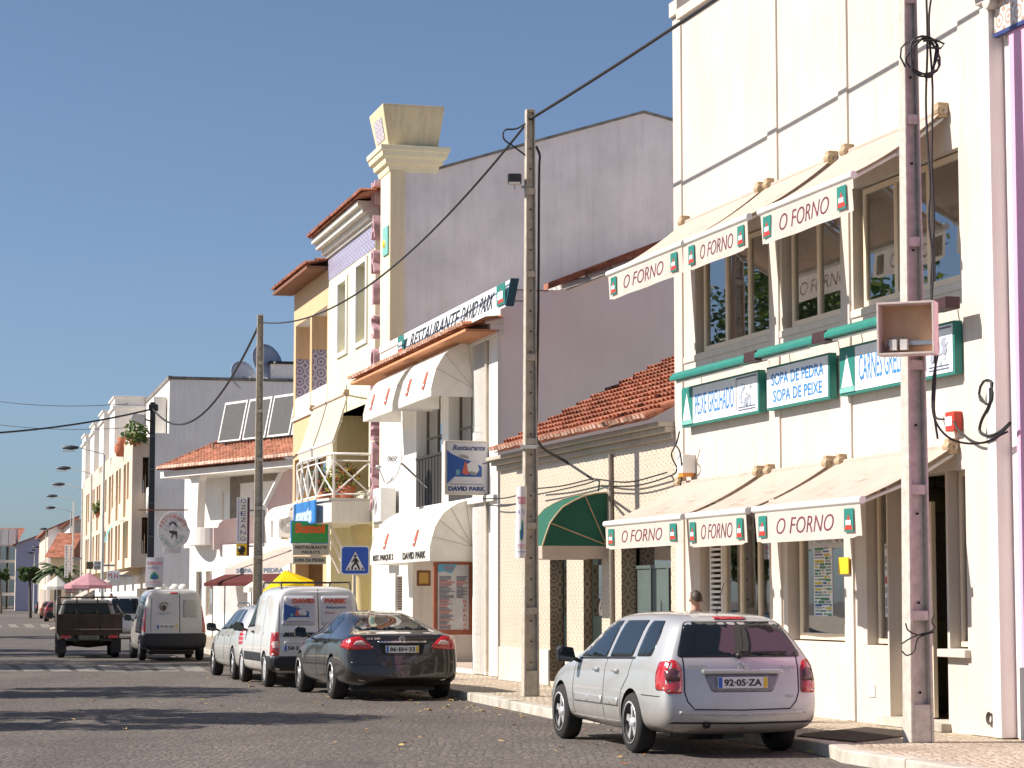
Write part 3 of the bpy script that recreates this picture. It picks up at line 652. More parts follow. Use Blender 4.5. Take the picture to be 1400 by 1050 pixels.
mb.tube([(P(840, 700)[0], -.04, .2), (P(838, 645)[0], -.04, ze - .3)], .035, 8); part('drainpipe', mb, flat('pipe_grey', (.20, .17, .14), .6), b2)
# ---------------------------------------------------------------- hood awnings
def hood(lbl, F, sL, sR, zt, p, zp, val, canv, valm, prof=None, ribs=3, words=None, strips=0, rm=None, group=None, under=True, wordcol=None, wpos=(.5,)):
    o = thing('hood_awning', lbl, 'awning', F, ((sL + sR) / 2, 0, zt), group)
    H = zt - zp; prof = prof or [(0, 1), (.34, .93), (.68, .72), (.88, .42), (1, 0)]
    if len(prof) == 5:      # round the polyline a little
        q = []
        for i in range(4):
            a, b = prof[i], prof[i + 1]; q += [a, ((a[0] + b[0]) / 2, (a[1] + b[1]) / 2 + .012)]
        prof = q + [prof[-1]]
    L = [(sL, -.02 - p * a, zp + H * b) for a, b in prof]; Rr = [(sR, -.02 - p * a, zp + H * b) for a, b in prof]; n = len(L)
    mb = MB(); mb.add(L + Rr, [(i, i + 1, n + i + 1, n + i) for i in range(n - 1)], 0, True); c = part('canopy', mb, canv, o, fix=False)
    for S, x in ((L, sL), (Rr, sR)):
        mb = MB(); mb.add([(x, -.02, zp)] + S, [(0, i + 1, i + 2) for i in range(n - 1)]); e = part('side_panel', mb, canv, o, fix=False)
        mb = MB(); dx = .012 if x == sR else -.012
        for k in range(ribs):
            i = round((k + .6) * (n - 1) / (ribs + .2)); i = min(n - 2, max(1, i)); a = S[i]; mb.tube([(x + dx, -.03, zp + .02), (a[0] + dx, a[1], a[2])], .012 if rm else .006, 5)
        mb.tube([(q[0] + dx, q[1], q[2]) for q in S], .014 if rm else .008, 5, caps=False); part('rib', mb, rm or flat('seam_shadow', (.55, .50, .44), .8), e)
    mb = MB(); q = -.02 - p
    mb.quad((sL, q, zp), (sR, q, zp), (sR, q, zp - val), (sL, q, zp - val)); mb.quad((sR, q, zp), (sR, -.02, zp), (sR, -.02, zp - val), (sR, q, zp - val)); mb.quad((sL, q, zp), (sL, -.02, zp), (sL, -.02, zp - val), (sL, q, zp - val))
    v = part('valance', mb, valm, o, fix=False)
    if words:
        for i, w_ in enumerate(words): text('lettering', w_, .2, (sL + (sR - sL) * wpos[i], q - .008, zp - val * .5), (1, 0, 0), (0, 0, 1), wordcol or M_black, v, w=(sR - sL) * .36, h=val * .55, bold=.006)
    for k in range(strips):
        x = sL + (sR - sL) * (.25 + .5 * k); a, b = prof[-3], prof[-1]; e = MB()
        P0 = (-.02 - p * a[0] - .012, zp + H * a[1]); P1 = (-.02 - p * b[0] - .012, zp + H * b[1] + .06)
        mb = MB(); mb.quad((x - .09, P0[0], P0[1]), (x + .09, P0[0], P0[1]), (x + .09, P1[0], P1[1]), (x - .09, P1[0], P1[1]), 0)
        mb.quad((x - .05, P0[0] * .3 + P1[0] * .7 - .006, P0[1] * .3 + P1[1] * .7), (x + .05, P0[0] * .3 + P1[0] * .7 - .006, P0[1] * .3 + P1[1] * .7), (x + .05, P0[0] * .2 + P1[0] * .8 - .006, P0[1] * .2 + P1[1] * .8 - .03), (x - .05, P0[0] * .2 + P1[0] * .8 - .006, P0[1] * .2 + P1[1] * .8 - .03), 1)
        part('emblem', mb, [M_redl, M_signw], o)
    return o
sg = P(831, 710)[0]; zt = P(831, 673)[1]; zp = P(826, 747)[1]
o = hood('dark green hood awning with a cream valance over the tiled house door', F1, sg - .95, sg, zt, abs(F1.ats(743, 755, sg)[0]), zp, .2, M_green, M_beige, ribs=2, rm=M_gold)
# ---------------------------------------------------------------- restaurant with blade sign
p3 = F3.at
b3 = thing('white_restaurant', 'white two storey restaurant with rounded awnings and a tiled eave, left of the tiled house', 'building', F3, (p3(521, 501)[0], 0, .12))
sL3, sR3 = -10.3, p3(684, 600)[0]; zc3 = 7.0
up1 = (p3(569, 650)[0], p3(604, 650)[0]); up2 = (p3(613, 640)[0], p3(651, 640)[0]); zb = p3(570, 694)[1]; ztp = p3(610, 545)[1] + .25
opn = (p3(567, 800)[0], p3(650, 800)[0]); ztg = p3(648, 765)[1] + .45
slot = (p3(543, 800)[0], p3(552, 800)[0]); za_, zb_ = p3(547, 835)[1], p3(547, 788)[1]
mb = MB(); wall(mb, sL3, sR3, .12, zc3, 0, [(*up1, zb, ztp, .3), (*up2, zb, ztp, .3), (*opn, .2, ztg, 1.6), (*slot, za_, zb_, .1)], 0, 0)
q1, z1 = F3.ats(775, 397, sR3); q2, z2 = F3.ats(850, 368, sR3); k = (z2 - z1) / max(.1, q2 - q1); qd = 13.0
mb.add([(sR3, 0, .12), (sR3, qd, .12), (sR3, qd, z1 + k * (qd - q1)), (sR3, q1, z1), (sR3, 0, z1)], [(0, 1, 2, 3, 4)], 1)
mb.add([(sL3, 0, .12), (sL3, qd, .12), (sL3, qd, z1 + k * (qd - q1)), (sL3, q1, z1), (sL3, 0, z1)], [(0, 1, 2, 3, 4)], 1)
mb.quad((sL3, 0, zc3), (sR3, 0, zc3), (sR3, 0, z1), (sL3, 0, z1)); part('wall', mb, [M_white, M_pinkwall], b3)
mb = MB(); mb.quad((sL3, 0, z1), (sR3, 0, z1), (sR3, q1, z1), (sL3, q1, z1)); tiles(mb, sL3, sR3 + .1, q1, z1 + .02, qd, z1 + k * (qd - q1), l=.5, w=.3, r=.1, seg=4)
mb.add([(sR3 - .2, q1 - .4, z1), (sR3 + .12, q1 - .4, z1), (sR3 + .12, qd, z1 + k * (qd - q1)), (sR3 - .2, qd, z1 + k * (qd - q1)), (sR3 - .2, q1 - .4, z1 + .12), (sR3 + .12, q1 - .4, z1 + .12), (sR3 + .12, qd, z1 + .2 + k * (qd - q1)), (sR3 - .2, qd, z1 + .2 + k * (qd - q1))], [(0, 3, 2, 1), (4, 5, 6, 7), (1, 2, 6, 5), (0, 1, 5, 4)], 1); part('back_roof', mb, [flat('pale_bounce_roof', (.66, .62, .58), .9, var=.25), tilemat('old_tile', (.36, .13, .07))], b3)  # pale roof surface is made up to bounce light onto the gable; verge is tile
mb = MB()     # piers, cornice, sills
for a, b in ((p3(650, 800)[0], p3(668, 800)[0]), (p3(672.5, 800)[0], sR3 + .02), (p3(652, 600)[0], p3(667, 600)[0])): mb.box(a, b, -.06, .01, .13, zc3 - .2)
for a, b in ((p3(513, 800)[0], p3(543, 800)[0]), (p3(553, 800)[0], p3(567, 800)[0])): mb.box(a, b, -.05, .01, .13, ztg)
for z, p, h in ((zc3 - .52, .12, .1), (zc3 - .42, .22, .12), (zc3 - .30, .32, .12)): mb.box(sL3, sR3 + .1, -p, .05, z, z + h)
mb.box(up1[0] - .2, sR3, -.14, .02, zb - .14, zb - .02); mb.box(sL3, sR3 + .02, -.03, .01, z1 - .1, z1 + .06)
part('pilaster', mb, M_white, b3, .01)
zE3 = p3(600, 460, -.72)[1] - .06; mb = MB(); tiles(mb, sL3 - .1, sR3 + .15, -.72, zE3, .0, zE3 + .2, l=.4, me=1); part('eave', mb, [flat('terracotta_eave', (.55, .22, .10), .8, var=.3), M_tilew], b3)
mb = MB(); mb.box(sL3 - .1, sR3 + .1, -.70, -.05, zE3 - .07, zE3 - .02); part('eave_board', mb, flat('terracotta_soffit', (.60, .27, .13), .8, var=.2), b3)
for a, b in (up1, up2): window(b3, a + .03, b - .03, zb, ztp, .22, (.45,), (.62,), fm=flat('window_brown', (.16, .12, .08), .5), gm=M_glassd)
mb = MB(); mb.box(up1[0] + .02, up1[1] - .02, .0, .03, zb, zb + 1.02); mb.box(up1[0], up1[1], -.02, .05, zb + 1.02, zb + 1.07)
for i in range(9): x = up1[0] + .05 + (up1[1] - up1[0] - .1) * i / 8; mb.box(x - .008, x + .008, -.012, .0, zb, zb + 1.02)
part('balustrade', mb, flat('black_slats', (.025, .022, .022), .6), b3)
mb = MB(); mb.box(up2[0] + .02, up2[1] - .02, .0, .03, zb, zb + 1.02); part('balustrade', mb, flat('black_slats', (.025, .022, .022), .6), b3)
mb = MB(); mb.box(opn[0], opn[1], 1.6, 1.7, .12, ztg, 0); mb.box(opn[0] - .05, opn[1] + .05, .02, 1.6, .121, .21, 0); mb.box(p3(617, 870, 0)[0], p3(643, 870)[0], 1.5, 1.6, .2, 2.3, 1); part('entrance_recess', mb, [M_beige, M_dark], b3)
for i in range(1):
    mb = MB(); 
    for k_ in range(14): z = za_ + (zb_ - za_) * k_ / 14; mb.box(slot[0], slot[1], .02, .07, z, z + (zb_ - za_) / 22)
    part('louvre', mb, flat('brown_louvre', (.12, .09, .06), .6), b3)
mb = MB(); mb.tube([(p3(670, 900)[0], -.06, .2), (p3(670, 500)[0], -.06, zc3 - .4)], .045, 8); part('drainpipe', mb, flat('pipe_pale', (.55, .48, .38), .6), b3)
# rooftop sign
a, b = p3(543, 480, -.6)[0], p3(691, 400, -.6)[0]; zs0 = p3(690, 419, -.6)[1]; zs1 = p3(690, 381, -.6)[1]
o = thing('roof_sign', 'long curved white restaurant name sign lying on the tiled eave of the white restaurant', 'sign', F3, (a, -.35, zs0))
mb = MB(); n = 8; vs = []
for x in (a, b):
    for i in range(n + 1): t = i / n; vs.append((x, -.58 + .10 * t - .0 * t, zs0 + (zs1 - zs0) * t))
mb.add(vs, [(i, i + 1, n + 2 + i, n + 1 + i) for i in range(n)], 0, True); part('panel', mb, M_signw, o)
H3 = zs1 - zs0
for x, d in ((a, -.05), (b, .05)):
    mb = MB(); mb.extr([(x, v[1] - .03, v[2]) for v in vs[:n + 1]] + [(x, -.36, zs1), (x, -.46, zs0)], (d, 0, 0)); part('end_plate', mb, flat('dark_teal', (.015, .09, .12), .4), o)
    mb = MB(); s_ = -1 if d > 0 else 1; x2 = x + s_ * .04
    mb.box(x2, x2 + s_ * .6, -.60, -.59, zs0 + .06, zs1 - .06, 0); mb.extr([(x2 + s_ * .08, -.604, zs0 + .1), (x2 + s_ * .5, -.604, zs0 + .1), (x2 + s_ * .3, -.604, zs1 - .15)], (0, .005, 0), 1); mb.box(x2 + s_ * .12, x2 + s_ * .48, -.61, -.605, zs0 + .16, zs0 + .3, 2); part('emblem', mb, [M_teal, M_red, M_signw], o)
w = b - a
text('lettering', 'RESTAURANTE', .5, (a + w * .35, -.5365, (zs0 + zs1) / 2), (1, 0, 0), (0, .10, H3), M_black, o, w=w * .47, h=H3 * .66, bold=.004)
text('lettering', 'DAVID PARK', .5, (a + w * .745, -.5365, (zs0 + zs1) / 2), (1, 0, 0), (0, .10, H3), M_black, o, w=w * .27, h=H3 * .66, bold=.004)
mb = MB()
for i in range(6): x = a + w * (i + .5) / 6; mb.tube([(x, -.2, zs1 - .1), (x, .4, zc3 + .1)], .02, 5)
part('stay', mb, M_steel, o)
pu = abs(F3.ats(587, 541, p3(646, 543)[0])[0]); zu = p3(646, 543)[1] + .12; ztu = p3(648, 470)[1] + .05
gh = 'white hood awnings on the white restaurant'
hood('right one of the two white upper hood awnings under the roof sign', F3, p3(602, 550)[0], p3(650, 543)[0], ztu, pu, zu, .14, M_wcan, M_wcan, strips=2, group=gh, ribs=3)
hood('left one of the two white upper hood awnings, above the dish', F3, p3(550, 560)[0], p3(593, 550)[0], ztu, pu, zu, .14, M_wcan, M_wcan, strips=2, group=gh, ribs=3)
pl_ = abs(F3.ats(588, 767, p3(647, 767)[0])[0]); zv = p3(647, 767)[1] + .26; ztl = p3(647, 684)[1]
hood('long white hood awning over the entrance, lettered along its valance', F3, p3(560, 790)[0], p3(648, 760)[0], ztl, pl_, zv, .26, M_wcan, M_wcan, strips=2, group=gh, ribs=4, words=('DAVID PARK', 'REST. PARQUE 2'), wpos=(.76, .24))
# blade sign
sb = p3(672, 640)[0]; A = F3.ats(608, 676, sb); B = F3.ats(668, 674, sb); T = F3.ats(608, 602, sb)
o = thing('blade_sign', 'projecting restaurant sign with a blue and white picture on the white restaurant wall', 'sign', F3, (sb, 0, A[1])); qa, qb, z0, z1 = A[0], B[0], A[1], T[1]
w = qb - qa; H = z1 - z0
mb = MB(); mb.box(sb - .14, sb, qa, qb, z0, z1); part('box', mb, flat('sign_edge_cream', (.60, .55, .45), .5), o, .012)
M_pale = flat('sign_pale', (.64, .62, .62), .4, var=.05)
mb = MB(); mb.box(sb, sb + .006, qa + .04, qb - .03, z0 + .04, z1 - .04); part('panel', mb, M_pale, o)
X = sb + .010; Yq = lambda t: qa + w * t; Zq = lambda t: z0 + H * t
def poly(mb, pts, m=0, x=0.0, th=.003): mb.extr([(X + x, Yq(a), Zq(b)) for a, b in pts], (th, 0, 0), m)
def cookpic(name, par, polyf):
    mb = MB()
    polyf(mb, [(.05, .20), (.05, .82), (.13, .76), (.35, .68), (.5, .64), (.62, .62), (.78, .55), (.84, .52), (.84, .33), (.72, .33), (.3, .33), (.18, .31), (.08, .22)], 0)
    polyf(mb, [(.22, .33), (.80, .33), (.86, .20), (.12, .20)], 1, .003)
    polyf(mb, [(.38, .40), (.50, .36), (.58, .42), (.56, .52), (.46, .62), (.42, .50)], 2, .004)
    polyf(mb, [(.52, .44), (.70, .36), (.78, .46), (.74, .58), (.60, .62), (.5, .56)], 1, .006)
    polyf(mb, [(.25, .36), (.34, .36), (.34, .46), (.25, .46)], 3, .004); polyf(mb, [(.33, .70), (.55, .66), (.52, .72), (.36, .74)], 4, .006); polyf(mb, [(.56, .38), (.72, .36), (.72, .41), (.58, .44)], 4, .009); polyf(mb, [(.12, .20), (.86, .20), (.86, .19), (.12, .19)], 5, .003)
    return part(name, mb, [flat('picture_blue', (.025, .09, .32), .4), M_pale, flat('picture_red', (.55, .12, .08), .4), flat('picture_teal', (.15, .35, .42), .4), flat('picture_grey', (.30, .30, .28), .5), M_navy], par)
cookpic('picture', o, poly)
text('lettering', 'Restaurante', .3, (X, Yq(.55), Zq(.87)), (0, 1, 0), (0, 0, 1), M_navy, o, w=w * .74, h=H * .10, shear=.3, bold=.004)
text('lettering', 'DAVID PARK', .3, (X, Yq(.5), Zq(.11)), (0, 1, 0), (0, 0, 1), M_navy, o, w=w * .84, h=H * .085, bold=.014)
text('lettering', 'Sopa da Pedra', .1, (X + .004, Yq(.5), Zq(.25)), (0, 1, 0), (0, 0, 1), flat('faint_blue', (.2, .25, .4), .5), o, w=w * .42, h=H * .04)
for t in (.2, .8): part('bracket', MB().box(sb - .09, sb - .05, qb, .0, Zq(t) - .02, Zq(t) + .02), M_steel, o)
# menu board
sm = p3(646, 800)[0]; A = F3.ats(593, 868, sm); T = F3.ats(593, 768, sm); B = F3.ats(646, 868, sm)
o = thing('menu_board', 'tall framed menu board beside the white restaurant entrance', 'menu board', F3, (sm, A[0], A[1])); qa, qb, z0, z1 = A[0], B[0], A[1], T[1]; w = qb - qa; H = z1 - z0; X = sm + .012
mb = MB(); mb.box(sm - .08, sm - .001, qa, qb, z0, z1); part('frame', mb, M_rust, o, .01)
mb = MB(); mb.box(sm, sm + .008, qa + w * .1, qb - w * .1, z0 + .1, z1 - .06); part('panel', mb, flat('menu_paper', (.50, .48, .46), .6), o)
mb = MB(); poly(mb, [(.1, .97), (.1, .86), (.28, .87), (.45, .84), (.6, .97)], 0); poly(mb, [(.25, .94), (.5, .96), (.5, .88), (.3, .88)], 1, .003)
part('picture', mb, [flat('menu_blue', (.10, .30, .42), .5), flat('menu_grey', (.2, .2, .25), .5)], o)
random.seed(11); mb = MB(); zz = .80
while zz > .08:
    m_ = 1 if random.random() < .14 else 0; L = random.uniform(.18, .40); poly(mb, [(.14, zz), (.14 + L, zz), (.14 + L, zz - .008), (.14, zz - .008)], m_)
    if zz > .5: L = random.uniform(.15, .3); poly(mb, [(.58, zz), (.58 + L, zz), (.58 + L, zz - .008), (.58, zz - .008)], m_)
    zz -= .017
part('print', mb, [flat('ink', (.08, .08, .12), .6), M_redl], o)
for i, c in enumerate('BIFANAS'): text('lettering', c, .2, (X, Yq(.80), Zq(.46 - .064 * i)), (0, 1, 0), (0, 0, 1), M_redl, o, h=H * .04, w=w * (.03 if c == 'I' else .09))
sc_ = p3(580, 800)[0]; A = F3.ats(570, 801, sc_); mb = MB(); mb.box(sc_ - .03, sc_, A[0], A[0] + .3, A[1] + .0, A[1] + .33, 0); mb.box(sc_, sc_ + .005, A[0] + .05, A[0] + .25, A[1] + .05, A[1] + .28, 1)
lone('picture_frame', mb, [M_wood, M_ochre], 'small brown framed notice in the recess left of the tall menu board', 'frame', F3, (sc_, A[0], A[1]))
# satellite dish and air conditioners on the white restaurant
def dish(lbl, F, s, q, z, r, az_, tilt, mat=M_bright, words=None, name='satellite_dish', group=None, foot=None):
    o = thing(name, lbl, 'dish', F, (s, q, z), group); mb = MB(); n = 20
    Rm = Matrix.Rotation(az_, 4, 'Z') @ Matrix.Rotation(tilt, 4, 'X'); vs = []; rings = [0, .35, .7, 1.0]
    for k, (d, off) in enumerate(((1, 0), (1, .02))):
        for a in rings:
            for j in range(n): an = 2 * pi * j / n; vs.append(Vector((s, q, z)) + Rm @ Vector((r * a * cos(an), -.16 * r * a * a + off * (1 if k else 0) + .02, r * 1.08 * a * sin(an))))
    fs = [(i * n + j, i * n + (j + 1) % n, (i + 1) * n + (j + 1) % n, (i + 1) * n + j) for i in range(3) for j in range(n)]
    fs2 = [tuple(v + 4 * n for v in f) for f in fs] + [(3 * n + j, 3 * n + (j + 1) % n, 7 * n + (j + 1) % n, 7 * n + j) for j in range(n)]
    mb.add(vs, fs + fs2, 0, True); part('reflector', mb, mat, o)
    mb = MB(); c = Vector((s, q, z)); f = c + Rm @ Vector((0, -.75 * r, -.35 * r)); mb.tube([c + Rm @ Vector((0, -.1, -r)), f], .015, 6); mb.lathe([(0, -.05), (.04, -.05), (.03, .06), (0, .06)], f, 8, ax='y'); part('feed_arm', mb, M_lgrey, o)
    mb = MB(); ft = Vector(foot) if foot else c + Vector((0, .45, -.35)); mb.tube([c + Rm @ Vector((0, .03, 0)), c + Vector((0, .22, 0)), ft], .025, 6); part('mount', mb, M_steel, o)
    if words: a_ = Rm @ Vector((1, 0, 0)); u_ = Rm @ Vector((0, 0, 1)); text('lettering', words, .2, c + Rm @ Vector((0, -.03, .25 * r)), a_, u_, M_black, o, w=r * .9, h=r * .28)
    return o
A = F3.at(536, 634, -.75); dish('small white satellite dish with three letters, on the white restaurant wall above the air conditioner', F3, A[0], -.75, A[1], .42, R(20), R(-12), words='meo', foot=(A[0] + .1, .0, A[1] - .5))
def aircon(lbl, F, s, q, z, w=.85, h=.62, d=.3, group=None):
    o = thing('air_conditioner', lbl, 'air conditioner', F, (s, q, z), group)
    mb = MB(); mb.box(s, s + w, q, q + d, z, z + h); part('casing', mb, M_bright, o, .015)
    mb = MB(); c = (s + w * .35, q - .012, z + h / 2)
    for r in (.07, .12, .17, .22): mb.tube([(c[0] + cos(a * pi / 10) * r, c[1], c[2] + sin(a * pi / 10) * r) for a in range(20)], .006, 4, closed=True)
    part('fan_grille', mb, M_steel, o); [part('bracket', MB().box(x_, x_ + .04, q, q + d + .2, z - .05, z - .002), M_steel, o) for x_ in (s + .1, s + w - .14)]; return o
ga = 'air conditioners beside the white restaurant'
A = F3.ats(516, 737, p3(545, 700)[0]); aircon('upper air conditioner, just under the small dish', F3, p3(545, 700)[0] - .85, -.42, p3(530, 715)[1] , .85, .75, .36, ga)
aircon('lower air conditioner, behind the crossing sign and hood awning', F3, p3(545, 700)[0] - .85, -.42, p3(530, 760)[1] - .1, .85, .7, .36, ga)
# ================================================================ pale yellow seafood restaurant with the tower
Q4 = .45
p4 = lambda u, v, q=Q4: F3.at(u, v, q)
sR4 = p4(539.5, 300)[0]; sL4 = p4(448, 500)[0]; sO = p4(401.5, 500)[0]; sT = p4(527, 300)[0]; sG = p4(513, 400)[0]
b4 = thing('yellow_restaurant', 'pale yellow three storey restaurant with a capped corner tower and huge lavender side wall', 'building', F3, (sR4, Q4, .12))
zc4 = p4(470, 338)[1]
wn = []
for (u0, u1, vb, vt) in ((463, 474, 484, 383), (488, 501, 470, 357)): wn.append((p4(u0, vb)[0], p4(u1, vb)[0], p4(u0, vb)[1], p4(u1, vt)[1], .28))
zs4 = p4(450, 684)[1]; lg = (p4(460, 650)[0], p4(504, 650)[0], zs4 + .05, p4(500, 552)[1], 1.6)
gd = (p4(452, 800)[0], p4(508, 800)[0], .15, zs4 - .75, 2.2)
mb = MB(); wall(mb, sL4, sG, .12, zc4, Q4, wn + [lg, gd], 0, 0); wall(mb, sG, sT, .12, zc4 + .9, Q4 + .5, [], 2); 
mb.quad((sG, Q4, .12), (sG, Q4 + .5, .12), (sG, Q4 + .5, zc4), (sG, Q4, zc4), 0)
gt = [(Q4, p4(540, 226)[1]), F3.ats(600, 232, sR4), F3.ats(740, 193, sR4), F3.ats(880, 155, sR4)]; q_, z_ = gt[-1]; gt.append((q_ + 9, z_ - 1.9))
D4 = gt[-1][0]
pts = [(sR4, Q4 + .02, .12)] + [(sR4, q, z) for q, z in gt[1:]] + [(sR4, D4, .12)]; pts.insert(1, (sR4, Q4 + .02, gt[1][1])); mb.add(pts, [list(range(len(pts)))], 1)
pts2 = [(sL4, y, z) for _, y, z in pts]; mb.add(pts2, [list(range(len(pts)))], 1)
for i in range(1, len(pts) - 2): mb.quad(pts[i], pts[i + 1], pts2[i + 1], pts2[i], 1)
mb.quad((sL4, Q4 + lg[4], zs4), (sT, Q4 + lg[4], zs4), (sT, Q4 + lg[4], lg[3]), (sL4, Q4 + lg[4], lg[3]), 3); mb.quad((sL4 - 0, Q4 + .01, lg[3]), (sT, Q4 + .01, lg[3]), (sT, Q4 + 1.6, lg[3]), (sL4, Q4 + 1.6, lg[3]), 0)
mb.quad((lg[0] - .03, Q4 + .02, zs4), (lg[0] - .03, Q4 + 1.58, zs4), (lg[0] - .03, Q4 + 1.58, lg[3]), (lg[0] - .03, Q4 + .02, lg[3]), 3); mb.quad((lg[0], Q4, zs4 + .02), (lg[1], Q4, zs4 + .02), (lg[1], Q4 + 1.6, zs4 + .02), (lg[0], Q4 + 1.6, zs4 + .02), 0)
mb.quad((gd[0] - .5, Q4 + 2.2, .12), (gd[1] + .5, Q4 + 2.2, .12), (gd[1] + .5, Q4 + 2.2, gd[3]), (gd[0] - .5, Q4 + 2.2, gd[3]), 2)
part('wall', mb, [M_yellow, plaster('lavender_gable', (.80, .725, .71), .24, .14), M_lav, M_ochre], b4)
# coping stain strip and flashing where the next roof meets the wall
mb = MB()
for i in range(1, len(pts) - 2): a, b = Vector(pts[i]), Vector(pts[i + 1]); mb.extr([a + Vector((-.1, 0, 0)), b + Vector((-.1, 0, 0)), b + Vector((-.1, 0, .07)), a + Vector((-.1, 0, .07))], (.14, 0, 0))
part('coping', mb, flat('weathered_coping', (.22, .20, .18), .9, var=.5, sc=3), b4)
mb = MB(); mb.box(sT, sR4 + .01, Q4 - .12, F3.ats(553, 300, sR4)[0] - .002, .12, p4(540, 226)[1], 0); mb.box(sR4 + .0, sR4 + .03, Q4 - .11, F3.ats(553, 300, sR4)[0], .12, p4(540, 226)[1], 1); part('tower', mb, [M_yellow, M_tan], b4, .006)
# tower cap
sc = sR4 + .25; kz = []
def capring(sr, x, qa, sl, qb): return [(sr, qa), (sr, qb), (sl, qb), (sl, qa)]
zc0 = F3.ats(545, 232, sR4)[1]; cq1 = F3.ats(597, 228, sR4)[0]; cl = sT - .12
levels = [(zc0 - .05, .02), (zc0 + .12, .06), (zc0 + .13, .12), (zc0 + .25, .15), (zc0 + .30, .22), (zc0 + .42, .24), (zc0 + .43, .27), (zc0 + .55, .28)]
mb = MB(); vs = []
for z, e in levels: vs += [(cl - e, Q4 - .12 - e, z), (sR4 + e, Q4 - .12 - e, z), (sR4 + e, cq1 + e, z), (cl - e, cq1 + e, z)]
fs = [(i * 4 + j, i * 4 + (j + 1) % 4, i * 4 + 4 + (j + 1) % 4, i * 4 + 4 + j) for i in range(len(levels) - 1) for j in range(4)] + [(0, 1, 2, 3), tuple(len(vs) - 4 + j for j in range(4))]
mb.add(vs, fs); part('cornice', mb, [plaster('warm_cream', (.80, .72, .50), .06, .1)], b4, .01)
zt0, zt1 = zc0 + .55, F3.ats(540, 143, sR4 + .4)[1]; mb = MB(); vs = []
for z, e in ((zt0, .04), (zt1, .22), (zt1 + .06, .22)): vs += [(cl - e, Q4 - .12 - e, z), (sR4 + e, Q4 - .12 - e, z), (sR4 + e, cq1 + e * .6, z), (cl - e, cq1 + e * .6, z)]
mb.add(vs, [(i * 4 + j, i * 4 + (j + 1) % 4, i * 4 + 4 + (j + 1) % 4, i * 4 + 4 + j) for i in range(2) for j in range(4)] + [(0, 1, 2, 3), (8, 9, 10, 11)]); cap = part('tower_cap', mb, plaster('cap_yellow', (.74, .62, .40), .16, .25), b4, .008)
mb = MB(); zm = (zt0 + zt1) / 2; e0, e1 = .2, .30; xm0, xm1 = cl + .15, sR4 - .15; kq = lambda z: Q4 - .12 - .04 - .18 * (z - zt0) / (zt1 - zt0) - .015; mb.quad((xm0, kq(zt0 + .22), zt0 + .22), (xm1, kq(zt0 + .22), zt0 + .22), (xm1, kq(zt1 - .2), zt1 - .2), (xm0, kq(zt1 - .2), zt1 - .2)); part('painted_panel', mb, azulejo('tile_picture', (.66, .60, .60), (.30, .22, .32), .33), cap)
# upper cornice, tiled eave, frieze
mb = MB(); 
for z, p, h in ((zc4 + .0, .08, .10), (zc4 + .10, .18, .14), (zc4 + .24, .34, .16), (zc4 + .40, .46, .14)): mb.box(sL4 - .1, sG, Q4 - p, Q4 + .1, z, z + h)
part('eave_cornice', mb, M_bright if False else plaster('cornice_white', (.74, .70, .62), .06, .2), b4, .012)
mb = MB(); tiles(mb, sL4 - .12, sT - .1, Q4 - .55, zc4 + .55, Q4 + .5, zc4 + .72); part('eave_tiles', mb, M_tile, b4)
M_azb = azulejo('blue_violet_azulejo', (.50, .48, .58), (.13, .10, .24), .32, amt=.9)
mb = MB(); mb.box(sL4 + .03, sG - .02, Q4 - .015, Q4, zc4 - .62, zc4 - .02); part('frieze', mb, M_azb, b4)
for a, b, c, d, r in wn:
    mb = MB()
    for x0, x1, z0, z1 in ((a - .16, a, c - .12, d + .12), (b, b + .16, c - .12, d + .12), (a, b, d, d + .12), (a, b, c - .12, c)): mb.box(x0, x1, Q4 - .05, Q4 + .01, z0, z1)
    sur = part('window_surround', mb, M_white, b4, .005)
    window(b4, a + .01, b - .01, c + .01, d - .01, Q4 + .2, (.5,), (.45, .55), fm=M_bright, t=.06)
# 3D letters down the recess
M_let = flat('rose_letters', (.55, .34, .38), .5, var=.35)
vy = [(265, 'M'), (311, 'A'), (357, 'R'), (400, 'I'), (447, 'S'), (493, 'Q'), (540, 'U'), (585, 'E'), (620, 'I'), (650, 'R'), (680, 'A')]
nm = thing('letter_column', 'column of large rose coloured letters running down beside the yellow tower', 'sign', F3, (sT - .4, Q4, p4(520, 700)[1]))
for v, c in vy:
    z = p4(520, v)[1]; text('letter', c, 1, (sG + (sT - sG) * .5, Q4 + .02, z), (1, 0, 0), (0, 0, 1), M_let, nm, w=.46 if c != 'I' else .2, h=.58, thick=.42, bold=.0)
o = thing('green_plaque', 'small green and yellow plaque on the yellow tower', 'sign', F3, (sR4 - .3, Q4, p4(534, 352)[1])); a = p4(531, 330, Q4 - .14)
mb = MB(); mb.box((sT + sR4) / 2 - .1, sR4 - .04, Q4 - .16, Q4 - .12, p4(534, 350)[1], p4(534, 312)[1], 0); part('panel', mb, M_teal2, o); mb = MB(); mb.lathe([(.11, 0), (.08, -.03), (0, -.03)], ((sT + sR4) / 2 + .1, Q4 - .16, p4(534, 334)[1]), 10, ax='y'); part('emblem', mb, M_ylw, o)
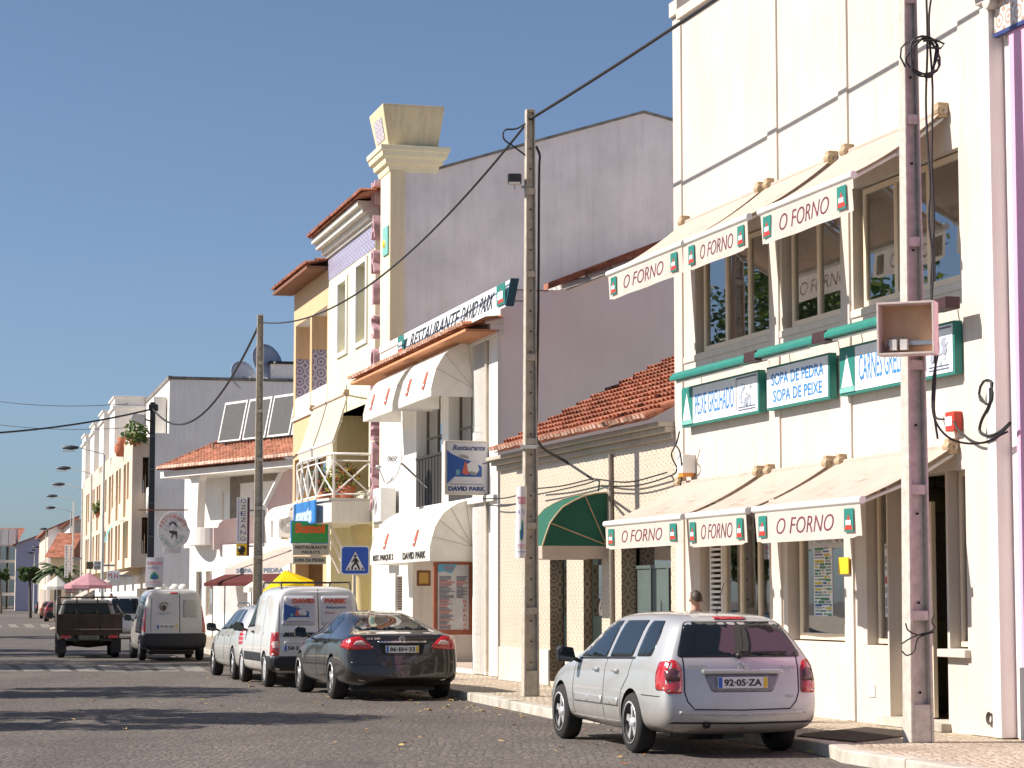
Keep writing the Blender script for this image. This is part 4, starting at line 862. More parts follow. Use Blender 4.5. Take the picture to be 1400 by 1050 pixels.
# balcony
bo = abs(F3.ats(455, 700, p4(507, 700)[0])[0]) ; sbR = p4(507, 700)[0]; q0 = F3.ats(453, 690, sbR)[0]; sbL = F3.at(403, 700, q0)[0]
zb0, zb1 = F3.ats(455, 714, sbR)[1], F3.ats(455, 684, sbR)[1]
def bal(s0, s1, qf, qb, bul=.35, n=10):
    pts = [(s0, qb)]
    for i in range(n + 1): t = i / n; pts.append((s0 + (s1 - s0) * t, qf - bul * sin(pi * t) ** .8 * .5))
    return pts + [(s1, qb)]
pt = bal(sbL, sbR, q0, Q4)
mb = MB(); mb.extr([(x, y, zb0) for x, y in pt], (0, 0, zb1 - zb0)); part('balcony_slab', mb, M_white, b4, .02)
mb = MB(); mb.extr([(x, y - .06 if y < Q4 - .1 else y, zb1 + .001) for x, y in pt], (0, 0, .06)); part('balcony_edge', mb, M_lgrey, b4)
zr0, zr1, zr2 = zb1 + .16, zb1 + 1.15, zb1 + .98
rl = thing('balcony_railing', 'white steel railing with crossed bars on the yellow restaurant balcony', 'railing', F3, (sbR, q0, zb1))
ps = [(x, y + .06) for x, y in pt[1:-1]]; ps = [(sbR if i == 0 else x, y) for i, (x, y) in enumerate(ps)]
ps = [(x, y + .06) for x, y in pt[1:-1]] + [(sbR - .05, Q4)]
for z, r in ((zr1, .035), (zr2, .02), (zr0, .022)):
    mb = MB(); mb.tube([(x, y, z) for x, y in ps], r, 6); part('rail', mb, M_bright, rl)
k = [0, 3, 5, 7, 10, 11]
for i in k:
    mb = MB(); x, y = ps[i]; mb.box(x - .025, x + .025, y - .025, y + .025, zb1 + .05, zr1); part('post', mb, M_bright, rl)
for a, b in zip(k[:-1], k[1:]):
    mb = MB(); (x0, y0), (x1, y1) = ps[a], ps[b]; mb.tube([(x0, y0, zr0), (x1, y1, zr2)], .02, 5); mb.tube([(x0, y0, zr2), (x1, y1, zr0)], .02, 5); part('cross_bar', mb, M_bright, rl)
# plants on the balcony
def bush(mb, c, r, n, s, m=0, squash=1.0, seed=0):
    rnd = random.Random(seed)
    for i in range(n):
        d = Vector((rnd.gauss(0, 1), rnd.gauss(0, 1), rnd.gauss(0, 1))).normalized() * r * rnd.random() ** .45; d.z *= squash; p = Vector(c) + d
        a = Vector((rnd.uniform(-1, 1), rnd.uniform(-1, 1), rnd.uniform(-1, 1))).normalized(); b = a.cross(Vector((rnd.uniform(-1, 1), rnd.uniform(-1, 1), rnd.uniform(-1, 1)))).normalized()
        ss = s * rnd.uniform(.6, 1.4); mb.add([p - a * ss, p + b * ss * .5, p + a * ss, p - b * ss * .5], [(0, 1, 2, 3)], rnd.randrange(3) if m < 0 else m)
def leafmat(name, col):
    if name in MC: return MC[name]
    m, n, b = nodes(name); MC[name] = m; out = n.nodes['Material Output']; b.inputs['Roughness'].default_value = .6
    v = coords(n, (1, 1, 1)); c = ramp(n, noise(n, v, 3, 3), [(.3, tuple(x * .6 for x in col)), (.7, tuple(x * 1.25 for x in col))]); n.links.new(c, b.inputs['Base Color'])
    t = n.nodes.new('ShaderNodeBsdfTranslucent'); n.links.new(c, t.inputs[0]); mx = n.nodes.new('ShaderNodeMixShader'); mx.inputs[0].default_value = .35
    n.links.new(b.outputs[0], mx.inputs[1]); n.links.new(t.outputs[0], mx.inputs[2]); n.links.new(mx.outputs[0], out.inputs[0]); return m
L1 = leafmat('leaf_dark', (.05, .10, .025)); L2 = leafmat('leaf_mid', (.09, .15, .035)); L3 = leafmat('leaf_light', (.17, .22, .05)); LR = leafmat('leaf_red', (.35, .10, .05)); LY = leafmat('leaf_yellow', (.40, .38, .06))
for i, (t, mt, nm_, r) in enumerate(((.25, [LR, L2, LR], 'reddish', .32), (.62, [L3, LY, L2], 'bright yellow green', .40), (.86, [LR, L1, LY], 'orange flowering', .34))):
    x = sbL + (sbR - sbL) * t; y = Q4 - .45; o = thing('potted_plant', nm_ + ' potted plant on the yellow restaurant balcony', 'plant', F3, (x, y, zb1 + .06))
    mb = MB(); mb.lathe([(0, 0), (.16, 0), (.22, .32), (.19, .32), (0, .28)], (x, y, zb1 + .062), 12); part('pot', mb, M_term, o)
    mb = MB(); bush(mb, (x, y, zb1 + .62), r, 260, .06, -1, 1, i + 4); part('foliage', mb, mt, o)
# steep awning of the balcony
sa1 = p4(502, 545)[0]; sa0 = p4(452, 590)[0]; zw = p4(501, 537)[1]; e = F3.ats(455, 602, sa1)
awning('steep cream awning over the yellow restaurant balcony', F3, sa0, sa1, zw, abs(e[0]), e[1], .3, words=None, canv=canvas('cream_canvas', (.80, .72, .58), .3), lc=M_lgrey)
# signs under the balcony
def hang(lbl, sS, u0, u1, vb, vt, mat_, lines, edge=None, name='hanging_sign', th=.14, group=None, F=F3, bold=.01):
    A = F.ats(u0, vb, sS); B = F.ats(u1, vb, sS); T = F.ats(u0, vt, sS); qa, qb, z0, z1 = A[0], B[0], A[1], T[1]
    o = thing(name, lbl, 'sign', F, (sS, (qa + qb) / 2, z0), group)
    mb = MB(); mb.box(sS - th, sS, qa, qb, z0, z1); part('box', mb, edge or M_lgrey, o, .008)
    mb = MB(); mb.box(sS, sS + .006, qa + .02, qb - .02, z0 + .02, z1 - .02); part('panel', mb, mat_, o)
    for (t, cy, h, wf, m_) in lines: text('lettering', t, .3, (sS + .010, (qa + qb) / 2, z0 + (z1 - z0) * cy), (0, 1, 0), (0, 0, 1), m_, o, w=(qb - qa) * wf, h=(z1 - z0) * h, bold=bold)
    return o, (qa, qb, z0, z1)
sS = sbR - 1.5
M_sgreen = flat('sign_green', (.02, .30, .06), .4); M_orl = flat('orange_letters', (.75, .12, .01), .4); M_sgrey = flat('sign_grey', (.44, .43, .40), .5)
o, (qa, qb, z0, z1) = hang('green drink sign with orange lettering under the balcony of the yellow restaurant', sS, 398, 449, 743, 712, M_sgreen, [('Sumol', .68, .46, .80, M_orl)], edge=M_cyan, bold=.02)
hang('grey two line sign hanging below the green drink sign', sS, 400, 450, 759, 743.6, M_sgrey, [('RESTAURANTE', .70, .26, .86, M_black), ('PAULO\'S', .28, .26, .5, M_black)])
hang('narrow soup sign at the bottom of the hanging signs', sS, 400, 446, 771, 760.5, M_sgrey, [('SOPA DA PEDRA', .5, .45, .88, M_black)])
for q in (qa + .05, qb - .05): mb = MB(); mb.tube([(sS - .07, q, z1), (sS - .07, q, zb0)], .02, 6); part('rod', mb, M_steel, o)
# blue ice cream sign on the balcony face
A = F3.ats(403, 719, sbL + .1); o = thing('balcony_sign', 'bright blue sign with a pale word fixed to the white balcony front', 'sign', F3, (sbL + .1, q0 - .4, zb0))
qf = q0 - .24; a0 = F3.at(404, 700, qf)[0]; a1 = F3.at(433, 700, qf)[0]; mb = MB(); mb.box(a0, a1, qf - .06, qf, F3.at(415, 719, qf)[1], F3.at(415, 687, qf)[1]); part('panel', mb, flat('sky_blue', (.03, .20, .55), .4, var=.4, sc=2), o, .03)
text('lettering', 'santa', .3, ((a0 + a1) / 2, qf - .065, F3.at(415, 706, qf)[1]), (1, 0, 0), (0, 0, 1), flat('pale_blue_letters', (.50, .62, .80), .4), o, w=(a1 - a0) * .8, h=.4, shear=.3, bold=.02)
# column and crossing sign
cx, cz = F3.at(492, 905, -.2)[0], .12
zcol = zb0 - .12; mb = MB(); mb.lathe([(.26, 0), (.26, .1), (.22, .14), (.22, zcol - .3), (.28, zcol - .2), (.28, zcol)], (p4(493, 850, Q4 + .35)[0], Q4 + .35, .122), 20); part('column', mb, plaster('column_yellow', (.74, .62, .36), .06, .1), b4)
for u in (470, 480, 488): mb = MB(); mb.tube([(p4(u, 760)[0], Q4 - .1, zb0 - 1.2), (p4(u, 720)[0], q0 + .3, zb0)], .04, 6); part('strut', mb, M_pinkwall, b4)
g = gnd(485, 922, .12); wf = F3.loc(g)
o = thing('crossing_sign', 'blue square pedestrian crossing sign above the black coupe', 'sign', F3, (wf[0], wf[1], .12)); sx = wf[0]
A = F3.ats(465.5, 786, sx); B = F3.ats(505, 783, sx); T = F3.ats(466, 746, sx); qa, qb, z0, z1 = A[0], B[0], A[1], T[1]; w = qb - qa; H = z1 - z0
mb = MB(); mb.tube([(sx - .04, (qa + qb) / 2, .12), (sx - .04, (qa + qb) / 2, z1 - .05)], .03, 8); part('post', mb, M_steel, o)
def rr(a, b, c, d, r, x, n=4):
    P_ = []
    for cx_, cz_, a0 in ((b - r, d - r, 0), (a + r, d - r, 90), (a + r, c + r, 180), (b - r, c + r, 270)):
        for i in range(n + 1): an = R(a0 + 90 * i / n); P_.append((x, cx_ + r * cos(an), cz_ + r * sin(an)))
    return P_
mb = MB(); mb.extr(rr(qa, qb, z0, z1, .06, sx), (.012, 0, 0), 0); mb.extr(rr(qa + .025, qb - .025, z0 + .025, z1 - .025, .05, sx + .0121), (.003, 0, 0), 1); pn = part('panel', mb, [M_signw, M_blue], o)
X = sx + .018; Yq = lambda t: qa + w * t; Zq = lambda t: z0 + H * t
def poly(mb, pts, m=0, x=0.0, th=.003): mb.extr([(X + x, Yq(a), Zq(b)) for a, b in pts], (th, 0, 0), m)
mb = MB(); poly(mb, [(.16, .16), (.84, .16), (.5, .80)], 0); poly(mb, [(.47, .60), (.53, .60), (.55, .66), (.5, .70), (.45, .66)], 1, .0035); poly(mb, [(.45, .58), (.56, .58), (.58, .42), (.66, .24), (.60, .23), (.52, .38), (.40, .23), (.35, .25), (.46, .42)], 1, .0035); poly(mb, [(.46, .56), (.36, .44), (.39, .42), (.47, .50)], 1, .004); poly(mb, [(.56, .56), (.64, .45), (.61, .43), (.55, .50)], 1, .004)
for i in range(5): poly(mb, [(.22 + i * .13, .18), (.29 + i * .13, .18), (.32 + i * .11, .25), (.27 + i * .11, .25)], 1, .005)
part('pictogram', mb, [M_signw, M_black], pn)
# ================================================================ apricot building with loggia
b5 = thing('apricot_building', 'apricot building with patterned tile loggia left of the yellow restaurant', 'building', F3, (sO, Q4, .12))
Zp = lambda v, u=425: p4(u, v)[1]
zr_ = p4(402, 398)[1]; l1 = (sO + .35, sL4 - .12, p4(402, 572)[1], p4(402, 448)[1] , 1.4); l0 = (sO + .35, sL4 - .12, zs4 + .2, p4(402, 630)[1], .5)
mid_ = (l1[0] + l1[1]) / 2
mb = MB(); wall(mb, sO, sL4 - .02, .12, zr_, Q4, [(l1[0], mid_ - .15, l1[2], l1[3], 1.4), (mid_ + .15, l1[1], l1[2], l1[3], 1.4), l0, (sO + .6, sL4 - .5, .2, 2.6, .4)], 0, 0)
shell(mb, sO, sL4 - .02, Q4, 12, .12, zr_, 0)
mb.quad((sO, Q4 + 1.4, l1[2]), (sL4, Q4 + 1.4, l1[2]), (sL4, Q4 + 1.4, l1[3]), (sO, Q4 + 1.4, l1[3]), 1)
mb.quad((sO + .3, Q4 + .01, l1[2] + .01), (sL4, Q4 + .01, l1[2] + .01), (sL4, Q4 + 1.4, l1[2] + .01), (sO + .3, Q4 + 1.4, l1[2] + .01), 1); mb.quad((sO + .3, Q4 + .01, l1[3] - .01), (sL4, Q4 + .01, l1[3] - .01), (sL4, Q4 + 1.4, l1[3] - .01), (sO + .3, Q4 + 1.4, l1[3] - .01), 1)
part('wall', mb, [M_orange, M_white], b5)
for x0 in (l1[0] - .02, mid_ + .13):
    z0_, z1_ = l1[2], l1[2] + (l1[3] - l1[2]) * .64; mb = MB(); mb.box(x0 + .0, x0 + .03, Q4 + .03, Q4 + 1.38, z0_, z1_); part('tile_panel', mb, M_azb, b5)
mb = MB(); mb.box(l1[0], mid_ - .16, Q4 - .0, Q4 + .1, l1[2], l1[2] + .55); mb.box(mid_ + .16, l1[1], Q4, Q4 + .1, l1[2], l1[2] + .55); mb.box(sO, sL4 - .03, Q4 - .06, Q4 + .02, l1[2] - .1, l1[2] - .02); part('parapet', mb, M_pinkwall, b5)
window(b5, l0[0], l0[1], l0[2], l0[3], Q4 + .4, (.33, .66), (.7,), fm=flat('green_frame', (.03, .12, .08), .5), gm=M_glassd)
mb = MB(); tiles(mb, sO - .3, sL4 + .05, Q4 - .6, p4(402, 398)[1] - .02 , Q4 + 4, p4(402, 398)[1] + 1.2); mb.box(sO - .3, sL4, Q4 - .6, Q4, zr_ - .12, zr_ - .04, 1); part('roof', mb, [M_tile, flat('dark_soffit', (.22, .10, .06), .8)], b5)
# ================================================================ white corner house with hipped roof
ph = FH.at; XH = lambda u, v=700, q=0.0: ph(u, v, q)[0]; ZH = lambda u, v, q=0.0: ph(u, v, q)[1]
b6 = thing('porch_house', 'white corner house with porch, curved balcony and hipped red tile roof carrying solar panels', 'building', FH, (XH(262), 0, .12))
ze6 = ZH(215, 646); sl6 = XH(222, 650); qw = 1.6; dl = (XH(303, 720, qw), XH(325, 720, qw), ZH(303, 738, qw), ZH(303, 672, qw), .15); dr = (XH(370, 720, qw), XH(400, 720, qw), ZH(303, 738, qw), ZH(303, 672, qw), .15); dm = (XH(345, 720, qw), XH(352, 720, qw), ZH(303, 738, qw), ZH(303, 672, qw), .15)
zf6 = ZH(300, 745)
mb = MB(); wall(mb, XH(252, 700, qw), 9, zf6, ze6, qw, [dl, dm, dr], 0, 0); mb.quad((XH(252, 700, qw), qw, zf6), (XH(252, 700, qw), 9, zf6), (XH(252, 700, qw), 9, ze6), (XH(252, 700, qw), qw, ze6))
mb.quad((XH(252, 700, qw), 9, zf6), (9, 9, zf6), (9, 9, ze6), (XH(252, 700, qw), 9, ze6))
gw = [(XH(268, 800), XH(276, 800), .9, 2.7, .15), (XH(281, 800), XH(290, 800), .9, 2.7, .15)]
wall(mb, XH(260), 9, .12, zf6, 0, gw, 0, 0); mb.quad((XH(260), 0, .12), (XH(260), 9, .12), (XH(260), 9, zf6), (XH(260), 0, zf6)); mb.quad((XH(260), 0, zf6), (9, 0, zf6), (9, qw, zf6), (XH(260), qw, zf6)); part('wall', mb, M_white, b6)
for a, b, c, d, r in (dl, dm, dr): mb = MB(); mb.box(a + .01, b - .01, qw + .08, qw + .14, c, d); part('shutter', mb, M_bright, b6)
for g_ in gw: window(b6, g_[0], g_[1], g_[2], g_[3], .08, (), t=.05)
mb = MB(); mb.box(XH(315, 700, qw), XH(400, 700, qw), qw - .03, qw, ZH(315, 662, qw), ze6 - .3); mb.box(XH(315, 700, qw), XH(328, 700, qw) , qw - .03, qw, zf6, ZH(315, 662, qw)); part('stone_surround', mb, flat('brown_stone', (.24, .20, .16), .8, var=.3), b6)
mb = MB(); zz0, zz1 = zf6, ze6     # flared porch pillar at the left corner
pr_ = [(XH(250), ze6 - .05), (XH(258, 700), ze6 - .5), (XH(261, 700), zz0 + 1.2), (XH(262, 700), zz0), (XH(266, 700), zz0), (XH(266.5), zz0 + 1.2), (XH(268), ze6 - .5), (XH(273), ze6 - .05)]
mb.extr([(x, .1, z) for x, z in pr_], (0, .35, 0)); part('pillar', mb, M_white, b6)
mb = MB(); mb.box(sl6 + .2, 9, -.2, 9, ze6 - .28, ze6 - .02); part('soffit', mb, M_white, b6)
mb = MB(); cxb = XH(281, 735); N = 16; rb = 1.0      # half-round balcony at the corner
top = [(cxb + rb * cos(pi + pi * i / N), .3 - 1.0 * sin(pi * i / N) * 1.0) for i in range(N + 1)]
mb.extr([(x, y, ZH(280, 746)) for x, y in top], (0, 0, ZH(280, 722) - ZH(280, 746))); part('balcony', mb, M_white, b6, .02)
def turned(u, v, Y, pts, depth):
    """outline given in pixels on a vertical plane that turns its back to the sun; vertices in the house frame"""
    A0 = wp(u, v, Y); c_, s_ = cos(R(16)), sin(R(16)); out = []
    for uu, vv in pts:
        d = ray(uu, vv); t = (A0.x * -s_ + A0.y * c_) / (d[0] * -s_ + d[1] * c_); X, Yy, Zz = d[0] * t, d[1] * t, CZ + d[2] * t
        q = FH.loc((X, Yy)); out.append(Vector((q[0], q[1], Zz)))
    e = FH.loc((A0.x - s_ * depth, A0.y + c_ * depth)); f = FH.loc((A0.x, A0.y)); return out, (e[0] - f[0], e[1] - f[1], 0)
hy = FH.w(XH(296), -.75).y
P_, V_ = turned(297, 740, hy, [(292, 752), (292, 722), (298, 721), (300, 715), (306, 711), (322, 708), (404, 699), (404, 742)], .18); mb = MB(); mb.extr(P_, V_); part('parapet', mb, M_rose, b6)
P_, V_ = turned(366, 690, hy - 3, [(366, 692), (388, 645), (402, 640), (402, 700), (366, 704)], .2); mb = MB(); mb.extr(P_, V_, 1); P_, V_ = turned(361, 690, hy - 3.03, [(361, 690), (383, 645), (388, 645), (366, 692)], .3); mb.extr(P_, V_, 0); part('stair_wall', mb, [M_white, M_rose], b6)
# hip roof
rz = ze6 + .05; e0 = XH(217, 646, -.4); rp = FH.at(334, 592, 3.2); apex = (rp[0], 3.2, rp[1]); a2 = (9.5, 3.2, rp[1])
mb = MB(); nc = 34; 
for (A_, B_, C_, D_) in (((e0, -.5, rz), (9.5, -.5, rz), a2, apex), ((e0, 7, rz), (e0, -.5, rz), apex, apex)):
    A_, B_, C_, D_ = map(Vector, (A_, B_, C_, D_)); mb.quad(A_, B_, C_, D_)
nr = 13
for i in range(44):
    x = e0 + (9.5 - e0) * (i + .5) / 44; t1 = min(1.0, (x - e0) / max(.01, (apex[0] - e0))); L = Vector((0, 3.7, apex[2] - rz)); n_ = max(1, int(nr * t1))
    for j in range(n_):
        a = Vector((x, -.5, rz)) + L * (j / nr - .01); b = Vector((x, -.5, rz)) + L * ((j + 1) / nr + .005); r = []
        for (c_, rr_, h_) in ((a, .1, .05), (b, .075, 0)):
            for k_ in range(5): an = pi * k_ / 4; r.append(c_ + Vector((cos(an) * rr_, 0, sin(an) * rr_ + h_)))
        mb.add(r, [(k_, k_ + 1, k_ + 6, k_ + 5) for k_ in range(4)] + [(0, 1, 2, 3, 4)], 1 if j == 0 else 0, True)
mb.tube([(e0, -.5, rz + .05), (apex[0], 3.2, apex[2] + .08)], .1, 6); mb.tube([apex, a2], .1, 6); part('roof', mb, [tilemat('old_tile', (.36, .13, .07)), M_tilew], b6)
# solar panels
fr = thing('solar_panel_rack', 'black rack carrying four tilted solar panels on the red roof', 'solar panels', FH, (XH(300, 620), 1.4, ZH(300, 620, 1.4)))
qs = 1.4; z0, z1 = ZH(300, 606, qs), ZH(300, 552, qs + .7)
for i in range(4):
    u0 = 297 + i * 33.5; a0, a1 = XH(u0, 606, qs), XH(u0 + 31, 606, qs); t0, t1 = XH(u0 + 11, 552, qs + .7), XH(u0 + 42, 552, qs + .7)
    A_, B_, C_, D_ = Vector((a0, qs, z0)), Vector((a1, qs, z0)), Vector((t1, qs + .7, z1)), Vector((t0, qs + .7, z1)); mb = MB(); mb.extr([A_, B_, C_, D_], (0, .05, -.03)); pn = part('solar_panel', mb, M_lgrey, fr)
    c = (A_ + B_ + C_ + D_) / 4; mb = MB(); mb.extr([c + (p - c) * .88 + Vector((0, -.012, .006)) for p in (A_, B_, C_, D_)], (0, .006, -.003)); part('absorber', mb, flat('solar_glass', (.10, .10, .10), .7, spec=.1), pn)
mb = MB(); xa, xb = XH(292, 615, qs - .3), XH(400, 615, qs - .3)
mb.tube([(XH(300, 600, qs), qs, z0), (xa, qs - .3, z0 - .02), (xa, qs - .3, z0 - .42), (xb, qs - .3, z0 - .5)], .035, 6); mb.tube([(xa, qs - .1, z0 + .0), (xb, qs - .1, z0 - .03)], .03, 6)
for u in (308, 340, 372): mb.tube([(XH(u, 640, qs), qs, z0), (XH(u, 640, qs), qs - .2, z0 - 1.3)], .025, 5)
part('frame', mb, M_black, fr)
# awning and cafe sign of the house
def tri_awn():
    o = thing('cafe_awning', 'beige and dark red awning lettered with soup, in front of the white corner house', 'awning', FH, (XH(330), -2, 2.4))
    sR_, sL_ = XH(392, 780, -2.0), XH(307, 795, -2.2); zf0, zf1 = ZH(320, 797, -2.2), ZH(320, 786, -2.2); zt_ = ZH(385, 748, -.3)
    mb = MB(); mb.quad((sL_, -2.2, zf1 + .25), (sR_, -2.2, zf1 + .25), (sR_, -.28, zt_), (sL_ + .9, -.28, zt_)); part('canopy', mb, M_beige, o, fix=False)
    mb = MB(); mb.quad((sL_, -2.2, zf1), (sR_, -2.2, zf1), (sR_, -2.2, zf1 + .27), (sL_, -2.2, zf1 + .27)); v = part('fascia', mb, flat('grey_beige_canvas', (.48, .44, .40), .8), o, fix=False)
    text('lettering', 'SOPA DE PEDRA', .3, (XH(355, 785, -2.2), -2.21, zf1 + .15), (1, 0, 0), (0, 0, 1), flat('slate_letters', (.12, .14, .2), .6), v, w=XH(386, 785, -2.2) - XH(321, 785, -2.2), h=.17, bold=.01)
    mb = MB(); sl_ = XH(285, 795, -2.8); mb.quad((sl_, -3.0, zf0 + .0), (sR_, -2.6, zf0), (sR_, -2.2, zf1 + .02), (sL_, -2.2, zf1 + .02)); mb.quad((sl_, -3.0, zf0), (sR_, -2.6, zf0), (sR_, -2.6, zf0 - .12), (sl_, -3.0, zf0 - .12)); part('lower_flap', mb, canvas('dark_red_canvas', (.11, .028, .026), .1), o, fix=False)
    for u in (291, 307.5, 344):
        mb = MB(); x = XH(u, 800, -2.7); mb.tube([(x, -2.7, .12), (x, -2.7, zf0)], .025, 6); part('post', mb, M_steel, o)
    mb = MB(); mb.box(XH(296, 800, -1.9), 8, -1.9, -1.8, .13, 1.0, 0); mb.box(XH(296, 800, -1.9), 8, -1.86, -1.84, 1.0, zf0, 1); part('screen', mb, [M_white, canvas('clear_screen', (.82, .80, .78), .5)], o)
tri_awn()
sS = 0; g = gnd(333, 905, .12)
FV = Rot(g[0], g[1], R(8)); 
d_ = ray(323, 760); yy = 73.0; 
def vsign():
    A_, B_, T_ = wp(323, 760, 72), wp(340, 756, 72), wp(323, 680, 72)
    o = thing('vertical_cafe_sign', 'tall narrow white cafe sign with stacked letters and a yellow foot', 'sign', WF, A_); x0, x1, z0, z1 = A_.x, B_.x, A_.z, T_.z; w = x1 - x0; H = z1 - z0
    mb = MB(); mb.box(x0, x1, 72, 72.18, z0, z1); part('box', mb, flat('plum_edge', (.10, .02, .05), .5), o, .01)
    mb = MB(); mb.box(x0, x1 - w * .14, 71.99, 72, z0 + H * .21, z1, 0); mb.box(x0, x1 - w * .14, 71.99, 72, z0, z0 + H * .205, 1); pn = part('panel', mb, [M_signw, M_ylw], o)
    for i, c in enumerate('OZEZANO'): text('lettering', c, .2, (x0 + w * .54, 71.985, z1 - H * (.06 + i * .108)), (1, 0, 0), (0, 0, 1), M_navy, pn, w=w * .42, h=H * .072)
    mb = MB(); n = 22
    for i in range(n): z = z1 - H * (.02 + .75 * i / n); mb.extr([(x0 + w * .06, 71.984, z), (x0 + w * .2, 71.984, z), (x0 + w * .14, 71.984, z - H * .024)], (0, .005, 0))
    part('border', mb, M_blue, pn)
    mb = MB(); mb.lathe([(.0, 0), (.12, 0), (.12, .01)], (x0 + w * .42, 71.984, z0 + H * .11), 10, ax='y'); mb.box(x0 + w * .2, x0 + w * .66, 71.984, 71.989, z0 + H * .02, z0 + H * .045); part('emblem', mb, M_black, pn)
    mb = MB(); mb.tube([(x1, 72.1, z0 + .3), (x1 + .45, 72.1, z0 + .3), (x1 + .45, 72.1, z1 - .4), (x1, 72.1, z1 - .4)], .03, 6); part('bracket', mb, M_steel, o)
vsign()
# air conditioner + small roof awning beside the apricot building
A_ = wp(380, 735, 68); FA = Rot(A_.x, A_.y, R(-14)); aircon('square air conditioner on the wall left of the green drink sign', FA, 0, 0, A_.z, .75, .78, .35)
A_ = wp(362, 704, 66); o = thing('half_round_awning', 'small white curved awning beside the apricot building', 'awning', WF, A_); w = 1.6; B_ = wp(394, 697, 63)
mb = MB(); n = 6; vs = []
for x, y, zz in ((A_.x, A_.y, A_.z), (B_.x, B_.y, B_.z)):
    for i in range(n + 1): an = pi / 2 * i / n; vs.append((x + .35 - .35 * cos(an), y, zz - .2 + .42 * sin(an)))
mb.add(vs, [(i, i + 1, n + 2 + i, n + 1 + i) for i in range(n)], 0, True); part('canopy', mb, M_wcan, o, fix=False)
mb = MB(); mb.tube([(B_.x, B_.y, B_.z - .3), (B_.x + .4, B_.y, B_.z - .3)], .02, 5); part('arm', mb, M_steel, o)
mb = MB(); x0 = wp(352, 730, 67); x1 = wp(398, 722, 62); mb.add([x0, x1, x1 + Vector((.9, .6, .45)), x0 + Vector((.9, .6, .45))], [(0, 1, 2, 3)]); tl = part('lower_tiles', mb, M_tile, b6); tl.matrix_parent_inverse = b6.matrix_world.inverted() if False else Matrix()
bpy.data.objects.remove(tl)
# ================================================================ long apartment block behind
def sidewall(mb, q0, q1, z0, z1, s, ops, mw=0, mr=0):
    t = MB(); wall(t, q0, q1, z0, z1, 0, ops, mw, mr); b = len(mb.v)
    mb.v += [(s - d, q, z) for q, d, z in t.v]; mb.f += [[i + b for i in f] for f in t.f]; mb.m += t.m; mb.sm += t.sm
s4 = F4.S(232, 515); zt4 = F4.Z(232, 515); qB = F4.ats(180, 700, s4)[0]; qC = F4.ats(206, 700, s4)[0]
b7 = thing('apartment_block', 'long peach and white apartment block with rows of tall windows and white roof towers', 'building', F4, (s4, 0, .12))
zP = F4.ats(180, 597, s4)[1]; sE = F4.S(113, 700, qB); zA1, zA2 = F4.at(172, 634, qB)[1], F4.at(172, 684, qB)[1]; zf = 3.05
fl = [(zA2, zA1), (zA2 - zf * 1.07, zA1 - zf * 1.07)]; zlow = F4.ats(180, 775, s4)[1]
ops = []; sx = s4 - 2.2; i = 0
while sx - 3 > sE:
    for (c, d) in fl: ops.append((sx - 1.9, sx - .3, c, d, .7)); ops.append((sx - 4.6, sx - 2.6, c - .9, d, .9))
    sx -= 6.6
mb = MB(); wall(mb, sE, s4, zlow, zP, qB, ops, 0, 1)
sidewall(mb, qB, qC + .0, zlow, zP, s4, [(qB + .55, qC - .05, zA2 + .2, zA1 + .1, 1.2), (qB + .55, qC - .05, fl[1][0] + .2, fl[1][1] + .1, 1.2)], 0, 2)
mb.quad((sE, qB, zlow), (s4, qB, zlow), (s4, 0, zlow), (sE, 0, zlow), 0); mb.quad((sE, qB, zP), (s4, qB, zP), (s4, 0, zP), (sE, 0, zP), 0); mb.quad((sE, qB + .9, 3), (s4 - .1, qB + .9, 3), (s4 - .1, qB + .9, zP - .4), (sE, qB + .9, zP - .4), 3)
mb.quad((sE, 0, .12), (s4, 0, .12), (s4, 0, zt4), (sE, 0, zt4), 2); mb.quad((sE, 0, .12), (sE, 16, .12), (sE, 16, zt4), (sE, 0, zt4), 2)
zn = F4.ats(206, 592, s4)[1]
mb.quad((s4, qC, .12), (s4, qC, zn), (s4, 0, zn), (s4, 0, .12), 4); mb.quad((s4, 0, .12), (s4, 18, .12), (s4, 18, zt4 - .1), (s4, 0, zt4), 4); mb.quad((sE, 0, zt4), (s4, 0, zt4), (s4, 18, zt4 - .1), (sE, 18, zt4 - .1), 4)
mb.quad((sE, qC, .12), (s4, qC, .12), (s4, qC, zn), (sE, qC, zn), 2); mb.quad((sE, qC, zn), (s4, qC, zn), (s4, 0, zn), (sE, 0, zn), 2)
part('wall', mb, [M_peach, M_tan, M_white, M_beige, M_grey], b7)
mb = MB()
for a, b, c, d, r in ops: mb.box(a + .1, b - .1, qB + r - .1, qB + r - .05, c + .1, d - .05)
part('shutters', mb, flat('tan_shutters', (.46, .34, .22), .7, var=.3, sc=.4), b7)
mb = MB(); t_ = [F4.S(u, v, qB) for u, v in ((157, 542), (142, 562), (129, 580), (117, 595))]; zT = F4.Z(157, 542, qB)
for i, x in enumerate(t_): mb = MB(); mb.box(x - 4.5, x, qB + .0, qB + 2.0, zP - .5, zT); mb.box(x - 4.6, x + .1, qB - .12, qB + 2.1, zT - .75, zT - .55); mb.box(x - 4.6, x + .1, qB - .1, qB + 2.1, zT - .08, zT + .04); part('roof_tower', mb, M_white, b7, .02)
xx = F4.ats(206, 560, s4 - 3)[0]; mb = MB(); mb.box(s4 - 6, s4 - 1.2, xx, -.05, zn, F4.Z(207, 545, xx)); part('roof_tower', mb, M_white, b7, .02)
mb = MB(); mb.box(sE, s4 + .05, -.08, .15, zt4 - .15, zt4 + .05); mb.box(s4 - .1, s4 + .06, 0, 18, zt4 - .15, zt4 + .02); part('coping', mb, flat('weathered_coping', (.22, .20, .18), .9, var=.5, sc=3), b7)
mb = MB()
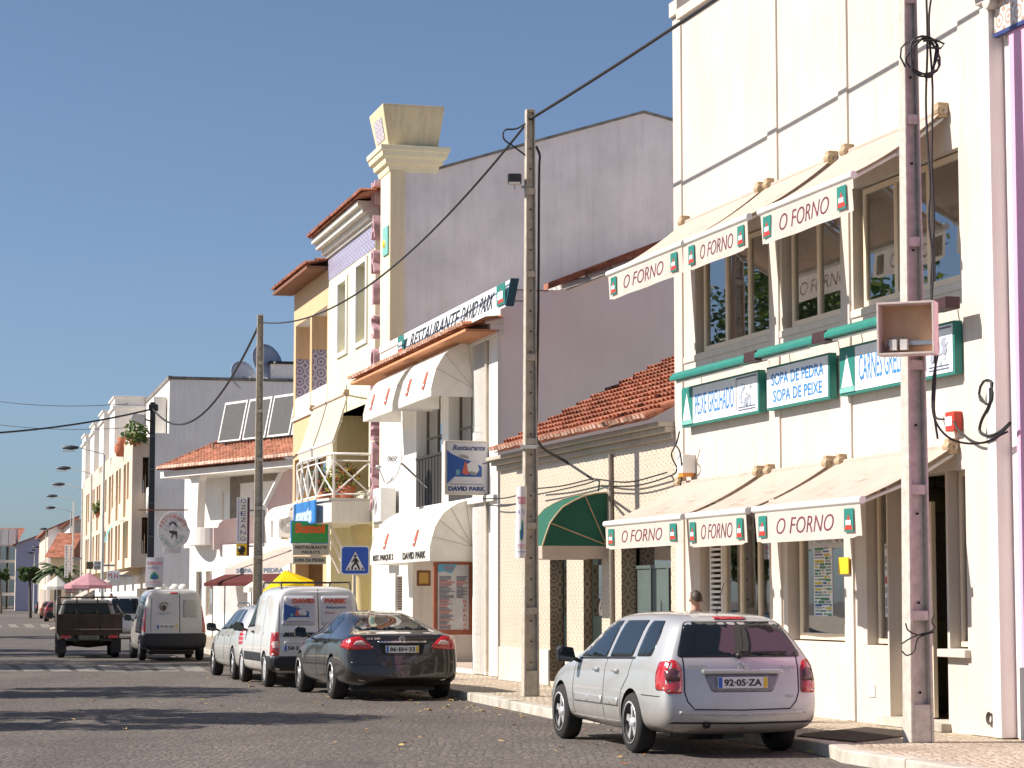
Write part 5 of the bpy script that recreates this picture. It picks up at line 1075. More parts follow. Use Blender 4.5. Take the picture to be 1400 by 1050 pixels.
for i in range(2): mb.box(s4 - 1.2, s4 - .1, qB + .6, qB + .64, fl[i][0] + .2, fl[i][0] + .9)
part('balcony_rail', mb, M_steel, b7)
gq = F4.ats(183, 790, s4)[0]; mb = MB(); wall(mb, sE, s4 - .3, .12, zlow, qB + 2.6, [(s4 - 2.6 - 5 * i, s4 - .8 - 5 * i, .3, 3.0, .4) for i in range(8)], 0, 0); part('ground_floor', mb, flat('shop_tan', (.45, .34, .22), .7, var=.3, sc=.3), b7)
# block balcony plants and block awnings
for i, (u, v, t, mt) in enumerate(((185, 592, 'leafy plant on the roof edge of the apartment block', [L2, L3, L2]), (131, 695, 'small ochre bush in a window box of the apartment block', [LY, L2, L2]))):
    a = F4.at(u, v, qB + .1 if i == 0 else qB - .2); o = thing('rooftop_plant', t, 'plant', F4, (a[0], qB, a[1])); mb = MB(); bush(mb, (a[0], qB + .1, a[1]), .75 if i == 0 else .5, 150, .2, -1, 1, 77 + i); part('foliage', mb, mt, o); mb = MB(); mb.lathe([(0, -.5), (.3, -.5), (.35, -.1), (0, -.1)], (a[0], qB + .1, a[1] - .1), 8); part('pot', mb, M_term, o)
a = F4.at(169, 605, qB); lone('red_pot', MB().lathe([(0, 0), (.3, 0), (.45, .5), (.2, .9), (.3, 1.1), (0, 1.1)], (a[0] , qB - .1, a[1] - .8), 10), M_term, 'large terracotta jar on the parapet of the apartment block', 'pot', F4, (a[0], qB, a[1] - .8))
A_ = wp(168, 735, 150); mb = MB(); n = 7
vs = [];
a = F4.at(172, 748, qB)
for s_ in (a[0] - 2.2, a[0]):
    for i in range(n + 1): an = pi / 2 * i / n; vs.append((s_, qB - 1.0 * sin(an) - .05, a[1] + 1.2 * cos(an) + .3))
mb.add(vs, [(i, i + 1, n + 2 + i, n + 1 + i) for i in range(n)], 0, True); lone('turquoise_hood', mb, canvas('turquoise_canvas', (.25, .55, .52), .3), 'small turquoise hood awning on the apartment block', 'awning', F4, (a[0], qB, a[1]))
mb = MB(); a = F4.at(178, 778, qB); mb.quad((a[0] - 9, qB - .05, a[1] - .1), (a[0], qB - .05, a[1] - .1), (a[0], qB - 2.6, a[1] - 1.5), (a[0] - 9, qB - 2.6, a[1] - 1.5)); mb.quad((a[0] - 9, qB - 2.6, a[1] - 1.5), (a[0], qB - 2.6, a[1] - 1.5), (a[0], qB - 2.6, a[1] - 1.8), (a[0] - 9, qB - 2.6, a[1] - 1.8)); lone('shop_awning', mb, M_beige, 'beige shop awning under the corner of the apartment block', 'awning', F4, (a[0], qB, a[1] - .1))
mb = MB(); c = F4.ats(205, 685, s4 + .3); n = 14; mb.lathe([(.0, -.1), (.7, -.1), (.8, .1), (.0, .12)], (s4 + .5, c[0] - .1, c[1]), 8, ax='y'); lone('eight_sided_sign', mb, M_lgrey, 'pale eight sided sign seen edge on beside the dark far pole', 'sign', F4, (s4 + .5, c[0], c[1]))
for i, (u, v, r) in enumerate(((336, 512, 2.0), (368, 492, 2.2))):
    a = F4.ats(u, v, s4 + .8); dish(('left', 'right')[i] + ' one of the two big mesh dishes on the grey side wall roof', F4, s4 - .5, a[0], a[1], (.85, 1.0)[i], R(118), R(-20), mat=flat('dish_grey', (.42, .44, .50), .5), foot=(s4 - .5, a[0] + .2, zt4 - .1))
mb = MB(); a = F4.ats(370, 520, s4); b = F4.ats(402, 498, s4); mb.box(s4 - 2, s4 - .05, a[0], 22, zt4 - .2, b[1]); mb.box(s4 - 2.1, s4 + .02, a[0] - .1, 22, b[1], b[1] + .15, 1); lone('stair_tower', mb, [M_grey, M_black], 'small grey roof hut beside the two mesh dishes', 'hut', F4, (s4, a[0], zt4 - .2))
# ================================================================ far buildings and trees
def farbox(name, lbl, u0, u1, vt, Y, D, mt, roof=None, wins=None, ang=0.0, zb=0.0):
    A_, B_ = wp(u0, vt, Y), wp(u1, vt, Y); F = Rot(A_.x, Y, R(ang)); w = (B_.x - A_.x) / cos(R(ang)); h = A_.z
    o = thing(name, lbl, 'building', F, (0, 0, zb)); mb = MB(); ops = []
    if wins:
        nx, nz, fw, fh = wins
        for i in range(nx):
            for j in range(nz): x = w * (i + .5) / nx; z = h * (j + .5) / nz; ops.append((x - fw / 2, x + fw / 2, z - fh / 2, z + fh / 2, .25))
    wall(mb, 0, w, zb, h, 0, ops, 0, 0); shell(mb, 0, w, 0, D, zb, h, 0); part('wall', mb, mt, o)
    for a in ops: m2 = MB(); m2.box(a[0], a[1], .2, .24, a[2], a[3]); part('window', m2, M_glassd if a[0] > w * .3 else flat('blue_shutter', (.10, .30, .45), .5), o)
    if roof: m2 = MB(); m2.add([(-.4, -.4, h), (w + .4, -.4, h), (w + .4, D, h), (-.4, D, h), (-.4, D / 2, h + roof), (w + .4, D / 2, h + roof)], [(0, 1, 5, 4), (2, 3, 4, 5), (0, 4, 3), (1, 2, 5)]); part('roof', m2, M_tile, o)
    return o, F, w, h
FR = Fr(-20, 113, 842)
def gblock(lbl, sN, length, q0, D, z, mtf, mtg, roof=2.0, win=True, nm='town_house'):
    o = thing(nm, lbl, 'building', FR, (sN, q0, .1)); mb = MB(); ops = []
    n = int(length / 4)
    for i in range(n):
        for zz in (1.0, 4.0, 7.0):
            if zz + 2 < z: ops.append((sN - length + (i + .3) * length / n, sN - length + (i + .6) * length / n, zz, zz + 1.7, .3))
    wall(mb, sN - length, sN, .1, z, q0, ops if win else [], 0, 0)
    mb.add([(sN, q0, .1), (sN, q0 + D, .1), (sN, q0 + D, z), (sN, q0 + D / 2, z + roof), (sN, q0, z)], [(0, 1, 2, 3, 4)], 1)
    mb.add([(sN - length, q0, .1), (sN - length, q0 + D, .1), (sN - length, q0 + D, z), (sN - length, q0 + D / 2, z + roof), (sN - length, q0, z)], [(0, 1, 2, 3, 4)], 1)
    part('wall', mb, [mtf, mtg], o)
    m2 = MB()
    for a in ops: m2.box(a[0], a[1], q0 + .2, q0 + .25, a[2], a[3])
    if ops: part('windows', m2, flat('green_shutter', (.06, .20, .16), .5), o)
    m2 = MB(); m2.quad((sN - length, q0 - .5, z - .1), (sN + .3, q0 - .5, z - .1), (sN + .3, q0 + D / 2, z + roof + .1), (sN - length, q0 + D / 2, z + roof + .1)); m2.quad((sN - length, q0 + D + .5, z - .1), (sN + .3, q0 + D + .5, z - .1), (sN + .3, q0 + D / 2, z + roof + .1), (sN - length, q0 + D / 2, z + roof + .1)); part('roof', m2, M_tile, o); return o
# behind the block: white house with green windows, then pink gable, then purple gable row
a = FR.at(113, 700); 
gblock('small white house with green shutters just beyond the peach apartment block', -3, 26, -1.0, 14, FR.ats(100, 712, -3)[1], M_white, M_cream, 1.2)
def gableat(lbl, u0, u1, vt0, vt1, Y, mtf, mtg, depthm, vp=-20):
    A_ = wp(u0, vt0, Y); B_ = wp(u1, vt1, Y); F = Rot(A_.x, A_.y, R(13)); w = (B_.x - A_.x)
    o = thing('gable_house', lbl, 'building', F, (0, 0, .05)); mb = MB(); h0, h1 = A_.z, B_.z
    mb.add([(0, 0, .05), (w, 0, .05), (w, 0, h1), (0, 0, h0)], [(0, 1, 2, 3)], 1); mb.add([(0, depthm, .05), (w, depthm, .05), (w, depthm, h1), (0, depthm, h0)], [(0, 1, 2, 3)], 1); mb.quad((w, 0, .05), (w, depthm, .05), (w, depthm, h1), (w, 0, h1), 1)
    ops = [(y, y + 1.4, z, z + 1.7, .3) for y in [2 + 4.2 * i for i in range(int(depthm / 4.2) - 1)] for z in [1 + 3 * j for j in range(int((h0 - 2) / 3) + 1)] if z + 1.8 < h0]
    t = MB(); wall(t, 0, depthm, .05, h0, 0, ops); b = len(mb.v); mb.v += [(d, s_, z) for s_, d, z in t.v]; mb.f += [[i + b for i in f] for f in t.f]; mb.m += t.m; mb.sm += t.sm
    part('wall', mb, [mtf, mtg], o); m2 = MB()
    for c in ops: m2.box(.2, .24, c[0], c[1], c[2], c[3])
    part('windows', m2, flat('blue_shutter', (.10, .30, .45), .5), o)
    m2 = MB(); m2.add([(-.5, -.3, h0 - .2), (w, -.3, h1 - .05), (w, depthm, h1 - .05), (-.5, depthm, h0 - .2), (-.5, -.3, h0 - .05), (w, -.3, h1 + .12), (w, depthm, h1 + .12), (-.5, depthm, h0 - .05)], [(0, 1, 2, 3), (4, 5, 6, 7), (0, 1, 5, 4), (0, 3, 7, 4)]); part('roof', m2, M_tile, o); return o, F, w, h0
gableat('pink gabled house beyond the small white house', 66, 108, 725, 706, 235, M_peach, M_pinkwall, 30)
o, F, w, h = gableat('house with a large lavender gable and white dormers at the far left', 22, 64, 744, 728, 330, M_cream, flat('lavender_plain', (.46, .42, .52), .8), 40)
A_ = wp(70, 760, 175); farbox('low_house', 'low house with orange roof behind the palm tree', 69, 90, 762, 178, 10, M_tan, 2.0)
A_ = wp(-40, 745, 340); o, F, w, h = farbox('arcade_building', 'pale four storey building with white dormers at the left edge', -60, 22, 745, 335, 20, M_cream, None, (7, 4, 1.6, 1.9))
for i in range(8):
    x = w * (i + .5) / 8; mb = MB(); mb.box(x - .5, x + .5, -.2, 1.5, h, h + 2.3); part('dormer', mb, M_white, o)
mb = MB(); mb.add([(0, .3, h), (w, .3, h), (w, 6, h + 2.6), (0, 6, h + 2.6)], [(0, 1, 2, 3)]); part('roof', mb, M_tile, o)
farbox('corner_house', 'tiny cream house closing the street at the horizon', 22, 40, 790, 360, 12, M_cream, 1.0, (3, 2, 1, 1.4))
def tree(lbl, x, y, h, r, seed, trunk=.16, n=5200, leafs=.13, cz_=None, name='street_tree', group=None, lm=None, gaps=.45):
    o = thing(name, lbl, 'tree', WF, (x, y, 0), group); rnd = random.Random(seed); mb = MB(); c = Vector((x, y, cz_ or h - r * .9)); tp = []
    bx = [Vector((x, y, 0)), Vector((x + rnd.uniform(-.1, .1), y, h * .25)), Vector((x + rnd.uniform(-.2, .2), y + .1, c.z - r * .5)), c]
    mb.tube(bx, [trunk, trunk * .8, trunk * .6, trunk * .25], 8); cl = []
    for i in range(16):
        d = Vector((rnd.gauss(0, 1), rnd.gauss(0, 1), rnd.gauss(0, .8))).normalized() * r * rnd.uniform(.55, 1.0); e = c + d
        mb.tube([bx[2].lerp(c, rnd.random()), (bx[2] + c * 2 + e * 2) / 5 + Vector((0, 0, .1)), e], [trunk * .35, trunk * .22, trunk * .06], 5); cl.append((e, r * rnd.uniform(.22, .42)))
    part('trunk', mb, flat('bark', (.12, .10, .08), .9, var=.3), o)
    mb = MB(); k = n // len(cl)
    for j, (e, rr_) in enumerate(cl): bush(mb, e, rr_, k, leafs, -1, .8, seed * 100 + j)
    part('crown', mb, lm or [L1, L2, L3], o); return o
for i, (x, y, h, r) in enumerate(((-22, 56, 12.5, 3.7), (-27, 68, 13, 4.0), (-10.9, 30.5, 7.0, 2.5), (-12.3, 39.5, 7.2, 2.6), (-15.45, 54, 7.4, 2.75), (-19, 72, 7.5, 2.8), (-26, 97, 7.8, 3))):
    tree(('tall', 'tallest', 'near', 'second nearest', 'third', 'fourth', 'farthest')[i] + ' leafy street tree along the left side of the road', x, y, h, r, 20 + i, group='street trees on the left')
A_ = wp(42, 800, 200); tree('round dark green tree at the bend of the street, beside the far lamp posts', A_.x, 200, wp(42, 770, 200).z, .95, 41, n=3000, leafs=.14, lm=[L1, L2, L2])
A_ = wp(2, 800, 260); tree('small tree at the left edge before the far arcade building', A_.x, 260, wp(2, 778, 260).z, .9, 42, n=1500, leafs=.15, lm=[L1, L1, L2])
A_ = wp(78, 800, 165); o = thing('palm_tree', 'palm tree with drooping fronds beyond the pink parasol', 'palm', WF, (A_.x, 165, 0)); zt_ = wp(78, 782, 165).z
mb = MB(); mb.tube([(A_.x, 165, 0), (A_.x + .1, 165, zt_)], [.3, .22], 8); part('trunk', mb, flat('bark', (.12, .10, .08), .9, var=.3), o); mb = MB(); rnd = random.Random(9)
for i in range(34):
    an = rnd.uniform(0, 6.28); el_ = rnd.uniform(.1, 1.25); L = rnd.uniform(1.4, 2.1); prev = None
    for k in range(7):
        t = k / 6; p = Vector((A_.x + cos(an) * L * t * cos(el_ * (1 - t * .6)), 165 + sin(an) * L * t * cos(el_), zt_ + L * t * sin(el_) - 1.1 * t * t)); sd = Vector((-sin(an), cos(an), -.3)) * .28 * (1 - t * .7)
        if prev: mb.quad(prev[0] + prev[1], prev[0] - prev[1], p - sd, p + sd)
        prev = (p, sd)
part('fronds', mb, leafmat('palm_green', (.12, .17, .08)), o)
# ================================================================ street lamps
def lamp(lbl, hu, hv, mu, Y):
    H = wp(hu, hv, Y); Mx = wp(mu, hv, Y); o = thing('street_lamp', lbl, 'street lamp', WF, (Mx.x, Y, 0), 'street lamps along the far road')
    mb = MB(); mb.tube([(Mx.x, Y, 0), (Mx.x, Y, H.z - .35)], [.085, .05], 8); part('mast', mb, M_lgrey, o); mb = MB(); mb.tube([(Mx.x, Y, H.z - .4), (Mx.x - .05, Y, H.z - .3), (H.x, Y, H.z)], .03, 6); part('arm', mb, M_lgrey, o)
    mb = MB(); mb.lathe([(0, -.6), (.08, -.5), (.12, -.1), (.07, .2), (0, .25)], (H.x - .25, Y, H.z), 10, ax='x'); h = part('lamp_head', mb, flat('lamp_dark', (.05, .05, .055), .4), o)
    mb = MB(); mb.box(H.x - .8, H.x - .2, Y - .1, Y + .1, H.z - .19, H.z - .15); part('lens', mb, M_lgrey, h)
for t in (('nearest street lamp, its mast in front of the peach apartment block', 108, 612, 142.5, 114), ('second street lamp from the front, in front of the far end of the apartment block', 97, 640, 125.5, 132), ('third street lamp from the front, just left of the apartment block end', 89, 662, 113, 150), ('fourth street lamp from the front, against open sky', 79, 678, 101, 168), ('fifth street lamp from the front, lowest of the five large ones', 76, 694, 97, 188), ('street lamp with a pale thick mast in front of the pink gabled house', 65, 723, 63, 232), ('street lamp right of the round tree top', 62, 739, 62.5, 262), ('first of the far cluster of street lamps over the round tree', 54, 748, 53.5, 285), ('second of the far cluster of street lamps', 49, 752, 47.5, 310), ('third of the far cluster of street lamps', 46.5, 756, 47, 330), ('smallest and lowest street lamp in the far cluster', 45, 763, 46, 360)): lamp(*t)
# ================================================================ concrete poles
def cpole(lbl, g, ang, h, wb, wt, mt, z0=.12, slots=True, name='concrete_pole', lean=0.0):
    F = Rot(g[0], g[1], ang); o = thing(name, lbl, 'pole', F, (0, 0, z0), 'concrete cable poles'); mb = MB()
    def tb(x0, x1, y0, y1, a, b):     # fractions of the tapered section
        vs = []
        for z in (a, b):
            k = wb[0] + (wt[0] - wb[0]) * (z - z0) / h; d = wb[1] + (wt[1] - wb[1]) * (z - z0) / h; lx = lean * (z - z0)
            vs += [(x0 * k + lx, y0 * d, z), (x1 * k + lx, y0 * d, z), (x1 * k + lx, y1 * d, z), (x0 * k + lx, y1 * d, z)]
        mb.add(vs, [(3, 2, 1, 0), (4, 5, 6, 7), (0, 1, 5, 4), (1, 2, 6, 5), (2, 3, 7, 6), (3, 0, 4, 7)])
    tb(-.5, -.36, -.5, .5, z0, z0 + h); tb(.37, .5, -.5, .5, z0, z0 + h); tb(-.36, .37, -.10, .10, z0, z0 + h - .01)
    z = z0; st = h / 7
    for i in range(8):
        a, b = z0 + i * st - (.05 if i else 0), z0 + i * st + (.05 if i < 7 else 0)
        if i == 0: b = z0 + .38
        tb(-.36, .37, -.46, .46, max(z0, a), min(z0 + h, b))
    part('shaft', mb, mt, o, .012)
    for i in range(26 if not slots else 9):
        z = z0 + .5 + i * ((h - .8) / (26 if not slots else 9)); m2 = MB(); k = wb[0] + (wt[0] - wb[0]) * (z - z0) / h; d = wb[1] + (wt[1] - wb[1]) * (z - z0) / h
        m2.lathe([(.012, 0), (.012, .02), (0, .02)], (lean * (z - z0) + .03 * k, -d * .12 - .02, z), 8, ax='y'); part('bolt_hole', m2, M_black, o)
    return o, F
gA = gnd(1256, 1015, .12); pA, FA_ = cpole('tall pale concrete pole in front of the cream restaurant at the right', gA, R(16.6) , 8.9, (.26, .20), (.13, .13), M_pconc, lean=.001)
gB = gnd(725, 952, .12); pB, FB_ = cpole('concrete pole between the white restaurant and the tiled house', gB, R(13), 8.86, (.24, .2), (.13, .13), M_conc, slots=False)
dC = wp(356, 430, 60.8); gC = (dC.x, dC.y); pC, FC_ = cpole('middle concrete pole behind the parked white van', gC, R(8), 8.86, (.27, .22), (.16, .15), M_conc, slots=False)
dD = wp(209, 550, 88.1); gD = (dD.x, dD.y); pD, FD_ = cpole('farthest dark concrete pole, in front of the apartment block side', gD, R(8), 8.86, (.28, .24), (.2, .2), flat('dark_concrete', (.10, .11, .12), .8), slots=False)
ZT = 8.98
def cable(lbl, pts, r=.022, name='cable', grp=None):
    mb = MB(); mb.tube(pts, r, 6); return lone(name, mb, M_cable, lbl, 'cable', WF, tuple(pts[0]), grp)
tB = Vector((gB[0], gB[1], ZT - .15)); tC = Vector((gC[0], gC[1], ZT - .2)); tD = Vector((gD[0], gD[1], ZT - .25)); tA = Vector((gA[0] + .25, gA[1], 9.05))
cable('thick black cable from the pole beside the tiled house up to the top right corner', cat(tB, F1.w(9.5, -1.25, 9.15), .10, 30), .024)
cable('black cable sagging between the middle pole and the pole beside the tiled house', cat(tB, tC, .93, 40), .02)
cable('black cable sagging between the middle pole and the farthest dark pole', cat(tC, tD, 1.45, 40), .035)
cable('black cable running from the farthest dark pole out of the picture on the left', cat(tD, wp(-120, 596, 70), .25, 20), .035)
cable('upper thin wire high across the street at the left', cat(wp(-40, 543, 150), wp(175, 552, 125), .3), .022); cable('lower thin wire across the street at the left', cat(wp(-40, 575, 150), wp(185, 584, 125), .3), .022)
# fittings of pole B
def tb_(lbl, pts, r=.014): return cable(lbl, smooth(pts), r)
W_ = lambda u, v, Y: wp(u, v, Y)
YB = gB[1]
tb_('black cable running down the right side of the pole beside the tiled house', [W_(733, 200, YB + .1), W_(738, 214, YB + .1), W_(737, 240, YB + .1), W_(736, 420, YB + .1), W_(734, 560, YB + .1), W_(737, 606, YB + .1), W_(775, 632, YB + 1.2), W_(810, 655, YB - 1.6 + 1.5)], .022)
tb_('looped wire at the top of the pole beside the tiled house', [W_(720, 168, YB), W_(706, 176, YB), W_(690, 178, YB), W_(689, 190, YB), W_(702, 200, YB), W_(718, 212, YB)])
o = thing('floodlight', 'black floodlight bracketed to the pole beside the tiled house', 'lamp', WF, W_(704, 247, YB)); A_, B_ = W_(694, 252, YB), W_(713, 240, YB)
mb = MB(); mb.box(A_.x, B_.x, YB - .2, YB + .05, A_.z, B_.z); part('housing', mb, M_black, o, .02); mb = MB(); mb.box(A_.x + .02, B_.x - .02, YB - .215, YB - .1, A_.z - .03, A_.z + .0); part('lens', mb, M_lgrey, o)
mb = MB(); mb.tube([(B_.x, YB, A_.z - .05), (B_.x + .12, YB, A_.z - .02)], .02); mb.tube([((A_.x + B_.x) / 2, YB - .1, A_.z), ((A_.x + B_.x) / 2, YB - .1, A_.z - .1)], .01); part('bracket', mb, M_steel, o)
YD = gD[1]; A_, B_ = W_(179, 577, YD), W_(199, 567, YD); o = thing('floodlight', 'grey floodlight on the farthest dark pole', 'lamp', WF, A_); mb = MB(); mb.extr([(A_.x, YD - .2, A_.z + .1), (B_.x, YD - .2, A_.z - .15), (B_.x, YD - .2, B_.z), (A_.x + .1, YD - .2, B_.z + .05)], (0, .35, 0)); part('housing', mb, M_lgrey, o, .02); mb = MB(); mb.tube([(B_.x, YD, A_.z + .1), (B_.x + .3, YD, A_.z)], .03); part('bracket', mb, M_black, o)
for u, v, r in ((208, 552, .2),): lone('pole_fitting', MB().box(W_(204, 570, YD).x, W_(216, 570, YD).x, YD - .2, YD + .1, W_(205, 562, YD).z, W_(205, 553, YD).z), M_black, 'black clamp at the top of the farthest dark pole', 'clamp', WF, W_(208, 562, YD), bevel=.03)
lone('pole_strap', MB().box(*sorted((W_(712, 606, YB).x, W_(734, 606, YB).x)), YB - .14, YB + .12, W_(722, 614, YB).z, W_(722, 609, YB).z), M_lgrey, 'pale metal strap round the pole beside the tiled house', 'strap', WF, W_(722, 612, YB))
# posters on the poles
def poster(lbl, u0, u1, v0, v1, Y, kind, bend=.03):
    A_, B_ = wp(u0, v1, Y), wp(u1, v0, Y); w = B_.x - A_.x; h = B_.z - A_.z; o = thing('pole_poster', lbl, 'poster', WF, A_); n = 6; vs = []
    for t in (0, 1):
        for i in range(n + 1): k = i / n; vs.append((A_.x + w * (k if not bend else (k - .0)) + (.0 if t else -.02), Y - bend * sin(pi * k) - .004 * t, A_.z + h * t))
    mb = MB(); mb.add(vs, [(i, i + 1, n + 2 + i, n + 1 + i) for i in range(n)], 0, True); part('sheet', mb, flat('poster_paper', (.66, .64, .66), .6, var=.04), o, fix=False)
    q = Y - bend - .012; c = A_.x + w / 2; Zt = lambda t: A_.z + h * t
    M_rl = flat('poster_rose', (.60, .18, .22), .6); M_bl = flat('poster_violet_blue', (.18, .16, .40), .6)
    text('lettering', 'CIRCO', .2, (c, q, Zt(.80)), (1, 0, 0), (0, 0, 1), M_rl, o, w=w * .82, h=h * .10, bold=.01) if kind else text('lettering', 'TOIROS', .2, (c, q, Zt(.80)), (1, 0, 0), (0, 0, 1), M_rl, o, w=w * .8, h=h * .11, bold=.01)
    text('lettering', 'NOITE' if kind else '4  5', .2, (c - w * .06, q, Zt(.64)), (1, 0, 0), (0, 0, 1), M_bl, o, w=w * .6, h=h * .07)
    mb = MB(); pts = [(-.28, .30), (-.2, .42), (-.05, .50), (.1, .48), (.22, .38), (.24, .28), (-.1, .26)] if kind else [(-.16, .26), (-.2, .38), (-.05, .40), (.05, .54), (.16, .50), (.18, .34), (.08, .24)]
    mb.extr([(c + a * w, q, Zt(b)) for a, b in pts], (0, .004, 0), 0); mb.extr([(c + a * w * .6 + .02 * w, q - .004, Zt(b * .7 + .09)) for a, b in pts], (0, .003, 0), 1); part('picture', mb, [flat('poster_leaf_green', (.05, .30, .14), .6), flat('poster_deep_blue', (.04, .10, .32), .6)], o)
    text('lettering', 'PORTO', .2, (c, q, Zt(.16)), (1, 0, 0), (0, 0, 1), M_rl, o, w=w * .75, h=h * .06); mb = MB(); mb.box(c - w * .4, c + w * .4, q, q + .003, Zt(.08), Zt(.09)); part('print', mb, M_bl, o)
poster('curled white event poster tied to the pole beside the tiled house', 706, 720.5, 665, 763, gB[1] - .28, False, .06); poster('square white event poster on the farthest dark pole', 199, 224, 762, 803, gD[1] - .3, True)
# round restaurant sign by the far pole
YR = 85; A_, B_ = wp(215, 752, YR), wp(257, 699, YR); c = (A_ + B_) / 2; w = B_.x - A_.x; h = B_.z - A_.z
o = thing('round_sign', 'round pale restaurant sign with a dark animal picture, right of the farthest dark pole', 'sign', WF, A_); mb = MB(); pts = []
for i in range(28): an = 2 * pi * i / 28; rx = w / 2 * (1 + (.14 if abs(an - 5.9) < .5 or an < .2 else 0)); pts.append((c.x + rx * cos(an), YR, c.z + h / 2 * sin(an)))
mb.extr(pts, (0, .12, 0)); mb.box(c.x - w * .3, c.x + w * .3, YR + .01, YR + .11, A_.z - .12, A_.z + .1); part('panel', mb, M_pale, o, .01)
for i, ch in enumerate('RESTAURANTE'): an = R(160 - 14 * i); text('letter', ch, .2, (c.x + cos(an) * w * .40, YR - .01, c.z + sin(an) * h * .38), (sin(an), 0, -cos(an)), (cos(an), 0, sin(an)), M_redl, o, h=h * .10, w=w * .07)
for i, ch in enumerate('ZE DO CAPOTE'):
    if ch != ' ': an = R(200 + 12.5 * i); text('letter', ch, .2, (c.x + cos(an) * w * .40, YR - .01, c.z + sin(an) * h * .38), (-sin(an), 0, cos(an)), (-cos(an), 0, -sin(an)), flat('green_letters', (.15, .40, .25), .5), o, h=h * .09, w=w * .06)
mb = MB(); E_ = lambda a, b: (c.x + w * a, YR - .012, c.z + h * b)
mb.extr([E_(-.12, .0), E_(-.10, -.06), E_(-.02, -.08), E_(-.05, -.2), E_(-.01, -.2), E_(.02, -.1), E_(.12, -.12), E_(.12, -.2), E_(.15, -.2), E_(.16, -.02), E_(.02, 0)], (0, .004, 0)); mb.extr([E_(-.12, .10), E_(-.1, .2), E_(0, .24), E_(.12, .2), E_(.16, .08), E_(.1, .12), E_(0, .2), E_(-.08, .14)], (0, .004, 0)); part('picture', mb, flat('ink_dark', (.05, .05, .05), .6), o)
mb = MB(); mb.box(gD[0], B_.x, YR + .04, YR + .08, c.z + h * .52, c.z + h * .55); part('bracket', mb, M_rust, o)
# ================================================================ electrical box on pole A, cables on the walls
YA = gA[1] - .35; o = thing('electrical_box', 'open pale electrical cabinet fixed to the tall right concrete pole', 'cabinet', WF, wp(1236, 488, YA))
A_, B_ = wp(1199, 486, YA), wp(1277, 414, YA); Fb = Rot(A_.x, YA, R(-22)); w = (B_.x - A_.x) * 1.0; h = B_.z - A_.z; bpy.data.objects.remove(o)
o = thing('electrical_box', 'open pale electrical cabinet fixed to the tall right concrete pole', 'cabinet', Fb, (0, 0, A_.z)); z0 = A_.z; t = .022; D = .20
M_box = flat('pinkish_cabinet', (.60, .50, .45), .5, var=.2)
mb = MB(); mb.box(0, w, D, D + .02, z0, z0 + h, 1)
for a in ((0, t, 0, h), (w - t, w, 0, h)): mb.box(a[0], a[1], 0, D, z0, z0 + h)
mb.box(t, w - t, 0, D, z0, z0 + t); mb.box(t, w - t, 0, D, z0 + h - t, z0 + h); part('cabinet', mb, [M_box, flat('cabinet_back', (.62, .38, .22), .6)], o, .004)
mb = MB(); mb.box(.06, w * .95, D - .06, D - .01, z0 + h * .2, z0 + h * .28, 0)
for x in (.2, .38): mb.box(w * x, w * x + .07, D - .14, D - .06, z0 + h * .10, z0 + h * .3, 1)
mb.tube([(w * .1, D - .05, z0 + h * .1), (w * .15, D - .1, z0 + h * .33), (w * .3, D - .1, z0 + h * .36), (w * .42, D - .1, z0 + h * .3)], .006, 5, 0); part('fuse_holder', mb, [M_steel, M_lgrey], o)
mb = MB(); mb.box(w * .55, w * .9, D + .02, D + .14, z0 + h * .2, z0 + h * .8); part('bracket', mb, M_steel, o)
YA = gA[1] - .13
def wires(lbl, px, Y, r=.011): tb_(lbl, [wp(u, v, Y) for u, v in px], r)
wires('pair of black cables hanging down the right side of the tall right pole', [(1266, -20), (1268, 60), (1266, 150), (1272, 250), (1270, 300), (1276, 360), (1274, 420), (1279, 500), (1277, 560), (1282, 600)], YA - .05, .012)
wires('second black cable beside the tall right pole, ending at the cabinet', [(1276, -20), (1270, 30), (1275, 120), (1274, 220), (1277, 300), (1273, 400), (1283, 470), (1276, 520), (1277, 570), (1300, 600), (1340, 606), (1378, 590)], YA, .012)
cpts = [(1262 + 20 * cos(t * .9) + 4 * sin(t * 2.3), 78 + 26 * sin(t * .9) + 3 * cos(t * 1.7)) for t in [i * .35 for i in range(66)]]
mb = MB(); mb.tube([wp(u, v, YA - .12 + .002 * i) for i, (u, v) in enumerate(cpts)], .012, 6); mb.tube([wp(u, v, YA - .1) for u, v in ((1262, 56), (1280, 55), (1291, 60), (1286, 66), (1266, 65))], .012, 6); mb.tube([wp(u, v, YA) for u, v in ((1240, 57), (1232, 66), (1231, 78), (1238, 92))], .01, 6)
lone('cable_coil', mb, M_cable, 'loose coil of black cable high on the tall right pole', 'cable', WF, wp(1268, 80, YA))
sP = F1.at(1360, 540, -.1)
f1 = lambda u, v, q=-.1: F1.w(F1.at(u, v, q)[0], q, F1.at(u, v, q)[1])
mb = MB(); mb.tube([f1(1347 + 9 * cos(i * .6) + (i % 5), 536 + 17 * sin(i * .6)) for i in range(30)], .012, 6); mb.tube(smooth([f1(u, v) for u, v in ((1354, 530), (1353, 552), (1342, 575), (1340, 590), (1352, 596), (1368, 590), (1381, 578))]), .018, 6)
mb.tube(smooth([f1(u, v) for u, v in ((1277, 560), (1281, 572), (1302, 575), (1312, 590), (1335, 605), (1360, 600), (1381, 580))]), .013, 6)
lone('wall_cable', mb, M_cable, 'coiled black cable on the cream wall beside the pink house', 'cable', WF, f1(1347, 540))
mb = MB()
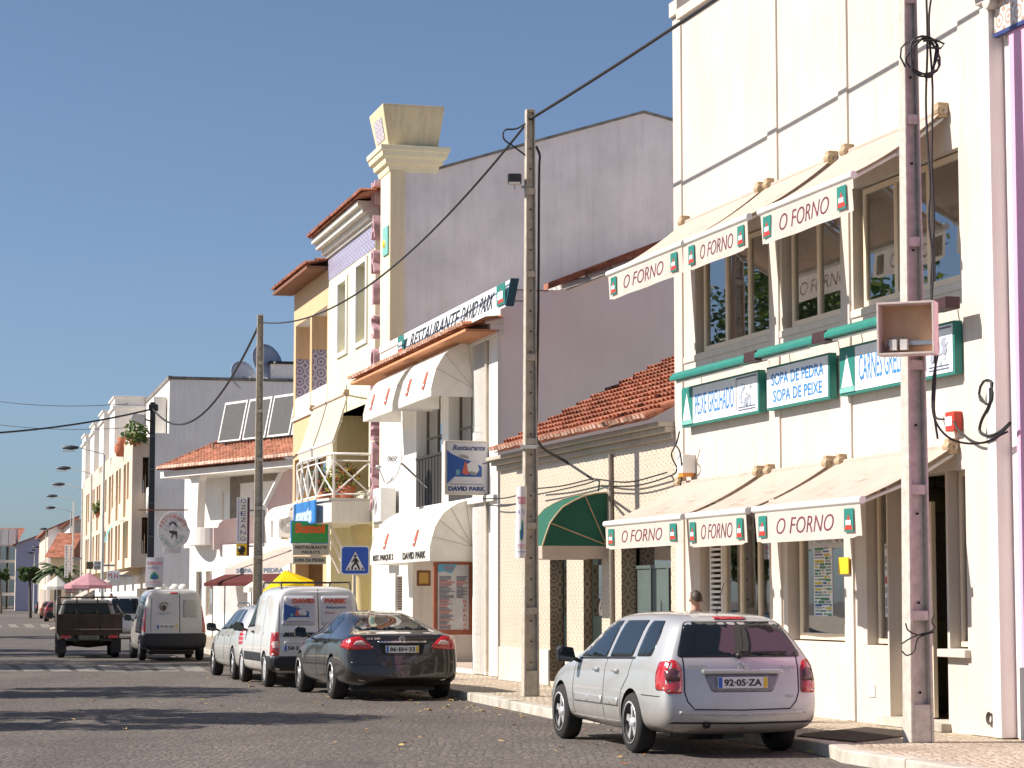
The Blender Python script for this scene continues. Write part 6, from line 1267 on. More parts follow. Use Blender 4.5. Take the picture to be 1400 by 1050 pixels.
for px in (((735, 606), (700, 625), (660, 634)), ((735, 668), (770, 664), (810, 655), (820, 658)), ((735, 676), (765, 670), (800, 662), (818, 657), (818, 672)), ((815, 655), (860, 659), (912, 646)), ((822, 664), (870, 664), (918, 650), (926, 640)), ((660, 682), (690, 681), (712, 676)), ((664, 690), (690, 692), (712, 687)), ((926, 640), (918, 622), (925, 606), (929, 590)), ((918, 650), (925, 665), (927, 690)), ((922, 606), (930, 620), (932, 650), (930, 664))):
    pts = [f1(u, v, -.28 if v < 640 and u > 700 else -.13) for u, v in px]; mb.tube(smooth(pts), .012, 5)
lone('facade_wiring', mb, M_cable, 'tangle of thin black wires strung along the tiled house wall', 'cable', WF, f1(815, 655))
wires('short black wire hanging down the tall right pole near its foot', [(1238, 852), (1242, 862), (1256, 868), (1270, 864), (1278, 858), (1274, 850), (1277, 840)], gA[1] - .17, .008); wires('wire tied round the tall right pole near its foot', [(1233, 880), (1246, 872), (1262, 866), (1277, 864), (1256, 872), (1250, 890), (1240, 896), (1233, 890)], gA[1] - .18, .008)
# floor grating
A_ = [gnd(u, v, .125) for u, v in ((1098, 1004), (1184, 995), (1236, 1000), (1236, 1007), (1172, 1015), (1090, 1007))]
mb = MB(); mb.extr([(x, y, .124) for x, y in A_], (0, 0, .012)); lone('door_mat', mb, flat('mat_brown', (.05, .035, .025), .9, var=.4, sc=20, bp=.01), 'dark brown mat on the pavement between the silver estate and the right pole', 'mat', WF, (A_[0][0], A_[0][1], .124))
# ================================================================ parasols, bin, people
def parasol(lbl, cx, cy, r, z0, z1, mt, tilt=0.0, n=8, ph=0.2, val=.14, name='parasol', group=None):
    F = Rot(cx, cy, 0); o = thing(name, lbl, 'parasol', F, (0, 0, .12), group); Rm = Matrix.Translation((0, 0, z0)) @ Matrix.Rotation(tilt, 4, 'Y') @ Matrix.Translation((0, 0, -z0)); mb = MB(); vs = [Rm @ Vector((0, 0, z1))]
    for k, t in enumerate((.5, 1.0)):
        for i in range(n): an = ph + 2 * pi * i / n; vs.append(Rm @ Vector((r * t * cos(an), r * t * sin(an), z1 - (z1 - z0) * (.62 if k == 0 else 1) + (.06 if k == 0 else 0))))
    for i in range(n): an = ph + 2 * pi * i / n; vs.append(Rm @ Vector((r * 1.0 * cos(an), r * 1.0 * sin(an), z0 - val)))
    fs = [(0, 1 + i, 1 + (i + 1) % n) for i in range(n)] + [(1 + k * n + i, 1 + k * n + n + i, 1 + k * n + n + (i + 1) % n, 1 + k * n + (i + 1) % n) for k in range(2) for i in range(n)]
    mb.add(vs, fs); part('canopy', mb, mt, o, fix=False); mb = MB(); mb.tube([(0, 0, .12), (0, 0, z1)], .03, 6); part('pole', mb, M_lgrey, o); mb = MB(); mb.lathe([(0, .12), (.3, .12), (.3, .2), (.05, .28), (0, .28)], (0, 0, 0), 12); part('foot', mb, M_conc, o); return o
pz = wp(121, 793, 98); parasol('wide pink parasol beyond the pickup truck', pz.x, 98, 1.05 * (wp(152, 800, 98).x - wp(90, 800, 98).x) / 2, wp(121, 800, 98).z, wp(121, 783, 98).z, canvas('pink_canvas', (.70, .38, .42), .35))
pz = wp(78, 795, 112); parasol('white parasol left of the pink one, further away', pz.x, 112, (wp(98, 800, 112).x - wp(60, 800, 112).x) / 2, wp(78, 802, 112).z, wp(78, 787, 112).z, M_wcan, tilt=.0)
pz = wp(394, 800, 64); parasol('bright yellow parasol behind the white lettered van', pz.x, 64, (wp(430, 800, 64).x - wp(359, 800, 64).x) / 2, wp(394, 801, 64).z, wp(394, 779, 64).z, canvas('yellow_canvas', (.85, .68, .02), .4), tilt=R(-12), n=6)
pz = wp(352, 800, 66); parasol('small white parasol behind the middle pole', pz.x, 66.5, .45, wp(352, 803, 66).z, wp(352, 792, 66).z, M_wcan)
g = wp(171, 830, 122); F = Rot(g.x, 122, 0); o = thing('wheelie_bin', 'green rubbish container behind the small white car', 'bin', F, (0, 0, 0)); mb = MB(); mb.extr([(-.5, -.3, .15), (.5, -.3, .15), (.62, -.3, 1.15), (-.62, -.3, 1.15)], (0, .75, 0)); part('body', mb, flat('bin_green', (.03, .20, .05), .5), o, .03); mb = MB(); mb.lathe([(0, -.66), (.36, -.66), (.36, .66), (0, .66)], (0, .05, 1.15), 16, ax='x'); part('lid', mb, flat('bin_green', (.03, .20, .05), .5), o)
for x in (-.4, .4): mb = MB(); mb.lathe([(0, -.04), (.09, -.04), (.09, .04), (0, .04)], (x, -.1, .09), 10, ax='x'); part('wheel', mb, M_black, o)
def far_sign(lbl, u0, u1, v0, v1, Y, mt, txt, lm, vert=False, post=True, name='shop_sign'):
    A_, B_ = wp(u0, v1, Y), wp(u1, v0, Y); o = thing(name, lbl, 'sign', WF, A_); mb = MB(); mb.box(A_.x, B_.x, Y, Y + .15, A_.z, B_.z); part('box', mb, mt, o, .02); w = B_.x - A_.x; h = B_.z - A_.z
    if vert:
        for i, c in enumerate(txt): text('letter', c, .2, (A_.x + w / 2, Y - .01, B_.z - h * (i + .6) / len(txt)), (1, 0, 0), (0, 0, 1), lm, o, w=w * .5, h=h / len(txt) * .6)
    else:
        for i, c in enumerate(txt): text('lettering', c, .2, (A_.x + w / 2, Y - .01, B_.z - h * (i + .5) / len(txt)), (1, 0, 0), (0, 0, 1), lm, o, w=w * .8, h=h / len(txt) * .5)
    if post: mb = MB(); mb.box(B_.x, B_.x + .6, Y + .05, Y + .1, (A_.z + B_.z) / 2 - .05, (A_.z + B_.z) / 2 + .05); part('bracket', mb, M_steel, o)
far_sign('tall narrow white sign with dark letters near the palm tree', 88, 93.5, 745, 790, 150, M_signw, 'RESTAURANTE', M_black, True); far_sign('tall narrow white sign with red letters near the palm tree', 94, 99, 745, 782, 149, M_signw, 'CHURRASCO', M_red, True)
far_sign('small dark green sign with a red roundel left of the grey board', 118, 127, 768, 778, 125, flat('deep_green', (.02, .10, .05), .5), ['O'], M_redl); far_sign('small grey lettered board above the pink parasol', 128, 141, 767, 779, 125, M_lgrey, ['A ESTRELA', 'PASTELARIA'], M_black); far_sign('pink and white lettered panel under the peach block', 146, 163, 780, 794, 122, M_signw, ['M N'], M_red)
far_sign('red and white notice board above the pickup truck', 89, 103, 800, 811, 100, flat('red_pale', (.62, .25, .2), .5), ['MENU', 'DIA'], M_signw)
for i, (u, v0, v1) in enumerate(((236, 788, 815), (245, 792, 818))):   # small white chimneys behind the kangoo
    pass
YC = 100
for i, u in enumerate((221, 239, 250)):
    A_ = wp(u, 826, YC); mb = MB(); mb.lathe([(.32, 0), (.34, 1.0), (.2, 1.25), (.16, 1.6), (.28, 1.9), (.1, 2.1), (0, 2.1)], (A_.x, YC, .12), 10); lone('white_kiln', mb, M_white, ('left', 'middle', 'right')[i] + ' one of three small white domed ovens at the foot of the grey wall', 'oven', WF, (A_.x, YC, .12), 'small white ovens')
# person behind the silver estate: only the head shows above the roof
def person(lbl, x, y, h, heading, shirt, hair=(.05, .028, .018), z0=.12, pants=(.03, .03, .05)):
    F = Rot(x, y, heading); o = thing('person', lbl, 'person', F, (0, 0, z0)); k = h / 1.7
    J = [((0, 0, .95), .15, None), ((0, 0, 1.12), .13, 0), ((0, 0, 1.32), .15, 1), ((0, .01, 1.45), .06, 2), ((0, .02, 1.53), .055, 3), ((0, .02, 1.60), .09, 4), ((0, .015, 1.67), .075, 5),
         ((.17, 0, 1.38), .06, 2), ((.24, .02, 1.10), .045, 7), ((.23, .14, .88), .032, 8), ((.22, .2, .80), .03, 9), ((-.17, 0, 1.38), .06, 2), ((-.24, .0, 1.10), .045, 11), ((-.25, .06, .86), .032, 12), ((-.25, .09, .78), .03, 13),
         ((.10, 0, .86), .095, 0), ((.11, .06, .48), .065, 15), ((.11, -.04, .09), .045, 16), ((.12, .12, .03), .035, 17), ((-.10, 0, .86), .095, 0), ((-.11, .12, .48), .065, 19), ((-.11, .16, .09), .045, 20), ((-.12, .30, .03), .035, 21)]
    me = bpy.data.meshes.new('body'); me.from_pydata([(a * k, b * k, c * k) for (a, b, c), r, p in J], [(i, p) for i, (c, r, p) in enumerate(J) if p is not None], [])
    b = bpy.data.objects.new('body', me); COL.objects.link(b); sk = b.modifiers.new('skin', 'SKIN'); 
    for i, (c, r, p) in enumerate(J): me.skin_vertices[0].data[i].radius = (r * k, r * k * (.72 if i in (0, 1, 2) else 1))
    me.skin_vertices[0].data[0].use_root = True; ss = b.modifiers.new('s', 'SUBSURF'); ss.levels = ss.render_levels = 2
    dg = bpy.context.evaluated_depsgraph_get(); dg.update(); m2 = bpy.data.meshes.new_from_object(b.evaluated_get(dg)); bpy.data.objects.remove(b)
    for mt in (flat('skin', (.42, .24, .16), .6), flat('shirt_%s' % lbl[:6], shirt, .8), flat('trousers', pants, .8)): m2.materials.append(mt)
    for f in m2.polygons: z = f.center.z / k; ax = abs(f.center.x) / k; f.material_index = 0 if z > 1.44 or (ax > .19 and z < 1.15) else 1 if z > .93 else 2; f.use_smooth = True
    m2.name = 'body'; bo = bpy.data.objects.new('body', m2); COL.objects.link(bo); bo.parent = o; OFF[bo] = Vector((0, 0, z0))
    mb = MB(); vs = []; n = 14     # hair cap
    for i in range(7):
        th = i / 6 * 1.9
        for j in range(n): an = 2 * pi * j / n; back = .5 - .5 * sin(an); t2 = th * (.62 + .38 * back); g_ = (1 - .14 * (i / 6) ** 2) * (1 + .05 * sin(an * 5 + i * 2.1)); vs.append((sin(t2) * cos(an) * .086 * g_ * k, (.008 + sin(t2) * sin(an) * .102 * g_) * k, (1.595 + cos(t2) * .118 * g_) * k + z0))
    mb.add(vs, [(i * n + j, i * n + (j + 1) % n, (i + 1) * n + (j + 1) % n, (i + 1) * n + j) for i in range(6) for j in range(n)], 0, True); part('hair', mb, flat('hair_dark', hair, .6), o)
    mb = MB()
    for sx in (-1, 1): mb.lathe([(0, -.01), (.022, 0), (0, .012)], (sx * .092 * k, .01 * k, 1.585 * k + z0), 8, ax='x'); mb.lathe([(.0, .0), (.011, .004), (0, .012)], (sx * .032 * k, .1 * k, 1.60 * k + z0), 6, ax='y')
    mb.lathe([(.016, 0), (.004, .03)], (0, .098 * k, 1.575 * k + z0), 6, ax='y'); part('face', mb, flat('skin', (.42, .24, .16), .6), o); return o
A_ = wp(952, 820, 27.6); person('person standing behind the silver estate, only the dark haired head showing', A_.x, 27.6, 1.53, R(25), (.55, .5, .4))
A_ = wp(152, 815, 96); person('distant person in dark clothes under the edge of the pink parasol', A_.x, 96, 1.68, R(180), (.04, .03, .05)); A_ = wp(127, 815, 97); person('distant person in a pale top beside the pink parasol pole', A_.x, 97, 1.62, R(120), (.6, .55, .62))
# ================================================================ vehicles
M_cglass = flat('car_glass', (.012, .016, .018), .03, spec=.7, var=.05)
M_trim = flat('car_trim_black', (.018, .018, .02), .5); M_tyre = flat('tyre_rubber', (.02, .019, .018), .85, var=.3)
M_rim = flat('alloy', (.62, .62, .62), .35, .45, var=.12); M_cap = flat('wheel_dark', (.03, .03, .03), .6)
M_tl = flat('tail_red', (.50, .012, .012), .15, spec=.8, coat=1, var=.2); M_tl2 = flat('tail_smoke', (.10, .03, .03), .15, coat=1); M_tlw = flat('tail_clear', (.62, .45, .42), .15, coat=1)
M_plate = flat('plate_white', (.72, .72, .70), .4, var=.05); M_chrome = flat('chrome', (.75, .75, .75), .12, 1.0, var=.05); M_seam = flat('panel_gap', (.015, .015, .015), .8)
def vehicle(name, lbl, cat_, F, spec, paint, arches, ro_w, group=None, lvl=2, arch_r=.34):
    """spec: stations (y_low, y_belt, y_top, half width, z bottom, z belt, half roof width, z roof) from rear to front"""
    o = thing(name, lbl, cat_, F, (0, 0, 0), group); vs = []; fs = []; n = 10; N = 2 * n - 1
    for (yl, yb, yt, w, zb, zg, wr, zr) in spec:
        row = [(0, zb), (w * .62, zb), (w * .93, zb + .04), (w * .995, zb + .16), (w * 1.0, zb + (zg - zb) * .55), (w * .975, zg - .10), (w * .945, zg), (wr + (w * .945 - wr) * .25, zg + (zr - zg) * .62), (wr * .93, zr - .05 * min(1, (zr - zg) * 3)), (0, zr)]
        row.insert(9, (wr * .62, zr - .005)); row = row[:-1] + [(0, zr)]
        def yz(z):
            if z <= zg: t = (z - zb) / max(.01, zg - zb); return yl + (yb - yl) * t ** 1.5
            return yb + (yt - yb) * (z - zg) / max(.01, zr - zg)
        k = len(row); full = row + [(-x, z) for x, z in row[-2:0:-1]]
        for x, z in full: vs.append((x, yz(z), z))
    M_ = len(full)
    for i in range(len(spec) - 1):
        for j in range(M_): fs.append((i * M_ + j, i * M_ + (j + 1) % M_, (i + 1) * M_ + (j + 1) % M_, (i + 1) * M_ + j))
    k = len(row)
    for b, bul in ((0, -.035), ((len(spec) - 1) * M_, .05)):     # caps with a centre column
        cen = {}
        for j in range(1, k - 1):
            p = vs[b + j]; cen[j] = len(vs); vs.append((0, p[1] + bul, p[2]))
        g = lambda j: b + 0 if j == 0 else b + k - 1 if j == k - 1 else cen[j]
        for j in range(k - 1):
            r0, r1 = b + j, b + j + 1; l0, l1 = (b + (M_ - j) % M_), (b + M_ - (j + 1))
            if j == 0: fs.append((r0, r1, g(1))); fs.append((r0, g(1), l1))
            elif j == k - 2: fs.append((r0, r1, g(j))); fs.append((l0, g(j), r1))
            else: fs.append((r0, r1, g(j + 1), g(j))); fs.append((g(j), g(j + 1), l1, l0))
    me = bpy.data.meshes.new('b'); me.from_pydata(vs, [], fs); bm = bmesh.new(); bm.from_mesh(me); bmesh.ops.recalc_face_normals(bm, faces=bm.faces); bm.to_mesh(me); bm.free()
    me.materials.append(paint); me.materials.append(M_trim); b = bpy.data.objects.new('b', me); COL.objects.link(b); s = b.modifiers.new('s', 'SUBSURF'); s.levels = s.render_levels = lvl
    cm = MB(); W = max(q[3] for q in spec)
    for y, r in arches:
        for sx in (-1, 1):
            m2 = MB(); m2.lathe([(r, 0), (r, 1)], (0, y, arch_r - .03), 28, ax='x')
            vs_ = [(sx * (W - .34) + (sx * .6 if a > .5 else 0), yy, zz) for a, yy, zz in m2.v]; cm.add(vs_, m2.f + [list(range(28)), list(range(28, 56))])
    c = part('cutter', cm, M_trim, None); bo = b.modifiers.new('b', 'BOOLEAN'); bo.object = c; bo.operation = 'DIFFERENCE'; bo.solver = 'EXACT'
    try: bo.material_mode = 'TRANSFER'
    except Exception: pass
    dg = bpy.context.evaluated_depsgraph_get(); dg.update(); m3 = bpy.data.meshes.new_from_object(b.evaluated_get(dg)); bpy.data.objects.remove(b); bpy.data.objects.remove(c)
    m3.name = 'body'
    while len(m3.materials) < 2: m3.materials.append(M_trim)
    m3.materials[0] = paint; m3.materials[1] = M_trim
    for f in m3.polygons: f.use_smooth = True
    try: m3.set_sharp_from_angle(angle=R(34))
    except Exception: pass
    bd = bpy.data.objects.new('body', m3); COL.objects.link(bd); bd.parent = o; OFF[bd] = Vector((0, 0, 0))
    bvh = BVHTree.FromPolygons([v.co.copy() for v in m3.vertices], [list(p.vertices) for p in m3.polygons])
    return o, bd, bvh
def rnd_poly(P, r=.03, n=3):
    out = []; k = len(P)
    for i in range(k):
        a, b, c = Vector(P[i - 1]), Vector(P[i]), Vector(P[(i + 1) % k]); da = min(r, (a - b).length * .45); dc = min(r, (c - b).length * .45)
        p0 = b + (a - b).normalized() * da; p1 = b + (c - b).normalized() * dc
        for j in range(n + 1): t = j / n; out.append(p0 * (1 - t) ** 2 + b * 2 * t * (1 - t) + p1 * t * t)
    return out
def patch(name, bvh, P, view, mat, par, off=.006, rad=.03, th=.02, mir=False, res=.09, straight=True):
    """panel cut to outline P, laid on the body seen from view: L/R use (y,z), B/F use (x,z), T uses (x,y)"""
    if mir: P = [(-a, b) for a, b in P]
    P = rnd_poly(P, rad) if rad else [Vector(p) for p in P]
    bm = bmesh.new(); vv = [bm.verts.new((p.x, p.y, 0)) for p in P]; bm.faces.new(vv); bmesh.ops.triangulate(bm, faces=bm.faces[:])
    for _ in range(4):
        es = [e for e in bm.edges if e.calc_length() > res]
        if not es: break
        bmesh.ops.subdivide_edges(bm, edges=es, cuts=1); bmesh.ops.triangulate(bm, faces=bm.faces[:])
    dirs = {'L': Vector((1, 0, 0)), 'R': Vector((-1, 0, 0)), 'B': Vector((0, 1, 0)), 'F': Vector((0, -1, 0)), 'T': Vector((0, 0, -1))}; d = dirs[view]
    vs = []; bad = 0
    for v in bm.verts:
        a, b = v.co.x, v.co.y; o = {'L': Vector((-3, a, b)), 'R': Vector((3, a, b)), 'B': Vector((a, -2, b)), 'F': Vector((a, 8, b)), 'T': Vector((a, b, 4))}[view]
        hit = bvh.ray_cast(o, d)[0]
        if hit is None: hit = bvh.find_nearest(o + d * 3)[0]; bad += 1
        vs.append(hit - d * off)
    fs = [[v.index for v in f.verts] for f in bm.faces]; bm.verts.ensure_lookup_table(); edge = [e for e in bm.edges if len(e.link_faces) == 1]; mb = MB(); n = len(vs)
    mb.add(vs + [v + d * th for v in vs], fs + [[e.verts[0].index, e.verts[1].index, e.verts[1].index + n, e.verts[0].index + n] for e in edge])
    bm.free(); mb.sm = [True] * len(fs) + [False] * (len(mb.f) - len(fs)); return part(name, mb, mat, par)
def strip(name, bvh, pts, w, view, mat, par, off=.002, th=.006):
    """narrow line (panel gap, moulding) along pts"""
    A = [Vector(p) for p in pts]; L = []; Rr = []
    for i, p in enumerate(A):
        t = (A[min(i + 1, len(A) - 1)] - A[max(i - 1, 0)]).normalized(); nn = Vector((-t.y, t.x)); L.append(p + nn * w / 2); Rr.append(p - nn * w / 2)
    return patch(name, bvh, [tuple(p) for p in L + Rr[::-1]], view, mat, par, off, 0, th, res=.07)
def wheel(par, x, y, r, w, sx, rim='five', name='wheel', rimm=None):
    mb = MB(); mb.lathe([(r * .62, -w / 2), (r * .93, -w / 2), (r, -w * .3), (r, w * .3), (r * .93, w / 2), (r * .66, w / 2 - .005), (r * .62, w / 2 - .03), (r * .62, -w / 2)], (x, y, r), 36, ax='x'); o = part(name, mb, M_tyre, par)
    xs = x + sx * (w / 2 - .03); mb = MB(); mb.lathe([(r * .66, sx * .022), (r * .63, sx * .03), (r * .60, 0), (r * .58, -sx * .06), (0, -sx * .08)], (xs, y, r), 32, m=0, ax='x')
    mb.f = mb.f; k = 5
    if rim:
        nsp = {'five': 5, 'seven': 7, 'disc': 0}[rim]
        for i in range(nsp):
            an = 2 * pi * i / nsp + .3; ww = .25 if rim == 'five' else .10
            a0, a1, b0, b1 = an - ww * 1.5, an + ww * 1.5, an - ww * .75, an + ww * .75; P = [(r * .14, a0), (r * .14, a1), (r * .66, b1), (r * .66, b0)]
            mb.extr([(xs + sx * (.012 if q < r * .3 else .008), y + q * cos(a), r + q * sin(a)) for q, a in P], (-sx * .03, 0, 0), 1)
        mb.lathe([(r * .62, -sx * .03), (r * .66, sx * .02), (r * .72, sx * .035), (r * .66, sx * .038)], (xs, y, r), 32, m=1, ax='x'); mb.lathe([(0, sx * .03), (r * .14, sx * .028), (r * .2, sx * .0)], (xs, y, r), 16, m=1, ax='x')
        if rim == 'disc': mb.lathe([(0, sx * .03), (r * .3, sx * .02), (r * .6, sx * .022)], (xs, y, r), 24, m=1, ax='x')
    part('rim', mb, [M_cap, rimm or M_rim], o); return o
def mirror_(par, x, y, z, sx, mat):
    mb = MB(); P = [(0, 0), (.03, .12), (.17, .14), (.21, .1), (.2, -.02), (.05, -.04)]
    mb.extr([(x + sx * a, y, z + b - .02) for a, b in P], (0, .11, 0)); mb.tube([(x - sx * .06, y + .06, z - .05), (x + sx * .05, y + .06, z)], .025, 6); o = part('mirror', mb, mat, par, .02)
    mb = MB(); mb.extr([(x + sx * (a * .86 + .012), y - .003, z + b * .86 - .01) for a, b in P], (0, .002, 0)); part('mirror_glass', mb, M_cglass, o)
def plate(par, bvh, cx, z, txt, w=.52, h=.11, x_off=.012):
    hit = bvh.ray_cast(Vector((cx, -2, z)), Vector((0, 1, 0)))[0]; y = (hit.y if hit else 0) - x_off
    mb = MB(); mb.box(cx - w / 2, cx + w / 2, y - .006, y + .03, z - h / 2, z + h / 2, 0); mb.box(cx - w / 2 + .004, cx - w / 2 + .042, y - .008, y - .004, z - h / 2 + .004, z + h / 2 - .004, 1); mb.box(cx + w / 2 - .042, cx + w / 2 - .004, y - .008, y - .004, z - h / 2 + .004, z + h / 2 - .004, 2)
    o = part('number_plate', mb, [M_plate, M_blue, M_ylw], par); text('lettering', txt, .1, (cx, y - .007, z), (1, 0, 0), (0, 0, 1), M_black, o, w=w * .76, h=h * .62, bold=.003); return o
def place(u, v, yaxle, xw, heading):
    """frame whose left wheel contact (-xw, yaxle) stands on pixel (u, v)"""
    g = gnd(u, v); c, s_ = cos(heading), sin(heading); ox = g[0] - (c * -xw - s_ * yaxle); oy = g[1] - (s_ * -xw + c * yaxle); return Rot(ox, oy, heading)
def handles(bvh, par, ys, z, mt):
    for y in ys:
        for v in ('L', 'R'): patch('door_handle', bvh, [(y, z), (y + .17, z + .005), (y + .17, z + .035), (y, z + .035)], v, mt, par, .03, .012, .03)
# ---------------------------------------------------------------- silver estate, nearest
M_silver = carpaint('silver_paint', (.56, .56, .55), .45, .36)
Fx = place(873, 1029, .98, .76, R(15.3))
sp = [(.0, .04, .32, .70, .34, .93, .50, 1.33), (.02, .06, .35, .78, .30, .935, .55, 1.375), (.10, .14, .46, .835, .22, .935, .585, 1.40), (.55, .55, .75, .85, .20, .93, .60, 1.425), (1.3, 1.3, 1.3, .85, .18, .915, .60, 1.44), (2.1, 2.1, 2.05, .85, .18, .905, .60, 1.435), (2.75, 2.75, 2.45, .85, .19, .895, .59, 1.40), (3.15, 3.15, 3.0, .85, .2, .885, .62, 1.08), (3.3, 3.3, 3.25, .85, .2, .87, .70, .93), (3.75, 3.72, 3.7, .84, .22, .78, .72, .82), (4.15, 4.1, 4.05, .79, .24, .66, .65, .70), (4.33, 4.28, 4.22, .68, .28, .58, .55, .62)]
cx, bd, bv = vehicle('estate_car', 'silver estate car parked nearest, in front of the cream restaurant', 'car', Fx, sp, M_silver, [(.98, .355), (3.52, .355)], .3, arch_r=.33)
for y in (.98, 3.52):
    for sx in (-1, 1): wheel(cx, sx * .755, y, .305, .19, sx, 'five')
patch('rear_window', bv, [(-.66, .985), (.66, .985), (.50, 1.335), (-.50, 1.335)], 'B', M_cglass, cx, .004, .05)
for v in ('L', 'R'):
    patch('side_window', bv, [(.52, .985), (.98, .975), (1.02, 1.34), (.66, 1.34), (.55, 1.2)], v, M_cglass, cx, .004, .05)
    patch('side_window', bv, [(1.10, .972), (1.86, .955), (1.84, 1.335), (1.12, 1.345)], v, M_cglass, cx, .004, .04)
    patch('side_window', bv, [(1.95, .952), (2.92, .935), (2.80, 1.02), (2.42, 1.25), (2.2, 1.325), (1.94, 1.335)], v, M_cglass, cx, .004, .04)
    strip('window_seal', bv, [(1.0, .962), (1.9, .942), (2.95, .918)], .022, v, M_trim, cx, .006); strip('door_gap', bv, [(1.905, .94), (1.91, .5), (1.90, .30)], .011, v, M_seam, cx); strip('door_gap', bv, [(2.98, .9), (3.02, .6), (2.98, .32)], .011, v, M_seam, cx)
    strip('door_gap', bv, [(1.06, .96), (1.10, .78), (1.30, .62), (1.34, .45), (1.36, .31)], .011, v, M_seam, cx); strip('side_moulding', bv, [(1.38, .50), (1.88, .50)], .075, v, M_silver, cx, .016, .02); strip('side_moulding', bv, [(1.93, .50), (2.95, .50)], .075, v, M_silver, cx, .016, .02)
    strip('sill', bv, [(1.32, .285), (3.18, .285)], .03, v, M_silver, cx, .012, .02); strip('bumper_gap', bv, [(.64, .60), (.3, .60), (.14, .60)], .009, v, M_seam, cx)
patch('windscreen', bv, [(-.66, .99), (.66, .99), (.52, 1.36), (-.52, 1.36)], 'F', M_cglass, cx, .004, .05)
handles(bv, cx, (1.42, 2.10), .80, M_silver)
for m_ in (False, True):
    t = patch('tail_light', bv, [(.625, .63), (.79, .63), (.80, .88), (.74, .965), (.66, .955), (.625, .86)], 'B', M_tl, cx, .010, .03, mir=not m_, th=.04)
    patch('lens', bv, [(.64, .75), (.78, .75), (.785, .85), (.70, .89), (.64, .85)], 'B', M_tl2, t, .014, .02, mir=not m_, th=.01)
for v in ('L', 'R'): patch('tail_light_side', bv, [(.03, .66), (.22, .66), (.26, .80), (.24, .94), (.08, .95)], v, M_tl, cx, .008, .03)
strip('tailgate_gap', bv, [(-.60, 1.0), (-.60, .64), (-.57, .55), (-.50, .475), (0, .465), (.50, .475), (.57, .55), (.60, .64), (.60, 1.0)], .013, 'B', M_seam, cx)
strip('bumper_line', bv, [(-.66, .445), (0, .43), (.66, .445)], .03, 'B', M_silver, cx, .022, .02); strip('bumper_edge', bv, [(-.75, .345), (0, .335), (.75, .345)], .018, 'B', M_trim, cx, .004)
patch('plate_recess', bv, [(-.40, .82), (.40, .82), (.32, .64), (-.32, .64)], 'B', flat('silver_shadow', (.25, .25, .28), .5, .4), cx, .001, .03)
mb = MB(); y0 = bv.ray_cast(Vector((0, -2, .85)), Vector((0, 1, 0)))[0].y; mb.box(-.42, .42, y0 - .035, y0 + .02, .825, .865); part('plate_bar', mb, M_silver, cx, .012)
plate(cx, bv, .0, .735, '92·05·ZA', x_off=.012)
mb = MB(); y1 = y0 - .008; mb.tube([(-.05, y1, .905), (0, y1, .94), (.05, y1, .905)], .008, 5); mb.tube([(-.05, y1, .875), (0, y1, .91), (.05, y1, .875)], .008, 5); part('badge', mb, M_chrome, cx)
text('lettering', 'CITROËN', .1, (-.47, y0 - .002, .895), (1, 0, 0), (0, 0, 1), M_chrome, cx, w=.20, h=.03, bold=.003); text('lettering', 'Xsara', .1, (.48, y0 + .0, .885), (1, 0, 0), (0, 0, 1), M_chrome, cx, w=.17, h=.035, shear=.3); text('lettering', 'HDi', .1, (.50, y0 - .02, .60), (1, 0, 0), (0, 0, 1), M_chrome, cx, w=.07, h=.025)
patch('brake_light', bv, [(-.17, 1.355), (.17, 1.355), (.17, 1.385), (-.17, 1.385)], 'B', M_tl, cx, .012, .01, .02)
hp = lambda x, z: bv.ray_cast(Vector((x, -2, z)), Vector((0, 1, 0)))[0]
mb = MB(); a, b, c = hp(-.02, 1.0), hp(.15, 1.03), hp(.42, 1.01); U = Vector((0, -.035, 0)); mb.tube([a + U, b + U, c + U], [.014, .012, .006], 6); mb.lathe([(0, -.06), (.03, -.05), (.03, 0), (0, 0)], a, 8, ax='y'); mb.box(-.0, .5, b.y - .03, b.y - .02, 1.025, 1.04); part('wiper', mb, M_trim, cx)
mb = MB(); mb.lathe([(.035, .0), (.045, .12), (.035, .12), (.02, .02)], (-.38, -.02, .325), 12, ax='y'); part('exhaust', mb, M_trim, cx); mb = MB(); mb.box(-.2, .2, .5, 3.3, .16, .22); mb.lathe([(.0, -.25), (.1, -.25), (.1, .25), (0, .25)], (-.3, .5, .25), 10, ax='x'); part('underbody', mb, M_trim, cx)
mirror_(cx, -.86, 2.83, .93, -1, M_trim); mirror_(cx, .86, 2.83, .93, 1, M_trim)
mb = MB(); mb.tube([(.03, .82, 1.425), (.03, .58, 1.72)], .004, 5); mb.lathe([(.03, 0), (.015, .03), (0, .03)], (.03, .82, 1.42), 8); part('aerial', mb, M_trim, cx)
patch('reflector', bv, [(.02, .27), (.12, .27), (.12, .29), (.02, .29)], 'L', M_tl, cx)
# ---------------------------------------------------------------- black coupe
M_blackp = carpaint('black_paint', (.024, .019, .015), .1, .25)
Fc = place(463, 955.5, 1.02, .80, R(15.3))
sp = [(.0, .10, .14, .74, .34, .96, .60, 1.00), (.02, .12, .16, .84, .30, .97, .68, 1.02), (.12, .2, .26, .915, .22, .98, .72, 1.035), (.5, .5, .55, .93, .19, .985, .74, 1.06), (.95, .95, 1.25, .935, .18, .985, .66, 1.20), (1.55, 1.55, 1.75, .935, .17, .975, .56, 1.345), (2.3, 2.3, 2.3, .93, .17, .955, .55, 1.395), (2.9, 2.9, 2.75, .93, .17, .94, .55, 1.36), (3.4, 3.4, 3.3, .93, .18, .92, .60, 1.12), (3.6, 3.6, 3.55, .93, .18, .90, .72, .96), (4.2, 4.15, 4.1, .92, .2, .80, .75, .83), (4.7, 4.65, 4.6, .86, .22, .68, .70, .71), (4.9, 4.86, 4.82, .70, .26, .58, .55, .62)]
